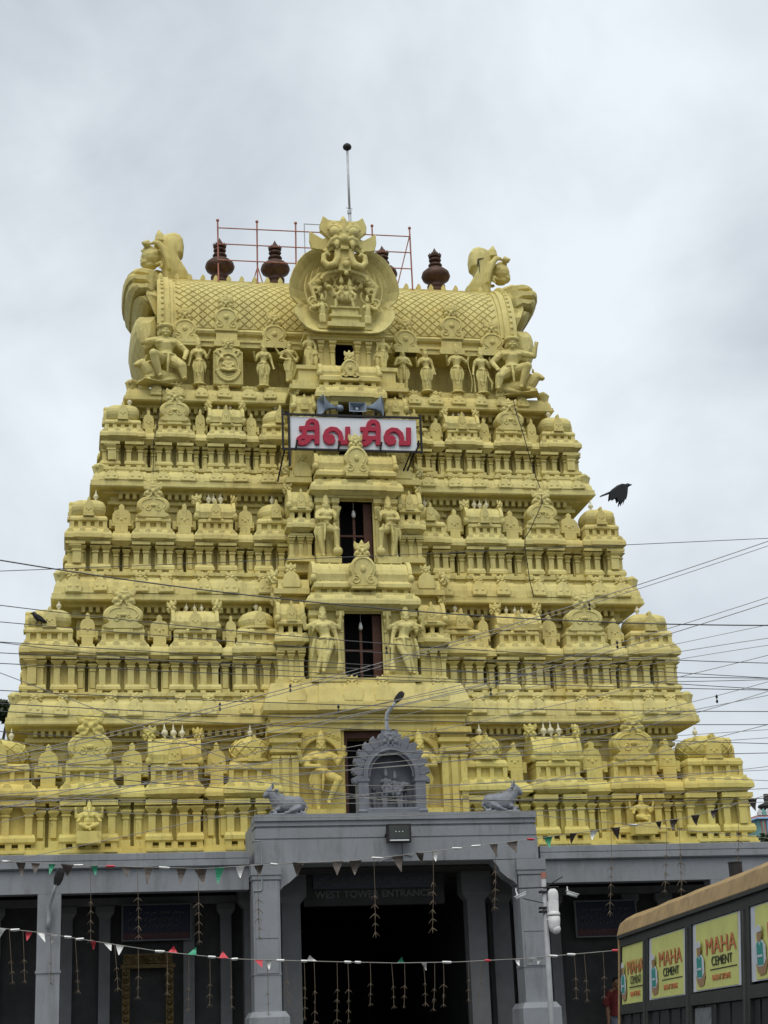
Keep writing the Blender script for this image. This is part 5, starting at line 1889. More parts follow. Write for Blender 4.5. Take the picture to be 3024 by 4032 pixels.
# pipe on the left of the parapet
p0 = MB()
P = [at(1000, 3312, -.42), at(1028, 3312, -.42), at(1030, 3325, -.42), at(1032, 3500, -.42), at(1025, 3508, -.42), at(1000, 3508, -.42)]
p0.tube(P, .018, 8)
o = obj('drain_pipe', p0.mesh('drain_pipe', GREY, True))
tag(o, 'thin grey bent pipe on the left corner of the raised parapet', 'pipe')

# ------------------------------------------------------------------ grey shrine arch and bulls on the parapet
AR = thing('shrine_arch', 'grey leaf edged shrine arch with carved group, standing on the middle parapet', 'shrine', (-.06, -.02, 6.345))
AR.scale = (.88, .9, .94)
m = MB()
H0 = 7.22 - 6.345      # spring of the arch
ri, ro_ = .56, .68
outer = [(-ro_, 0)] + [(-ro_ * math.cos(R(a)), H0 + ro_ * math.sin(R(a))) for a in range(0, 181, 10)] + [(ro_, 0)]
inner = [(ri, 0)] + [(ri * math.cos(R(a)), H0 - .05 + ri * math.sin(R(a))) for a in range(0, 181, 10)] + [(-ri, 0)]
for (ra, rb) in ((0, 0),):
    arc_o = [(-ro_, 0), (-ro_, H0 * .5)] + [(-ro_ * math.cos(R(a)), H0 + ro_ * math.sin(R(a))) for a in range(0, 181, 10)] + [(ro_, H0 * .5), (ro_, 0)]
    arc_i = [(-ri, 0), (-ri, H0 * .5)] + [(-ri * math.cos(R(a)), H0 - .05 + ri * math.sin(R(a))) for a in range(0, 181, 10)] + [(ri, H0 * .5), (ri, 0)]
    n_ = len(arc_o)
    vv_ = [(x, y, z) for y in (-.18, .3) for arc in (arc_o, arc_i) for x, z in arc]
    ff_ = []
    for k in range(n_ - 1):
        ff_ += [(k, k + 1, n_ + k + 1, n_ + k), (2 * n_ + k, 3 * n_ + k, 3 * n_ + k + 1, 2 * n_ + k + 1), (k, 2 * n_ + k, 2 * n_ + k + 1, k + 1), (n_ + k, n_ + k + 1, 3 * n_ + k + 1, 3 * n_ + k)]
    m.add(vv_, ff_)
obj('arch', m.mesh('arch', GREYST), AR)
m = MB()
m.tube([(-(ri + .04) * math.cos(R(a)), -.19, H0 - .05 + (ri + .04) * math.sin(R(a))) for a in range(-10, 191, 10)], .03, 6)
m.tube([(-(ri - .03) * math.cos(R(a)), -.15, H0 - .05 + (ri - .03) * math.sin(R(a))) for a in range(0, 181, 10)], .022, 6)
obj('arch_moulding', m.mesh('arch_moulding', GREYST), AR)
m = MB()
m.plate([(-.62, .02)] + [(-.62 * math.cos(R(t_)), H0 + .62 * math.sin(R(t_))) for t_ in range(0, 181, 12)] + [(.62, .02)], .2, .29)
obj('back_panel', m.mesh('back_panel', GREYST), AR)
m = MB()
m.rl([(-.62, .62, -.26, .3, 0), (-.62, .62, -.26, .3, .1), (-.56, .56, -.22, .3, .13)])
obj('sill', m.mesh('sill', GREYST), AR)
lf = MB()
lf.plate([(-.07, 0), (-.1, .1), (-.085, .19), (-.03, .26), (.05, .27), (.06, .2), (.1, .12), (.075, 0)], -.07, .07, .025)
lfm = lf.mesh('leaf', GREYST)
for k in range(-7, 8):
    if abs(k) < 1:
        continue
    a = R(90 - k * 14.0)
    obj('leaf', lfm, AR, (ro_ * .97 * math.cos(a), -.05, H0 + ro_ * .97 * math.sin(a)), (0, R(k * 14.0), 0), (1.15, 1.3, 1.1))
for s in (-1, 1):
    m = MB()
    m.rl([(s * .69 - .13, s * .69 + .13, -.23, .28, 0), (s * .69 - .15, s * .69 + .15, -.25, .28, .06), (s * .69 - .12, s * .69 + .12, -.21, .28, .1), (s * .69 - .12, s * .69 + .12, -.21, .28, .68), (s * .69 - .15, s * .69 + .15, -.23, .28, .72), (s * .69 - .15, s * .69 + .15, -.23, .28, .78)])
    obj('arch_post', m.mesh('arch_post', GREYST), AR)
MKG = remeshed(mk, 'mask', GREYST, .045, 1)
obj('mask', MKG, AR, (0, -.1, H0 + ro_ - .08), (0, 0, 0), (.42, .42, .46))
q = MB()       # bull carrying two seated figures, seen from the side
q.ell((0, .0, .5), (.27, .1, .12))
for x in (-.2, -.13, .17, .25):
    q.tube([(x, -.04, .45), (x + .02, -.04, .12)], [.055, .03], 6)
q.tube([(.22, -.02, .52), (.32, -.06, .64), (.36, -.08, .66)], [.1, .08, .06], 7)
q.ell((.39, -.1, .63), (.08, .06, .055))
for x, z in ((-.1, .86), (.12, .8)):
    q.ell((x, 0, z - .16), (.09, .07, .12))
    q.ell((x, -.03, z), (.055, .055, .065))
    q.tube([(x, -.02, z + .04), (x, 0, z + .17)], [.055, .02], 7)
    for s in (-1, 1):
        q.tube([(x + s * .08, -.02, z - .1), (x + s * .14, -.07, z - .18), (x + s * .08, -.11, z - .14)], [.035, .03, .022], 6)
        q.tube([(x + s * .05, -.04, z - .25), (x + s * .12, -.1, z - .3), (x + s * .06, -.1, z - .42)], [.05, .045, .03], 6)
for s in (-1, 1):
    q.ell((s * .38, .1, .3), (.07, .06, .2))
    q.ell((s * .38, .08, .56), (.05, .05, .06))
obj('carved_group', remeshed(q, 'carved_group', GREYST, .018, 1), AR, (0, .08, .03))

GREYB = mat('grey_bull_paint', (0.21, 0.225, 0.25), 0.6, 0.15, 5, 0.2, 30, stain=(0.1, 0.1, 0.11), stain_amt=0.5)
bm_g = remeshed(bull(.74), 'bull', GREYB, .013, 1)
for s, x, nm in ((-1, -2.3, 'left'), (1, 2.32, 'right')):
    o = obj('bull_statue', bm_g, None, (x, -.05, 6.355), (0, 0, 0), (-s, 1, 1))
    o.scale = (.9 if s < 0 else -.9, 1.15, 1.0)
    tag(o, 'grey painted seated bull on the %s end of the grey parapet' % nm, 'bull statue', 'grey bulls on the parapet')

# ------------------------------------------------------------------ signs, lamps and fittings


def text_mesh(body, name, material, box, y, depth, voxel=None, bold=0.0):
    """lettering fitted into box=(x0,x1,z0,z1) on the plane y, facing -y"""
    cu = bpy.data.curves.new('txt', 'FONT')
    cu.body = body
    cu.extrude = .05
    cu.offset = bold
    ob = bpy.data.objects.new('txt', cu)
    COL.objects.link(ob)
    dg = bpy.context.evaluated_depsgraph_get()
    me = bpy.data.meshes.new_from_object(ob.evaluated_get(dg))
    bpy.data.objects.remove(ob)
    if voxel:
        ob = bpy.data.objects.new('txt', me)
        COL.objects.link(ob)
        bmw = bmesh.new()
        bmw.from_mesh(me)
        bmesh.ops.remove_doubles(bmw, verts=bmw.verts, dist=1e-5)
        bmw.to_mesh(me)
        bmw.free()
        md = ob.modifiers.new('r', 'REMESH')
        md.mode = 'VOXEL'
        md.voxel_size = voxel
        dg = bpy.context.evaluated_depsgraph_get()
        me = bpy.data.meshes.new_from_object(ob.evaluated_get(dg))
        bpy.data.objects.remove(ob)
    xs = [v.co.x for v in me.vertices]
    ys = [v.co.y for v in me.vertices]
    x0, x1, z0, z1 = box
    xa, xb, ya, yb = min(xs), max(xs), min(ys), max(ys)
    for v in me.vertices:
        v.co = Vector((x0 + (v.co.x - xa) / (xb - xa) * (x1 - x0), y - (v.co.z + .05) / .1 * depth, z0 + (v.co.y - ya) / (yb - ya) * (z1 - z0)))
    me.materials.clear()
    me.materials.append(material)
    me.name = name
    bmw = bmesh.new()
    bmw.from_mesh(me)
    bmesh.ops.recalc_face_normals(bmw, faces=bmw.faces)
    bmw.to_mesh(me)
    bmw.free()
    return me


SG = thing('letter_sign', 'white sign with four crimson Tamil letters in a black iron frame on the tower', 'sign', (0, 3.3, 15.62))


def sgp(name, material, *a):
    m = MB()
    m.box(*a)
    return wpart(m, name, material, SG)


sgp('board', WHITE, -1.565, 1.565, 3.32, 3.36, 15.66, 16.50)
SI = [[(305, 562), (470, 562)], [(352, 562), (352, 645)], [(310, 645), (440, 645)], [(372, 640), (325, 642), (298, 662), (297, 690), (325, 704), (362, 696), (392, 670), (402, 640)],
      [(470, 712), (470, 540), (462, 508), (438, 492), (408, 492), (388, 508), (380, 535), (380, 570)]]
VA = [[(622, 660), (612, 688), (580, 694), (553, 672), (546, 632), (562, 590), (600, 567), (645, 572), (682, 606), (694, 650), (690, 692)], [(622, 660), (600, 636), (572, 650), (574, 680)], [(668, 694), (770, 694)], [(756, 548), (756, 700)]]


def stroke_letter(strokes, dx, dy):
    """flat raised letter made of thick strokes, traced from the sign"""
    m = MB()
    for st in strokes:
        pts = []
        for (px, py) in st:
            p = at(1050 + (px + dx) / 2.37, 1450 + (py + dy) / 2.37, 3.28)
            pts.append(Vector((p.x, p.z)))
        for a, b in zip(pts, pts[1:]):
            d = (b - a).normalized()
            n = Vector((-d.y, d.x)) * .061
            a2, b2 = a - d * .004, b + d * .004
            m.plate([tuple(a2 + n), tuple(a2 - n), tuple(b2 - n), tuple(b2 + n)], 3.25, 3.319)
        for a in pts[1:-1]:
            m.plate(circ(a.x, a.y, .061, 14), 3.25, 3.319)
    return remeshed(m, 'letter', RED, .011, 0)


for strokes, dx, dy in ((SI, 0, 0), (VA, 0, 0), (SI, 570, 8), (VA, 568, 8)):
    me = stroke_letter(strokes, dx, dy)
    me.shade_flat()
    obj('letter', me, SG, tuple(-SG.location))
for (z, nm) in ((16.52, 'frame_rail'), (15.62, 'frame_rail')):
    sgp(nm, BLACK, -1.78, 1.70, 3.28, 3.33, z, z + .05)
for x in (-1.78, -1.63, 1.65):
    sgp('frame_post', BLACK, x, x + .05, 3.27, 3.32, 15.6 if x != -1.63 else 15.2, 16.66 if x < -1.7 else 16.62)
for x in (-1.46, -.42, .62, 1.5):
    m = MB()
    m.tube([(x, 3.29, 15.6), (x + (.05 if x < 1 else .12), 3.24, 15.86)], .025, 4)
    wpart(m, 'clamp', BLACK, SG)
for (a, b) in (((-1.72, 3.3, 15.62), (-1.85, 3.75, 14.95)), ((1.62, 3.3, 15.95), (1.32, 3.7, 15.15)), ((1.4, 3.3, 15.62), (1.24, 3.7, 15.2))):
    m = MB()
    m.tube([a, b], .022, 5)
    wpart(m, 'stay', BLACK, SG)

# horn loudspeakers above the sign
for (loc, rz, lab) in (((-.64, 3.42, 16.83), R(-72), 'grey horn loudspeaker pointing left above the sign'), ((.60, 3.42, 16.85), R(72), 'grey horn loudspeaker pointing right above the sign')):
    t = thing('horn_loudspeaker', lab, 'loudspeaker', loc, 'horn loudspeakers above the sign', (0, 0, rz))
    t.scale = (1.15, 1.15, 1.15)
    m = MB()
    def rr_(hw, hh, y):
        return [(hw * math.copysign(abs(math.cos(a)) ** .4, math.cos(a)), y, hh * math.copysign(abs(math.sin(a)) ** .4, math.sin(a))) for a in [2 * math.pi * k / 20 for k in range(20)]]
    m.loft([rr_(.03, .03, .24), rr_(.05, .05, .1), rr_(.1, .11, -.02), rr_(.17, .19, -.12), rr_(.185, .21, -.14), rr_(.17, .195, -.135), rr_(.09, .1, -.0), rr_(.03, .03, .12)])
    obj('horn', m.mesh('horn', HORN, True), t)
    m = MB()
    m.lathe([(.05, 0), (.075, .02), (.08, .1), (.06, .14)], n=14)
    obj('driver', m.mesh('driver', HORN, True), t, (0, .24, 0), (R(-90), 0, 0))
    m = MB()
    m.tube([(-.1, .02, -.08), (-.1, .02, -.2), (.1, .02, -.2), (.1, .02, -.08)], .015, 5)
    obj('bracket', m.mesh('bracket', BLACK), t)
t = thing('horn_loudspeaker', 'grey rectangular horn loudspeaker facing the street above the sign', 'loudspeaker', (.12, 3.4, 16.80), 'horn loudspeakers above the sign')
m = MB()
m.rl([(-.06, .06, .12, .3, -.05), (-.06, .06, .12, .3, .05)])
obj('driver', m.mesh('driver', HORN), t)
m = MB()
rings = []
for hw, hh, y in ((.05, .04, .16), (.1, .06, .06), (.2, .105, -.06), (.215, .12, -.07), (.195, .1, -.065), (.09, .05, .05), (.04, .03, .1)):
    rings.append([(-hw, y, -hh), (hw, y, -hh), (hw, y, hh), (-hw, y, hh)])
m.loft(rings)
obj('horn', m.mesh('horn', HORN), t)
m = MB()
m.ell((0, .06, 0), .045)
obj('phase_plug', m.mesh('phase_plug', WHITE, True), t)
m = MB()
m.tube([(0, .2, -.03), (0, .2, -.2)], .02, 5)
obj('bracket', m.mesh('bracket', BLACK), t)

# lightning rod
t = thing('lightning_rod', 'tall thin grey rod with a dark mushroom cap rising behind the fanged face', 'rod', (.62, 6.35, 21.35))
m = MB()
m.tube([(0, 0, 0), (0.005, 0, 2.4)], .045, 10)
obj('lower_pole', m.mesh('lower_pole', STEEL, True), t)
m = MB()
m.tube([(.005, 0, 2.4), (.0, 0, 4.4)], .032, 10)
obj('upper_pole', m.mesh('upper_pole', STEEL, True), t)
m = MB()
m.lathe([(.055, 2.36), (.06, 2.38), (.06, 2.46), (.05, 2.48)], n=12)
m.tube([(-.09, 0, 2.55), (.09, 0, 2.52)], .012, 5)
obj('coupling', m.mesh('coupling', STEEL), t)
m = MB()
m.lathe([(.03, 4.32), (.05, 4.36), (.11, 4.40), (.125, 4.45), (.11, 4.50), (.07, 4.54), (.01, 4.56)], n=18)
obj('cap', m.mesh('cap', BLACK, True), t)

# pipe scaffold along the ridge
SC = thing('pipe_railing', 'rust red pipe scaffold railing along the roof ridge', 'railing', (0, 6.05, 21.4))


def scp(name, a, b, r=.022, material=None):
    m = MB()
    m.tube([a, b], r, 8)
    return wpart(m, name, material or REDPIPE, SC)


yS = 6.05
posts = [(c1(750, 125, yS), c1(757, 585, yS)), (c1(1035, 135, yS), c1(1040, 590, yS)), (c1(1316, 145, yS), c1(1320, 590, yS)), (c3(190, 65, yS), c3(205, 480, yS)), (c3(435, 80, yS), c3(456, 480, yS))]
for a, b in posts:
    o = scp('post', tuple(a), (b.x, b.y, 21.2))
    m = MB()
    m.ell(tuple(a), .045, 10, 6)
    obj('cap', m.mesh('cap', REDPIPE, True), o)
pa, pb = posts[0], posts[4]
for fz_ in (.86, .59, .32):
    a = (pa[0].x, yS - .05, 21.4 + (pa[0].z - 21.4) * fz_)
    b = (pb[0].x, yS - .05, 21.4 + (pb[0].z - 21.4) * fz_ - .03)
    scp('rail', a, b, .017)
scp('brace', (posts[4][0].x, yS + .04, 23.0), (posts[4][0].x - .42, yS + .04, 21.4), .015)
scp('brace', (posts[1][0].x - .15, yS + .1, 21.3), (posts[1][0].x, yS + .02, 21.85), .015)
scp('brace', (posts[1][0].x + .17, yS + .1, 21.3), (posts[1][0].x, yS + .02, 21.85), .015)
e = c2(355, 770, yS)
scp('post', (e.x, yS + .1, 21.3), tuple(e + Vector((0, .1, 0))), .015, STEEL)
scp('rail', (e.x - .015, yS + .1, e.z), (.62, yS + .1, e.z), .015, STEEL)

# floodlight on the parapet
fl = at(900 + 855 / 1.2762, 3150 + 167 / 1.2762, -.5)
t = thing('floodlight', 'black square LED floodlight mounted on the middle of the grey parapet', 'floodlight', tuple(fl))
m = MB()
m.rl([(-.25, .25, -.0, .08, -.19), (-.25, .25, -.06, .08, -.185), (-.25, .25, -.06, .08, .185), (-.25, .25, 0, .08, .19)])
obj('housing', m.mesh('housing', BLACK), t)
m = MB()
m.box(-.21, .21, -.068, -.05, -.12, .15)
obj('lamp_glass', m.mesh('lamp_glass', mat('lamp_glass', (0.03, 0.035, 0.03), .25, .1, 3, 0, spec=.5)), t)
m = MB()
m.box(-.2, .2, -.072, -.05, -.16, -.135)
obj('reflector_strip', m.mesh('reflector_strip', WHITE), t)
for k in range(3):
    m = MB()
    m.box(-.07 + .07 * k - .012, -.07 + .07 * k + .012, -.074, -.066, .02, .035)
    obj('led_chip', m.mesh('led_chip', WHITE), t)
m = MB()
m.tube([(-.26, .03, 0), (-.26, .14, -.05), (-.2, .2, -.05), (.2, .2, -.05), (.26, .14, -.05), (.26, .03, 0)], .018, 5)
obj('bracket', m.mesh('bracket', BLACK), t)
m = MB()
m.tube([(.07, .06, -.18), (.09, .14, -.4), (.09, .18, -.56)], .012, 5)
m.tube([(.09, .18, -.4), (-.2, .17, -.5), (-.4, .15, -.56)], .01, 5)
m.tube([(.09, .18, -.4), (.3, .17, -.46)], .01, 5)
obj('cable', m.mesh('cable', WIRE), t)


def street_lamp(name, label, pts, head, hr, rot, material):
    t = thing(name, label, 'street lamp', tuple(pts[0]), 'street lamps')
    m = MB()
    m.tube(pts, [.045] * (len(pts) - 2) + [.035, .03], 8)
    obj('arm', m.mesh('arm', material, True), t, tuple(-t.location))
    m = MB()
    m.loft([[(x * sc_, y * sc_ * .5, z) for x, y in ((-.09, -.09), (.09, -.09), (.12, 0), (.09, .09), (-.09, .09), (-.12, 0))] for z, sc_ in ((-.05, .5), (0, .8), (.15, 1.05), (.32, 1.0), (.42, .6))])
    obj('lamp_head', m.mesh('lamp_head', BLACK), t, tuple(Vector(head) - t.location), rot, hr)
    return t


P = [at(900 + 0, 0, 0)]
q0 = lambda x, y, Y: at(x / 1.508, 3250 + y / 1.508, Y)
street_lamp('street_lamp', 'small street lamp on a bent arm fixed to the left grey pillar', [q0(283, 615, -.06), q0(290, 560, -.08), q0(292, 480, -.12), q0(318, 400, -.35), q0(335, 345, -.5)], q0(338, 345, -.5), .72, (R(8), R(16), 0), STEEL)
q0 = lambda x, y, Y: at(1000 + x / 1.659, 2150 + y / 1.659, Y)
b0 = q0(866, 1230, .5)
street_lamp('street_lamp', 'street lamp on a crooked arm rising behind the grey shrine arch', [(b0.x, .5, 6.3), q0(866, 1130, .5), q0(872, 1090, .45), q0(905, 1050, .35), q0(930, 1010, .25)], q0(928, 1012, .25), .6, (0, R(40), 0), STEEL)

# camera pole by the right pillar
PY = -1.5
pt, pbm = at(2140, 3455, PY), at(2172, 4030, PY)
t = thing('camera_pole', 'slim grey steel pole with rusty top before the right grey pillar', 'pole', (pbm.x + .05, PY, 0))
m = MB()
m.tube([(pbm.x + .05, PY, .02), tuple(pbm), tuple(pt)], [.06, .06, .05], 12)
wpart(m, 'shaft', mat('grey_pole_paint', (0.3, 0.31, 0.32), .5, .1, 6, 0), t, True)
m = MB()
m.tube([tuple(pt + Vector((0, 0, -.02))), tuple(pt + Vector((0, 0, .1)))], [.056, .056], 10)
wpart(m, 'rusty_top', REDPIPE, t)
m = MB()
a, b = at(2042, 3498, PY - .06), at(2200, 3492, PY - .06)
m.tube([a, b], .014, 5)
a, b = at(2150, 3490, PY - .06), at(2215, 3452, PY - .06)
m.tube([a, b], .012, 5)
a, b = at(2060, 3538, PY - .06), at(2140, 3556, PY - .06)
m.tube([a, b], .01, 5)
wpart(m, 'cross_arm', BLACK, t)
for z in (3575, 3590, 3512):
    m = MB()
    c = at(2138, z, PY)
    m.box(c.x - .07, c.x + .07, PY - .07, PY + .07, c.z - .02, c.z + .02)
    wpart(m, 'clamp', BLACK, t)


def bullet_camera(label, px, py, ang, Y):
    c = at(px, py, Y)
    t = thing('security_camera', label, 'security camera', tuple(c), 'security cameras on the pole')
    m = MB()
    m.tube([(-.11, 0, 0), (.11, 0, 0)], .036, 12)
    obj('body', m.mesh('body', CAMW, True), t, (0, 0, 0), (0, R(ang), 0))
    m = MB()
    m.box(-.13, .13, -.045, .045, .03, .045)
    obj('sun_shield', m.mesh('sun_shield', CAMW), t, (0, 0, 0), (0, R(ang), 0))
    m = MB()
    m.tube([(-.06, 0, 0), (-.08, .03, .1), (-.08, .03, .16)], .015, 6)
    obj('bracket', m.mesh('bracket', CAMW), t)


CAMW = mat('white_plastic', (0.62, 0.63, 0.62), .5, .1, 8, 0)
bullet_camera('small white bullet camera left of the pole, aimed downward left', 2050, 3528, -22, PY - .08)
bullet_camera('white bullet camera on the right bracket under the beam', 2252, 3522, 18, PY - .08)
c = at(2178, 3540, PY - .1)
t = thing('junction_box', 'stained white rounded box strapped to the upper camera pole', 'box', tuple(c), 'white boxes on the camera pole')
m = MB()
m.lathe([(.06, -.2), (.1, -.17), (.105, .1), (.09, .16), (.05, .2)], n=16, p=3.5, sy=.7)
obj('shell', m.mesh('shell', CAMW, True), t)
m = MB()
m.rl([(-.13, .07, -.1, .06, -.27), (-.13, .07, -.1, .06, -.05)])
obj('lower_box', m.mesh('lower_box', CAMW), t)
c = at(2182, 3630, PY - .14)
t = thing('dome_camera', 'large white dome camera with domed lid below the junction box', 'security camera', tuple(c))
m = MB()
m.lathe([(.1, .12), (.13, .125), (.13, .16), (.1, .2), (.03, .22)], n=20)
obj('lid', m.mesh('lid', CAMW, True), t)
m = MB()
m.lathe([(.04, -.2), (.09, -.18), (.11, -.1), (.12, 0), (.122, .11)], n=20)
obj('housing', m.mesh('housing', CAMW, True), t)
m = MB()
m.ell((.02, -.02, -.14), (.1, .1, .1))
obj('lens_dome', m.mesh('lens_dome', CAMW, True), t)
m = MB()
m.tube([(-.12, .1, .05), (0, .05, .05)], .02, 6)
obj('bracket', m.mesh('bracket', CAMW), t)

# bulbs hanging in the two upper doorways
for (z, y, lab) in ((11.47, 3.15, 'white bulb hanging in the middle tower doorway'), (14.39, 3.6, 'white bulb hanging in the upper tower doorway')):
    t = thing('hanging_bulb', lab, 'light bulb', (-.03, y, z), 'bulbs in the tower doorways')
    m = MB()
    m.tube([(0, 0, 0), (0, 0, -.2)], .008, 5)
    obj('cord', m.mesh('cord', WIREL), t)
    m = MB()
    m.lathe([(.03, -.2), (.035, -.24), (.05, -.3), (.045, -.35), (.015, -.375)], n=12)
    obj('bulb', m.mesh('bulb', CAMW, True), t)

# ------------------------------------------------------------------ inside the porch
BLUEB = mat('dark_blue_board', (0.014, 0.017, 0.04), .5, .1, 4, 0)
REDB = mat('dark_red_board', (0.07, 0.018, 0.018), .5, .1, 4, 0)
PALE = mat('dull_lettering', (0.12, 0.12, 0.115), .6, .15, 8, 0)
GOLD = mat('dull_brass', (0.09, 0.062, 0.022), .45, .4, 12, .2, 40, metal=.5)
EBOARD = mat('grey_blue_board', (0.06, 0.07, 0.085), .6, .1, 4, 0)
yB = 1.5
pa, pb_ = at(900 + 425 / 1.2762, 3150 + 378 / 1.2762, yB), at(900 + 1042 / 1.2762, 3150 + 482 / 1.2762, yB)
t = thing('entrance_sign', 'dim sign reading WEST TOWER ENTRANCE under the middle beam', 'sign', (pa.x, yB, pb_.z))
zm = at(1500, 3150 + 441 / 1.2762, yB).z
m = MB()
m.box(pa.x, pb_.x, yB, yB + .05, zm, pa.z + .02)
wpart(m, 'tamil_board', EBOARD, t)
m = MB()
m.box(pa.x - .2, pb_.x + .2, yB + .06, yB + .3, pb_.z - .15, 5.3)
wpart(m, 'lintel_board', DARK, t)
o = obj('lettering', text_mesh('மேற்கு கோபுர வாசல்', 'lettering', PALE, (pa.x + .06, pb_.x - .06, zm + .04, pa.z - .02), yB - .003, .01), t, tuple(-t.location))
o = obj('lettering', text_mesh('WEST TOWER ENTRANCE', 'lettering', PALE, (pa.x + .03, pb_.x - .08, pb_.z + .01, zm - .04), yB + .058, .02, None, .02), t, tuple(-t.location))


def notice(label, x0, x1, y0, y1, Y, seed):
    a, b = at(x0, y0, Y), at(x1, y1, Y)
    t = thing('notice_board', label, 'notice board', (a.x, Y, b.z), 'blue notice boards in the side bays')
    m = MB()
    m.box(a.x, b.x, Y, Y + .04, b.z, a.z)
    wpart(m, 'panel', BLUEB, t)
    h = a.z - b.z
    m = MB()
    m.box(a.x + .02, b.x - .02, Y - .004, Y + .01, b.z + .02, b.z + .2 * h)
    wpart(m, 'red_band', REDB, t)
    for q in ((a.x - .03, a.x, b.z - .03, a.z + .03), (b.x, b.x + .03, b.z - .03, a.z + .03), (a.x, b.x, a.z, a.z + .03), (a.x, b.x, b.z - .03, b.z)):
        m = MB()
        m.box(q[0], q[1], Y - .02, Y + .05, q[2], q[3])
        wpart(m, 'frame', DARKGREY, t)
    rnd = random.Random(seed)
    for row, hh in ((.74, .05), (.52, .09), (.32, .09), (.1, .05)):
        m = MB()
        x = a.x + .12
        while x < b.x - .2:
            w = rnd.uniform(.05, .16)
            z = b.z + row * h
            m.tube([(x, Y - .008, z), (x + w * .3, Y - .008, z + hh), (x + w * .6, Y - .008, z + hh * .3), (x + w, Y - .008, z + hh)], .012, 4)
            x += w + rnd.uniform(.02, .09)
        o = wpart(m, 'text_line', PALE, t)
        o['kind'] = 'stuff'
    return t


notice('dark blue notice board with red lower band above the brass door surround', 400 + 235 / 2.765, 400 + 965 / 2.765, 3400 + 462 / 2.765, 3400 + 815 / 2.765, 2.6, 1)
notice('dim blue notice board in the right bay behind the camera pole', 2100 + 455 / 2.765, 2100 + 1130 / 2.765, 3400 + 420 / 2.765, 3400 + 775 / 2.765, 2.6, 2)
# brass door surround in the left bay
Yd = 2.55
gl, gr = at(485, 3760, Yd), at(680, 3760, Yd)
t = thing('brass_door_surround', 'ornate dull brass door surround standing in the dark left bay', 'door frame', ((gl.x + gr.x) / 2, Yd, PZ))
w = gr.x - gl.x
zt = at(580, 3755, Yd).z - PZ
for s in (-1, 1):
    m = MB()
    m.rl([(s * w * .44 - .08, s * w * .44 + .08, 0, .15, 0), (s * w * .44 - .08, s * w * .44 + .08, 0, .15, zt - .3)])
    o = obj('post', m.mesh('post', GOLD), t)
    m = MB()
    for k in range(14):
        m.ell((s * w * .44, -.02, .1 + k * (zt - .5) / 13), (.06, .04, .05), 8, 5)
    bd = obj('boss_row', m.mesh('boss_row', GOLD), o)
    bd['kind'] = 'stuff'
m = MB()
m.rl([(-w * .55, w * .55, -.04, .15, zt - .3), (-w * .55, w * .55, -.04, .15, zt - .22), (-w * .5, w * .5, 0, .15, zt - .2), (-w * .5, w * .5, 0, .15, zt)])
obj('lintel', m.mesh('lintel', GOLD), t)
for k in range(7):
    m = MB()
    m.tube(spiral(-w * .42 + w * .14 * k, zt - .1, .09, .02, 1.4, 60 * k, -.02, 14, 1 if k % 2 else -1), .018, 5)
    obj('scroll', m.mesh('scroll', GOLD), t)
m = MB()
m.tube([(.16 * math.cos(R(a)), -.02, .75 + .16 * math.sin(R(a))) for a in range(0, 361, 20)], .03, 6)
for k in range(8):
    m.tube([(0, -.02, .75), (.13 * math.cos(R(45 * k)), -.02, .75 + .13 * math.sin(R(45 * k)))], .015, 5)
for z in (.35, .45, 1.05):
    m.box(-w * .32, w * .32, -.01, .05, z, z + .03)
obj('grille', m.mesh('grille', GOLD), t)

# person standing in the dim right bay
SKIN = mat('brown_skin', (0.16, 0.085, 0.05), .6, .1, 6, 0)
SHIRT = mat('dark_red_shirt', (0.10, 0.014, 0.014), .8, .15, 6, 0)
TROUS = mat('slate_trousers', (0.09, 0.10, 0.13), .8, .15, 6, 0)
hd = at(2400, 3822, 2.0)
arms_p = [(-1, (-.03, .0, -.16), (-.03, -.03, -.31)), (1, (.03, 0, -.16), (.03, -.03, -.31))]
legs_p = [(-1, (-.05, -.01, .26), (-.055, 0, .03)), (1, (.05, -.01, .26), (.055, 0, .03))]
pb2 = figure(1.93, arms=arms_p, legs=legs_p, skirt=False, crown='none', sash=False, bulk=.95)
pe = obj('person', remeshed(pb2, 'body', SKIN, .016, 1), None, (hd.x + .16, 2.0, PZ), (0, 0, R(-20)))
tag(pe, 'person in dark red shirt and slate trousers standing in the dim right bay', 'person')
hh = 1.93
m = MB()
m.tube([(0, 0, .455 * hh), (0, 0, .57 * hh), (0, 0, .67 * hh), (0, 0, .745 * hh)], [.108 * hh, .1 * hh, .112 * hh, .06 * hh], 14)
for s in (-1, 1):
    m.tube([(s * .08 * hh, 0, .72 * hh), (s * .135 * hh, 0, .63 * hh), (s * .15 * hh, 0, .57 * hh)], [.05 * hh, .045 * hh, .045 * hh], 10)
obj('shirt', remeshed(m, 'shirt', SHIRT, .02, 2), pe)
m = MB()
m.ell((0, 0, .47 * hh), (.1 * hh, .085 * hh, .06 * hh))
for s in (-1, 1):
    m.tube([(s * .048 * hh, 0, .46 * hh), (s * .05 * hh, -.015 * hh, .26 * hh), (s * .055 * hh, 0, .04 * hh)], [.07 * hh, .055 * hh, .05 * hh], 12)
obj('trousers', remeshed(m, 'trousers', TROUS, .02, 2), pe)
m = MB()
m.ell((0, .012, .845 * hh), (.056 * hh, .058 * hh, .045 * hh))
obj('hair', m.mesh('hair', FEATHER, True), pe)

# ------------------------------------------------------------------ the bus
BAZ = R(6.5)
BD = Vector((math.sin(BAZ), math.cos(BAZ), 0))           # towards the far end
far = at(2300 + 335 / 2.2914, 3350 + 815 / 2.2914, -15.0)
BL, BW = 10.2, 2.5
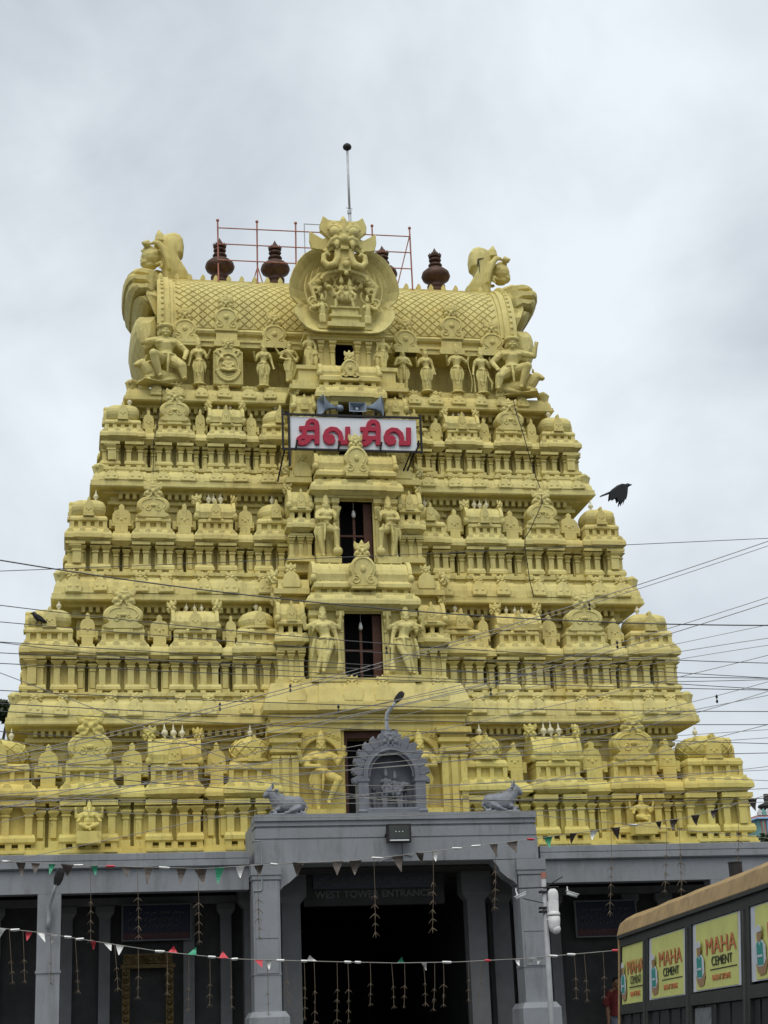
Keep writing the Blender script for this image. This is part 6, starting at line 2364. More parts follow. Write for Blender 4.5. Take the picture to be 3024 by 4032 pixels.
# local frame: x from the far end towards the camera, y across (away from the visible side), z up
rotz = math.atan2(-BD.y, -BD.x)
BUS = thing('bus', 'old tan roofed bus with yellow cement posters covering its dark side windows', 'bus', (far.x - .14, far.y, 0), None, (0, 0, rotz))
TAN = mat('tan_bus_paint', (0.32, 0.215, 0.10), .55, .2, 5, .25, 14, stain=(.11, .075, .045), stain_amt=.8, grime=.6)
DGREY = mat('dark_bus_frame', (0.022, 0.024, 0.022), .55, .25, 6, .1, 20)
LOWER = mat('bus_lower_panel', (0.05, 0.055, 0.05), .5, .2, 5, .1, 20)
BGLASS = mat('dusty_window_glass', (0.02, 0.023, 0.024), .25, .3, 4, 0, spec=.5)
PYEL = mat('poster_yellow', (0.50, 0.51, 0.16), .6, .08, 3, .5, 5, stain=(.40, .41, .17), stain_amt=.5, grime=.25)
PWHITE = mat('poster_white', (0.46, 0.48, 0.52), .6, .08, 4, .4, 6, grime=.3)
PORANGE = mat('poster_orange', (0.46, 0.15, 0.06), .6, .05, 4, 0)
PBLACK = mat('poster_black', (0.02, 0.03, 0.02), .6, .05, 4, 0)
PTEAL = mat('poster_teal', (0.03, 0.22, 0.19), .6, .05, 4, 0)
PSKIN = mat('poster_skin', (0.28, 0.17, 0.09), .6, .05, 4, 0)
RUBBER = mat('tyre_rubber', (0.02, 0.02, 0.02), .8, .2, 8, .2, 30)


def lean(z):        # the side leans inward above the waist
    return -max(0, z - 1.2) * .085


# visible side lies at local y = 0 (left of travel), body extends to +y or -y depending on handedness
side = 1.0


def bp(name, m, material, parent=None, smooth=False):
    return obj(name, m.mesh(name, material, smooth), parent or BUS)


Rz = Matrix.Rotation(rotz, 3, 'Z')
across = Rz.inverted() @ Vector((1, 0, 0))
SY = 1.0 if across.y > 0 else -1.0         # which local y points away from the street side seen


def yl(z, d=0.0):
    """local y of the visible side at height z, d outward"""
    return SY * (-lean(z) - d)


def side_quad(m, x0, x1, z0, z1, d0, d1):
    """a panel following the leaning side, from depth d0 (inside) to d1 (outside)"""
    vv = []
    for d in (d0, d1):
        vv += [(x0, yl(z0, d), z0), (x1, yl(z0, d), z0), (x1, yl(z1, d), z1), (x0, yl(z1, d), z1)]
    m.add(vv, [(0, 1, 2, 3), (4, 5, 6, 7), (0, 1, 5, 4), (1, 2, 6, 5), (2, 3, 7, 6), (3, 0, 4, 7)])


# lower body
m = MB()
m.box(0, BL, min(0, SY * BW), max(0, SY * BW), .45, 1.2)
bp('lower_body', m, LOWER)
# inner dark shell so that the cabin is closed
m = MB()
ring0 = [(0.02, yl(1.2, -.06), 1.2), (0.02, yl(2.80, -.06), 2.80), (0.02, SY * (BW - .16), 2.80), (0.02, SY * (BW - .04), 1.2)]
m.loft([ring0, [(BL - .02, y, z) for _, y, z in ring0]])
bp('cabin_shell', m, DGREY)
# window band frames
ZT, ZB1, ZB0 = 2.70, 2.05, 1.42
wx = [(0.06, 1.32), (1.54, 3.34), (3.58, 5.44), (5.72, 7.5), (7.8, 9.6)]
m = MB()
side_quad(m, 0, BL, ZT, 2.80, -.05, .012)
bp('upper_rail', m, DGREY)
m = MB()
side_quad(m, 0, BL, 1.93, 2.04, -.05, .014)
bp('middle_rail', m, DGREY)
m = MB()
side_quad(m, 0, BL, 1.18, 1.42, -.05, .013)
bp('waist_rail', m, DGREY)
edges = [0.0] + [(wx[i][1] + wx[i + 1][0]) / 2 for i in range(4)] + [9.85]
for i, x in enumerate(edges):
    m = MB()
    x0 = x - .14 if i else 0.0
    x1 = x + .14 if i else .045
    side_quad(m, x0, x1, 2.041, ZT - .001, -.05, .013)
    side_quad(m, x0 + .02, x1 - .0 if not i else x1 - .02, 1.421, 1.929, -.05, .012)
    bp('window_post', m, DGREY)
    if i:
        m = MB()
        side_quad(m, x - .012, x + .012, 1.43, 2.69, .0, .03)
        bp('post_bead', m, LOWER)
for i in range(10):
    x0 = .08 + i * .98
    m = MB()
    side_quad(m, x0, x0 + .92, 1.45, 1.92, -.04, -.02)
    w = bp('lower_window', m, BGLASS)
    m = MB()
    side_quad(m, x0 + .44, x0 + .48, 1.45, 1.92, -.02, .0)
    obj('sash_bar', m.mesh('sash_bar', DGREY), w)
m = MB()
side_quad(m, 3.62, 4.25, 1.47, 1.9, -.019, -.012)
bp('torn_poster', m, mat('torn_grey_paper', (0.12, 0.13, 0.13), .8, .3, 12, 0))
# roof: tan drip edge that curves up to the roof
m = MB()
rp = [(yl(2.80, .03), 2.80), (yl(2.80, .04), 2.84), (yl(2.84, .0), 2.98), (SY * (.22), 3.04), (SY * .5, 3.12), (SY * 1.25, 3.18), (SY * 2.0, 3.12), (SY * 2.3, 3.02), (SY * 2.36, 2.80)]
xsr = [-.05, .02] + [.5 + .6 * i for i in range(16)] + [BL]
rings = []
rnd = random.Random(4)
for k, x in enumerate(xsr):
    e = .92 if k == 0 else 1
    rings.append([(x, y, 2.8 + (z - 2.8) * e + (rnd.uniform(-.008, .008) if 1 < j < 5 else 0)) for j, (y, z) in enumerate(rp)])
m.loft(rings)
bp('roof', m, TAN)
m = MB()
side_quad(m, -.02, BL, 2.795, 2.83, .02, .05)
bp('drip_rail', m, DGREY)
# far end wall
m = MB()
e0 = [(yl(z, .02), z) for z in (.45, 1.2, 2.0, 2.8)]
ring = [(y, z) for y, z in e0] + [(SY * (BW - .1), 2.8), (SY * BW, 1.2), (SY * BW, .45)]
m.loft([[(-.07, y, z) for y, z in ring], [(-.005, y, z) for y, z in ring]])
bp('end_panel', m, TAN)
m = MB()
ring = [(y, z) for y, z in [(SY * .3, 1.3), (SY * .38, 2.5), (SY * 2.1, 2.5), (SY * 2.2, 1.3)]]
m.loft([[(-.085, y, z) for y, z in ring], [(-.072, y, z) for y, z in ring]])
bp('end_window', m, BGLASS)
m = MB()
ring = [(y, z) for y, z in [(0.0, .5), (0, 1.2), (SY * .12, 2.75), (SY * (BW - .15), 2.75), (SY * BW, 1.2), (SY * BW, .5)]]
m.loft([[(BL, y, z) for y, z in ring], [(BL + .06, y, z) for y, z in ring]])
bp('end_panel', m, TAN)
m = MB()
side_quad(m, -.06, .0, .45, 2.8, -.03, .03)
bp('corner_pillar', m, TAN)
ring = [(y, z) for y, z in [(SY * .22, 1.35), (SY * .26, 2.55), (SY * (BW - .3), 2.55), (SY * (BW - .24), 1.35)]]
m = MB()
m.loft([[(BL + .062, y, z) for y, z in ring], [(BL + .075, y, z) for y, z in ring]])
bp('windscreen', m, BGLASS)
m = MB()
m.box(BL + .06, BL + .16, *sorted((SY * .05, SY * (BW - .05))), .45, .68)
bp('bumper', m, DGREY)
for y in (.35, BW - .35):
    m = MB()
    m.ell((BL + .07, SY * y, .9), (.05, .13, .13))
    bp('lamp', m, WHITE)
wh = MB()
wh.tube([(0, -.14, 0), (0, .14, 0)], .48, 24)
hub = MB()
hub.tube([(0, -.16, 0), (0, .16, 0)], .22, 16)
wm, hm = wh.mesh('tyre', RUBBER), hub.mesh('rim', STEEL)
for x in (2.2, 7.6):
    for y in (.16, BW - .16):
        w = obj('wheel', wm, BUS, (x, SY * y, .49))
        obj('rim', hm, w)
m = MB()      # roof vent box
m.lathe([(.065, 3.0), (.065, 3.16), (.07, 3.18), (.02, 3.19)], 4.75, SY * .3, 12)
bp('roof_vent', m, BLACK)

# posters behind the upper panes
tm_maha = text_mesh('MAHA', 'lettering', PORANGE, (0, 1, 0, 1), 0, .001, None, 0.0)
tm_cem = text_mesh('CEMENT', 'lettering', PBLACK, (0, 1, 0, 1), 0, .001, None, 0.0)
tm_sub = text_mesh('BUILD IT STRONG', 'lettering', PORANGE, (0, 1, 0, 1), 0, .004, None, 0.0)


def side_pt(x, z, d):
    return (x, yl(z, d), z)


sheet_th = math.atan(.085)
for i, (x0, x1) in enumerate(wx[:4]):
    zt, zb = 2.695, 2.035 + (.0, .01, .02, .03)[i]
    m = MB()
    side_quad(m, x0, x1, zb, zt, -.03, -.004)
    pane = bp('poster_sheet', m, PWHITE if i else PYEL)
    a, b = (x0 + .16, x1 - (.14 if i else 0)) if i else (x0, x1)
    if i:
        m = MB()
        side_quad(m, a, b, zb + .01, zt - .01, -.004, .001)
        obj('yellow_panel', m.mesh('yellow_panel', PYEL), pane)
    W = b - a if i else (x1 - x0) * 1.0
    # in the picture text runs left (far) to right (near): +x is to the right
    def put(me, fx0, fx1, fz0, fz1, name='lettering', d=.003):
        o = obj(name, me, pane)
        X0, X1 = a + W * fx0, a + W * fx1
        Z0, Z1 = zb + (zt - zb) * fz0, zb + (zt - zb) * fz1
        # local x -> along the side, local z -> up along the leaning side, local -y -> outward
        ex = Vector((X1 - X0, 0, 0))
        ez = Vector(side_pt(0, Z1, d)) - Vector(side_pt(0, Z0, d))
        ey = Vector((0, SY, 0))
        M = Matrix((ex, ey, ez)).transposed().to_4x4()
        M.translation = Vector(side_pt(X0, Z0, d))
        o.matrix_local = M
        return o
    for dq, dd in ((-.008, .003), (0, .0045), (.008, .006)):
        put(tm_maha, .27 + dq, .97 + dq, .50, .73, 'lettering', dd)
        put(tm_cem, .40 + dq * .7, .88 + dq * .7, .33, .46, 'lettering', dd)
    put(tm_sub, .42, .84, .12, .20)
    ln = MB()
    ln.box(0, 1, -.002, .004, 0, 1)
    put(ln.mesh('rule', PBLACK), .36, .98, .27, .285, 'rule')
    # worker with a helmet, printed flat
    for nm, mt, pts in (('printed_arm', PSKIN, [(.02, .22), (.05, .12), (.12, .06), (.26, .08), (.31, .2), (.29, .3), (.02, .34)]),
                        ('printed_shirt', PWHITE, [(.0, .26), (.02, .46), (.1, .53), (.22, .52), (.29, .44), (.29, .26), (.22, .18), (.08, .18)]),
                        ('printed_vest', PTEAL, [(.07, .2), (.07, .47), (.12, .51), (.15, .44), (.18, .51), (.23, .47), (.23, .2)]),
                        ('printed_face', PSKIN, [(.1, .52), (.09, .6), (.12, .64), (.2, .64), (.21, .58), (.19, .52), (.15, .5)]),
                        ('printed_helmet', PWHITE, [(.08, .62), (.09, .68), (.13, .72), (.18, .72), (.22, .67), (.22, .63)]),
                        ('printed_stripe', PWHITE, [(.09, .30), (.21, .30), (.21, .33), (.09, .33)])):
        q = MB()
        dd = {'printed_arm': .004, 'printed_shirt': .006, 'printed_vest': .009, 'printed_face': .009, 'printed_helmet': .012, 'printed_stripe': .012}[nm]
        q.plate([(x * .78 + .01, z) for x, z in pts], -.0015, .0015)
        put(q.mesh(nm, mt), 0, 1, 0, 1, nm, dd)

# ------------------------------------------------------------------ overhead wires


def vwire(pts, Y, r, n=26):
    """catenary-like curve through three overview-pixel points on the plane Y (slightly skewed in depth)"""
    (x0, y0), (x1, y1), (x2, y2) = pts
    out = []
    for k in range(n + 1):
        t = k / n
        x = x0 + (x2 - x0) * t
        L0 = (x - x1) * (x - x2) / ((x0 - x1) * (x0 - x2))
        L1 = (x - x0) * (x - x2) / ((x1 - x0) * (x1 - x2))
        L2 = (x - x0) * (x - x1) / ((x2 - x0) * (x2 - x1))
        out.append(atv(x, y0 * L0 + y1 * L1 + y2 * L2, Y + 1.2 * (t - .5)))
    # run on past both ends towards poles beyond the view
    out.insert(0, out[0] + (out[0] - out[1]).normalized() * 9)
    out.append(out[-1] + (out[-1] - out[-2]).normalized() * 9)
    return out


WL = [
    ([(-60, 1200), (830, 1315), (1720, 1351)], -9, .017, 0, 'thick dark cable crossing above the middle doorway'),
    ([(-60, 1236), (830, 1200), (1720, 1160)], -8, .010, 0, 'thin wire crossing just under the upper doorway'),
    ([(-60, 1300), (700, 1380), (1720, 1434)], -9.5, .011, 0, 'dark wire sloping down from the left crow'),
    ([(-60, 1338), (658, 1398), (1720, 1468)], -10, .010, 0, 'dark wire passing the feet of the left crow'),
    ([(-60, 1383), (658, 1428), (1720, 1493)], -10.2, .010, 0, 'dark wire across the middle tier at the discs'),
    ([(-60, 1380), (500, 1440), (1720, 1466)], -9.8, .009, 0, 'dark wire forking from its neighbour at the left edge'),
    ([(-60, 1407), (658, 1440), (1720, 1466)], -10.6, .010, 0, 'dark wire just below the middle tier discs'),
    ([(-60, 1430), (658, 1462), (1720, 1492)], -11, .010, 0, 'dark wire across the middle tier pilasters'),
    ([(-60, 1488), (658, 1520), (1720, 1537)], -11, .010, 0, 'dark wire above the wide slab cornice'),
    ([(-60, 1516), (658, 1550), (1720, 1565)], -11.2, .010, 0, 'dark wire along the wide slab cornice'),
    ([(-60, 1533), (658, 1570), (1720, 1608)], -11.4, .009, 0, 'dark wire along the lower edge of the wide slab'),
    ([(120, 1610), (800, 1438), (1720, 1148)], -7.0, .012, 1, 'pale twisted cable rising to the right, upper of the pair'),
    ([(120, 1618), (800, 1446), (1720, 1158)], -7.2, .010, 1, 'pale twisted cable rising to the right, lower of the pair'),
    ([(150, 1640), (830, 1518), (1720, 1270)], -7.6, .010, 1, 'pale cable rising below the twisted pair'),
    ([(150, 1650), (830, 1530), (1720, 1282)], -7.8, .012, 1, 'pale cable with insulators rising to the right edge'),
    ([(60, 1640), (600, 1560), (1180, 1450)], -7.9, .008, 1, 'short pale cable rising across the big slab'),
    ([(400, 1640), (1015, 1492), (1720, 1370)], -8.2, .009, 1, 'pale wire ending under the right dome finials'),
    ([(500, 1640), (1015, 1512), (1720, 1385)], -8.4, .008, 1, 'faint wire below the pale domed corner'),
    ([(500, 1660), (1100, 1545), (1720, 1400)], -8.6, .009, 1, 'faint wire crossing the right pilasters upward'),
    ([(700, 1640), (1250, 1570), (1720, 1455)], -8.8, .008, 1, 'faint wire rising to the hanging insulator'),
    ([(800, 1660), (1300, 1590), (1720, 1473)], -9.0, .009, 1, 'pale wire carrying the single hanging insulator'),
    ([(-60, 1575), (500, 1612), (1720, 1625)], -11.6, .009, 0, 'wire across the lowest tier gable masks'),
    ([(-60, 1650), (450, 1700), (1720, 1722)], -11.8, .009, 0, 'wire across the lowest tier discs'),
    ([(-60, 1690), (700, 1640), (1720, 1572)], -8.0, .008, 1, 'faint pale wire rising over the lattice domes'),
    ([(-60, 1620), (560, 1690), (1100, 1690)], -8.4, .008, 1, 'pale slack wire dipping beside the shrine arch'),
    ([(200, 1720), (800, 1660), (1720, 1590)], -8.6, .008, 1, 'pale wire just over the grey shrine arch'),
    ([(520, 1660), (830, 1648), (1160, 1600)], -8.8, .009, 1, 'pale wire crossing the top of the shrine arch'),
    ([(-60, 1716), (830, 1722), (1720, 1648)], -9.2, .008, 1, 'pale slack wire over the carved group'),
    ([(-60, 1585), (640, 1700), (1150, 1760)], -9.4, .008, 1, 'pale wire falling towards the right bull'),
    ([(300, 1800), (800, 1715), (1720, 1690)], -9.4, .008, 1, 'pale wire above the left grey bull'),
    ([(560, 1665), (760, 1720), (1130, 1700)], -9.6, .009, 1, 'tangled pale wire sagging before the shrine arch'),
    ([(620, 1735), (830, 1735), (1180, 1725)], -9.6, .009, 1, 'lowest pale wire sagging before the shrine arch'),
    ([(-60, 1735), (420, 1762), (1000, 1758)], -9.8, .008, 1, 'pale wire sagging in front of the lowest left pilasters'),
]
for pts, Y, r, pale, lab in WL:
    m = MB()
    m.tube(vwire(pts, Y, r), r * .66, 5)
    o = obj('overhead_wire', m.mesh('overhead_wire', WIREL if pale else WIRE))
    tag(o, lab, 'wire', 'overhead wires across the tower')
sp_m = MB()
sp_m.ell((0, 0, 0), (.035, .035, .045), 8, 6)
sp_m.ell((0, 0, -.12), (.035, .035, .045), 8, 6)
sp_m.tube([(0, 0, .06), (0, 0, -.1)], .012, 5)
spme = sp_m.mesh('insulator', BLACK)
for x, y, Y, lab in ((627, 1482, -7.1, 'black wire insulator left of the middle doorway sill'), (475, 1522, -7.1, 'black wire insulator over the left slab'), (1333, 1388, -7.7, 'black wire insulator under the right horseshoe gable'), (1273, 1306, -7.1, 'black insulator in front of the right panjara crown'),
                     (835, 1400, -7.0, 'black insulator before the middle door guardian'), (731, 1527, -7.7, 'black wire insulator on the big slab'), (1060, 1490, -8.3, 'black wire insulator right of the middle doorway'), (1548, 1505, -9.0, 'single insulator hanging against the sky at right')):
    o = obj('wire_insulator', spme, None, tuple(atv(x, y, Y)), (0, 0, 0), .65)
    tag(o, lab, 'insulator', 'insulators on the wires')

# cable running down the right part of the facade
pts = [(c3(x, y, Y)) for x, y, Y in ((1112, 1200, 4.5), (1135, 1290, 4.3), (1170, 1400, 4.25), (1205, 1520, 4.2))]
q6 = lambda x, y, Y: at(1600 + x / 1.8433, 1450 + y / 1.8433, Y)
pts += [q6(905, 690, 4.3), q6(940, 790, 4.2), q6(980, 890, 4.05), q6(985, 980, 3.75), q6(900, 1170, 3.72), q6(862, 1230, 3.7), q6(860, 1300, 3.72), q6(878, 1420, 3.8), q6(895, 1540, 3.7), q6(925, 1659, 3.55)]
m = MB()
m.tube(pts, .011, 5)
for a in pts[1:-1]:
    m.ell(a, .022, 6, 4)
o = obj('facade_cable', m.mesh('facade_cable', BLACK))
tag(o, 'knotted black cable running down the right half of the tower', 'cable', 'black cables on the tower')
q4 = lambda x, y, Y: at(300 + x / 1.659, 1450 + y / 1.659, Y)
m = MB()
m.tube([q4(562, 110, 4.7), q4(560, 200, 4.6), q4(505, 480, 4.25), q4(505, 580, 4.35), q4(502, 690, 4.15)], .009, 5)
o = obj('facade_cable', m.mesh('facade_cable', BLACK))
tag(o, 'short black cable hanging on the upper left tier', 'cable', 'black cables on the tower')

# ------------------------------------------------------------------ bunting
FM = {'D': mat('backlit_foil_flag', (0.085, 0.07, 0.06), .35, .3, 14, 0, metal=.2), 'W': mat('white_foil_flag', (0.72, 0.72, 0.70), .4, .15, 14, 0), 'G': mat('green_foil_flag', (0.05, 0.3, 0.17), .4, .2, 14, 0), 'R': mat('red_foil_flag', (0.55, 0.06, 0.08), .4, .2, 14, 0)}  # dark brown flags: backlit shade put into the foil colour


def interp(path, x):
    for (x0, y0), (x1, y1) in zip(path, path[1:]):
        if x0 <= x <= x1:
            return y0 + (y1 - y0) * (x - x0) / (x1 - x0)
    return path[-1][1]


def bunting(label, path, Y, flags, seed, fs):
    p0 = at(*path[len(path) // 2], Y)
    t = thing('flag_bunting', label, 'bunting', tuple(p0), 'flag buntings')
    m = MB()
    sp = [at(x, y, Y) for x, y in path]
    sp.insert(0, sp[0] + Vector((-6, 0, .5)))
    sp.append(sp[-1] + Vector((5, 0, .5)))
    m.tube(sp, .007, 5)
    wpart(m, 'string', WIREL, t)
    rnd = random.Random(seed)
    for (x, code) in flags:
        y = interp(path, x)
        a = at(x, y, Y)
        c = code[0]
        w = rnd.uniform(.08, .13) * fs
        h = rnd.uniform(.22, .36) * fs
        q = MB()
        if code.endswith('t'):
            h *= .75
            w *= .8
        if code.endswith('u'):
            h *= -.6
        if len(code) == 1 and c in 'WR':        # flag rolled up round the string
            q.loft([[(-w, 0, .02), (-w, -.03, 0), (-w, 0, -.02), (-w, .02, 0)], [(0, .01, .022), (0, -.03, 0), (0, 0, -.028), (0, .025, 0)], [(w * .9, 0, .018), (w * .9, -.025, 0), (w * .9, 0, -.02), (w * .9, .02, 0)]])
        else:
            tw = rnd.uniform(-.5, .5)
            tipx = rnd.uniform(-.06, .09)
            n = 5
            vv = []
            for k in range(n + 1):
                f = k / n
                ww = w * (1 - f) + .006
                bend = .05 * math.sin(f * 3 + tw * 3)
                for s in (-1, 1):
                    vv.append((tipx * f + s * ww * math.cos(tw * f), bend + s * ww * math.sin(tw * f) * .6, -h * f))
            nn = len(vv)
            ff = [(2 * k, 2 * k + 1, 2 * k + 3, 2 * k + 2) for k in range(n)]
            q.add(vv, ff)
            q.add([(x_, y_ + .003, z_) for x_, y_, z_ in vv], ff)
        f = obj('flag', q.mesh('flag', FM[c]), t, tuple(a - t.location), (0, rnd.uniform(-.1, .1), 0))
    return t


B1 = [(-60, 3388), (330, 3408), (800, 3420), (1000, 3408), (1160, 3398), (1400, 3388), (1560, 3370), (1800, 3340), (2100, 3303), (2400, 3262), (2700, 3220), (2900, 3165), (3090, 3110)]
F1 = [(25, 'W'), (82, 'Dg'), (140, 'Dg'), (205, 'Gt'), (265, 'Dg'), (310, 'W'), (372, 'Gt'), (435, 'R'), (497, 'Dg'), (585, 'Dg'), (648, 'W'), (715, 'Dg'), (790, 'Dg'), (865, 'Gg'), (945, 'Wt'), (1018, 'Dt'), (1080, 'W'), (1172, 'Dg'), (1330, 'Dg'), (1400, 'Dg'), (1487, 'W'), (1565, 'Dg'), (1650, 'Dt'), (1715, 'Wt'), (1800, 'W'), (1875, 'W'), (1945, 'Dg'), (2018, 'Dg'), (2090, 'R'), (2160, 'Gg'), (2255, 'Dt'), (2340, 'Wt'), (2420, 'Dg'), (2495, 'W'), (2590, 'Dt'), (2655, 'Dt'), (2735, 'Dt'), (2815, 'Dt'), (2960, 'Dt')]
bunting('bunting of dark and white foil flags strung across the top of the grey beam', B1, -2.6, F1, 1, .9)
B2 = [(-60, 3648), (160, 3672), (330, 3700), (620, 3745), (900, 3775), (1050, 3780), (1280, 3786), (1560, 3792), (1800, 3788), (2050, 3775), (2250, 3758), (2560, 3730)]
F2 = [(8, 'Wt'), (60, 'W'), (115, 'Rt'), (160, 'Wt'), (215, 'Wt'), (268, 'W'), (315, 'W'), (368, 'Rt'), (425, 'Wt'), (473, 'Wt'), (630, 'W'), (680, 'Ru'), (755, 'Gu'), (835, 'W'), (880, 'Ru'), (925, 'W'), (1020, 'Rt'), (1060, 'Wt'), (1105, 'W'), (1198, 'W'), (1230, 'Wu'), (1370, 'W'), (1410, 'W'), (1580, 'Gu'), (1668, 'Wt'), (1760, 'W'), (1920, 'R'), (2040, 'Wt'), (2090, 'Wt'), (2130, 'Wt'), (2180, 'W'), (2250, 'W'), (2425, 'R')]
bunting('lower bunting of small white red and green flags across the open bays', B2, -4.2, F2, 2, .68)

# ------------------------------------------------------------------ dry leaf streamers
ORD = ['first', 'second', 'third', 'fourth', 'fifth', 'sixth', 'seventh', 'eighth', 'ninth', 'tenth', 'eleventh', 'twelfth', 'thirteenth', 'fourteenth', 'fifteenth', 'sixteenth', 'seventeenth', 'eighteenth', 'nineteenth', 'twentieth', 'twenty-first', 'twenty-second', 'twenty-third', 'twenty-fourth', 'twenty-fifth', 'twenty-sixth', 'twenty-seventh', 'twenty-eighth']
tufts = []
for v in range(3):
    m = MB()
    rnd = random.Random(v)
    a0, a1 = rnd.uniform(.075, .11), rnd.uniform(.07, .11)
    m.tube([(0, 0, .01), (-a0 * .6, -.01, -.04), (-a0, -.015, -.085)], [.008, .006, .003], 4)
    m.tube([(0, 0, .01), (a1 * .6, -.01, -.035), (a1, -.01, -.075)], [.010, .008, .003], 4)
    m.tube([(0, 0, .015), (.005, -.01, -.05), (.0, -.01, -.1)], [.011, .009, .003], 4)
    tufts.append(m.mesh('leaf_tuft', STRAW))


def streamers(row, items, path, Y, cut):
    for i, (x, y1) in enumerate(items):
        y0 = interp(path, x)
        a, b = at(x, y0, Y), at(x + random.uniform(-6, 14), y1, Y)
        t = thing('leaf_streamer', 'dry palm leaf streamer, %s from the left in the %s hanging row' % (ORD[i], row), 'streamer', tuple(a), 'dry leaf streamers in the %s row' % row)
        L_ = (b - a).length
        dx = b.x - a.x
        m = MB()
        m.tube([(0, 0, 0), (dx * .4 + .01, 0, -L_ * .5), (dx, 0, -L_)], .005, 4)
        obj('thread', m.mesh('thread', STRAW), t)
        n = max(3, int(L_ * .72 / .17))
        for k in range(n):
            f = 1 - k * .17 / L_
            if f < cut:
                break
            obj('leaf_tuft', tufts[(i + k) % 3], t, (dx * f, 0, -L_ * f), (0, random.uniform(-.2, .2), random.uniform(-.9, .9)), random.uniform(.6, .95) * (1.1 if row == 'upper' else .75))


UP_ = [(356, 3700), (540, 3685), (779, 3705), (1012, 3690), (1472, 3672), (1705, 3655), (1950, 3572), (2406, 3588), (2623, 3505), (2672, 3535), (2905, 3445)]
LO_ = [(36, 3865), (90, 3860), (199, 3870), (296, 3900), (451, 3890), (544, 3925), (657, 3910), (743, 3972), (826, 3955), (908, 3962), (1051, 3990), (1125, 3945), (1198, 4006), (1237, 4022), (1327, 4015), (1370, 4016), (1458, 3952), (1542, 3962), (1593, 3960), (1668, 3950), (1711, 3972), (1746, 3955), (1844, 3935), (1891, 3945), (2261, 3928), (2300, 3935), (2374, 3922)]
streamers('upper', UP_, B1, -2.6, .3)
streamers('lower', LO_, B2, -4.2, .38)

# ------------------------------------------------------------------ crows


def crow_at(x, y, Y):
    return at(2350 + x / 9.217, 1850 + y / 9.217, Y)


Yc_ = -3.0
t0 = crow_at(800, 700, Yc_)
m = MB()
cp = lambda x, y, d=0.0: tuple(crow_at(x, y, Yc_ + d) - t0)
m.tube([cp(450, 830), cp(620, 760), cp(800, 680), cp(950, 620), cp(1060, 590), cp(1110, 560)], [.015, .055, .08, .075, .05, .042], 10)
m.ell(cp(1120, 555), (.05, .042, .042))
m.tube([cp(1140, 552), cp(1220, 545), cp(1295, 540)], [.03, .02, .004], 8)
o = obj('crow', remeshed(m, 'crow', FEATHER, .011, 1), None, tuple(t0))
tag(o, 'black crow flying with wings swept down beside the right tiers', 'bird', 'crows')
m = MB()
wing = [(1080, 650), (1060, 900), (1040, 1020), (1005, 1130), (975, 1120), (930, 1220), (880, 1350), (905, 1210), (840, 1290), (795, 1385), (785, 1330), (815, 1140), (740, 1240), (715, 1200), (680, 1070), (655, 1050), (560, 1140), (520, 1080), (425, 1175), (415, 1100), (435, 920), (460, 850), (620, 720), (800, 610), (890, 560), (980, 600)]
wp = [crow_at(x, y, Yc_) - t0 for x, y in wing]
fw_ = [(p.x, p.z) for p in wp]
m.plate(fw_, -.11, -.095)
ob = obj('near_wing', m.mesh('near_wing', FEATHER), o)
m = MB()
m.plate([(x * .96 + .01, z * .93 + .01) for x, z in fw_], .06, .075)
obj('far_wing', m.mesh('far_wing', FEATHER), o)
m = MB()
m.plate([(cp(470, 800)[0], cp(470, 800)[2]), (cp(120, 955)[0], cp(120, 955)[2]), (cp(130, 972)[0], cp(130, 972)[2]), (cp(470, 860)[0], cp(470, 860)[2])], -.05, .05)
obj('tail', m.mesh('tail', FEATHER), o)

cq = lambda x, y, Y: at(x / 4.424, 2350 + y / 4.424, Y)
Yp = 3.36
t0 = cq(660, 470, Yp)
cp = lambda x, y, d=0.0: tuple(cq(x, y, Yp + d) - t0)
m = MB()
m.tube([cp(590, 290), cp(620, 330), cp(670, 370), cp(730, 400), cp(780, 430)], [.045, .06, .075, .055, .02], 10)
m.ell(cp(592, 292), (.05, .045, .045))
m.tube([cp(570, 290), cp(540, 292), cp(512, 294)], [.028, .018, .004], 7)
m.tube([cp(740, 405), cp(780, 430), cp(815, 445)], [.05, .035, .025], 7)
for x in (640, 730):
    m.tube([cp(x + 20, 405), cp(x + 4, 440), cp(x - 15, 472)], [.022, .014, .012], 6)
    m.tube([cp(x - 30, 478), cp(x + 5, 474)], [.01, .014], 5)
o = obj('crow', remeshed(m, 'crow', FEATHER, .011, 1), None, tuple(t0))
tag(o, 'black crow perched on the left corner shrine of the middle tier', 'bird', 'crows')
m = MB()
wl = [(610, 330), (660, 330), (720, 350), (760, 390), (800, 440), (740, 420), (660, 395)]
m.plate([(cp(x, y)[0], cp(x, y)[2]) for x, y in wl], -.075, -.055)
obj('wing', m.mesh('wing', FEATHER), o)

# ------------------------------------------------------------------ trees and the far tower


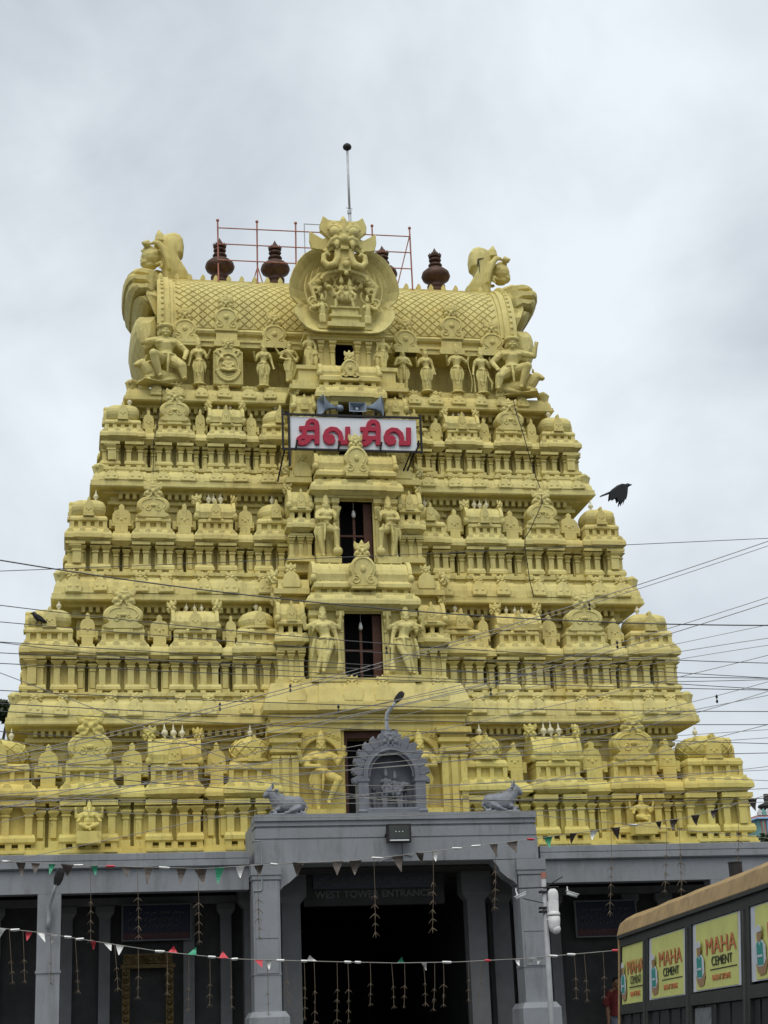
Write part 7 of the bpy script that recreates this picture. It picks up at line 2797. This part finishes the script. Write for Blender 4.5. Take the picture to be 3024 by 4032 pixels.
def tree(name, label, base, h, crown_c, crown_r, seed):
    t = thing(name, label, 'tree', base, 'trees behind the tower')
    rnd = random.Random(seed)
    m = MB()
    cc = Vector(crown_c) - Vector(base)
    m.tube([(0, 0, 0), (cc.x * .3 + .1, 0, cc.z * .4), (cc.x * .8, cc.y, cc.z * .8), tuple(cc)], [.25, .2, .14, .05], 8)
    for k in range(9):
        a = rnd.uniform(0, 6.28)
        e = Vector((math.cos(a) * crown_r[0] * .8, math.sin(a) * crown_r[1] * .8, rnd.uniform(-.3, .7) * crown_r[2]))
        m.tube([tuple(cc * .8), tuple(cc * .85 + e * .5), tuple(cc + e)], [.09, .06, .02], 5)
    obj('trunk', m.mesh('trunk', TRUNK), t)
    clumps = []
    for k in range(46):
        d = Vector((rnd.gauss(0, 1), rnd.gauss(0, 1), rnd.gauss(0, 1))).normalized() * rnd.uniform(.45, 1.0)
        clumps.append((Vector((d.x * crown_r[0], d.y * crown_r[1], d.z * crown_r[2])), rnd.uniform(.16, .3) * crown_r[0]))
    vv, ff = [], []
    for c, r in clumps:
        for k in range(95):
            d = Vector((rnd.gauss(0, 1), rnd.gauss(0, 1), rnd.gauss(0, 1))).normalized() * r * rnd.random() ** .4
            p = cc + c + d
            u = Vector((rnd.gauss(0, 1), rnd.gauss(0, 1), rnd.gauss(0, .6))).normalized()
            w = u.cross(Vector((rnd.gauss(0, 1), rnd.gauss(0, 1), rnd.gauss(0, 1)))).normalized()
            s = rnd.uniform(.07, .13)
            n = len(vv)
            vv += [tuple(p - u * s), tuple(p + w * s * .45), tuple(p + u * s), tuple(p - w * s * .45)]
            ff.append((n, n + 1, n + 2, n + 3))
    me = bpy.data.meshes.new('crown')
    me.from_pydata(vv, [], ff)
    me.materials.append(LEAF)
    obj('crown', me, t)


cl = at(-40, 2800, 22)
tree('leafy_tree', 'dark leafy tree peeping out behind the left edge of the tower', (cl.x, 22, 0), 10, tuple(cl), (.8, 1.0, .5), 3)
cr = at(3000, 3330, 24)
tree('leafy_tree', 'dark leafy tree low behind the right edge of the tower', (cr.x + .4, 24, 0), 8, tuple(cr + Vector((.25, 0, -.12))), (.75, 1.0, .55), 5)

YF = 40
def fa(x, y):
    return at(2880 + x / 8.507, 3080 + y / 8.507, YF)


c0 = fa(1290, 1650)
FT = thing('painted_temple_tower', 'small multicoloured temple tower far behind the right edge of the yellow tower', 'tower', (c0.x, YF, 0))
PINK = mat('pink_stucco', (0.42, 0.19, 0.16), .7, .15, 4, .1, 20)
TEAL = mat('teal_stucco', (0.16, 0.33, 0.31), .7, .2, 4, .1, 20)
BLU = mat('blue_stucco', (0.22, 0.36, 0.55), .7, .15, 4, .1, 20)
CREAM = mat('white_stucco', (0.58, 0.57, 0.56), .7, .1, 4, .1, 20)
z_b, z_f, z_d, z_w, z_t, z_p = fa(1200, 1950).z, fa(1200, 1330).z, fa(1200, 1270).z, fa(1200, 1120).z, fa(1150, 930).z, fa(1150, 700).z
hw = c0.x - fa(600, 1300).x


def fpart(name, material, lv):
    m = MB()
    m.rl([(c0.x - a, c0.x + a, YF - a, YF + a, z) for a, z in lv])
    return wpart(m, name, material, FT)


fpart('base', CREAM, [(hw * 1.2, .02), (hw * 1.1, z_b - .2)])
fpart('body', TEAL, [(hw * .88, z_b - .2), (hw * .85, z_f)])
for i in range(-2, 3):
    m = MB()
    x = c0.x + i * hw * .34
    m.rl([(x - hw * .1, x + hw * .1, YF - hw * .96, YF - hw * .8, z_b - .2), (x - hw * .1, x + hw * .1, YF - hw * .93, YF - hw * .8, z_f - .03)])
    wpart(m, 'niche_panel', PINK if i % 2 == 0 else CREAM, FT)
for i in range(-4, 5):
    m = MB()
    x = c0.x + i * hw * .2 + hw * .1
    m.tube([(x, YF - hw * .95, z_b - .1), (x, YF - hw * .95, z_f - .05)], .035, 6)
    wpart(m, 'column', BLU if i % 2 else TEAL, FT)
fpart('blue_cornice', BLU, [(hw * .98, z_f), (hw * 1.06, z_f + .03), (hw * 1.02, z_d + .02)])
fpart('pink_band', PINK, [(hw * .95, z_d + .02), (hw * .9, z_d + .14)])
for i in range(-4, 5):
    m = MB()
    x = c0.x + i * hw * .2
    m.plate([(x - .1, z_d + .12), (x - .11, z_d + .25), (x, z_d + .42), (x + .11, z_d + .25), (x + .1, z_d + .12)], YF - hw * .95, YF - hw * .8)
    wpart(m, 'parapet_ornament', TEAL if i % 2 else CREAM, FT)
fpart('upper_body', TEAL, [(hw * .8, z_d + .14), (hw * .62, z_w)])
m = MB()
rd = c0.x - fa(985, 1080).x
m.lathe([(rd, z_w), (rd * 1.05, z_w + .05), (rd * .95, z_w + (z_t - z_w) * .6), (rd * .55, z_t)], c0.x, YF, 20)
wpart(m, 'dome', CREAM, FT, True)
m = MB()
rf_ = c0.x - fa(985, 800).x
rf_ = (fa(1290, 800).x - fa(985, 800).x)
m.lathe([(rf_ * .5, z_t), (rf_ * .75, z_t + .03), (rf_, z_t + (z_p - z_t) * .45), (rf_ * .9, z_t + (z_p - z_t) * .75), (rf_ * .4, z_p), (rf_ * .25, z_p + .05), (rf_ * .35, z_p + .25), (rf_ * .25, z_p + .3), (rf_ * .3, z_p + .42), (.01, fa(1100, 440).z)], c0.x, YF, 18)
wpart(m, 'finial', BLACK, FT, True)
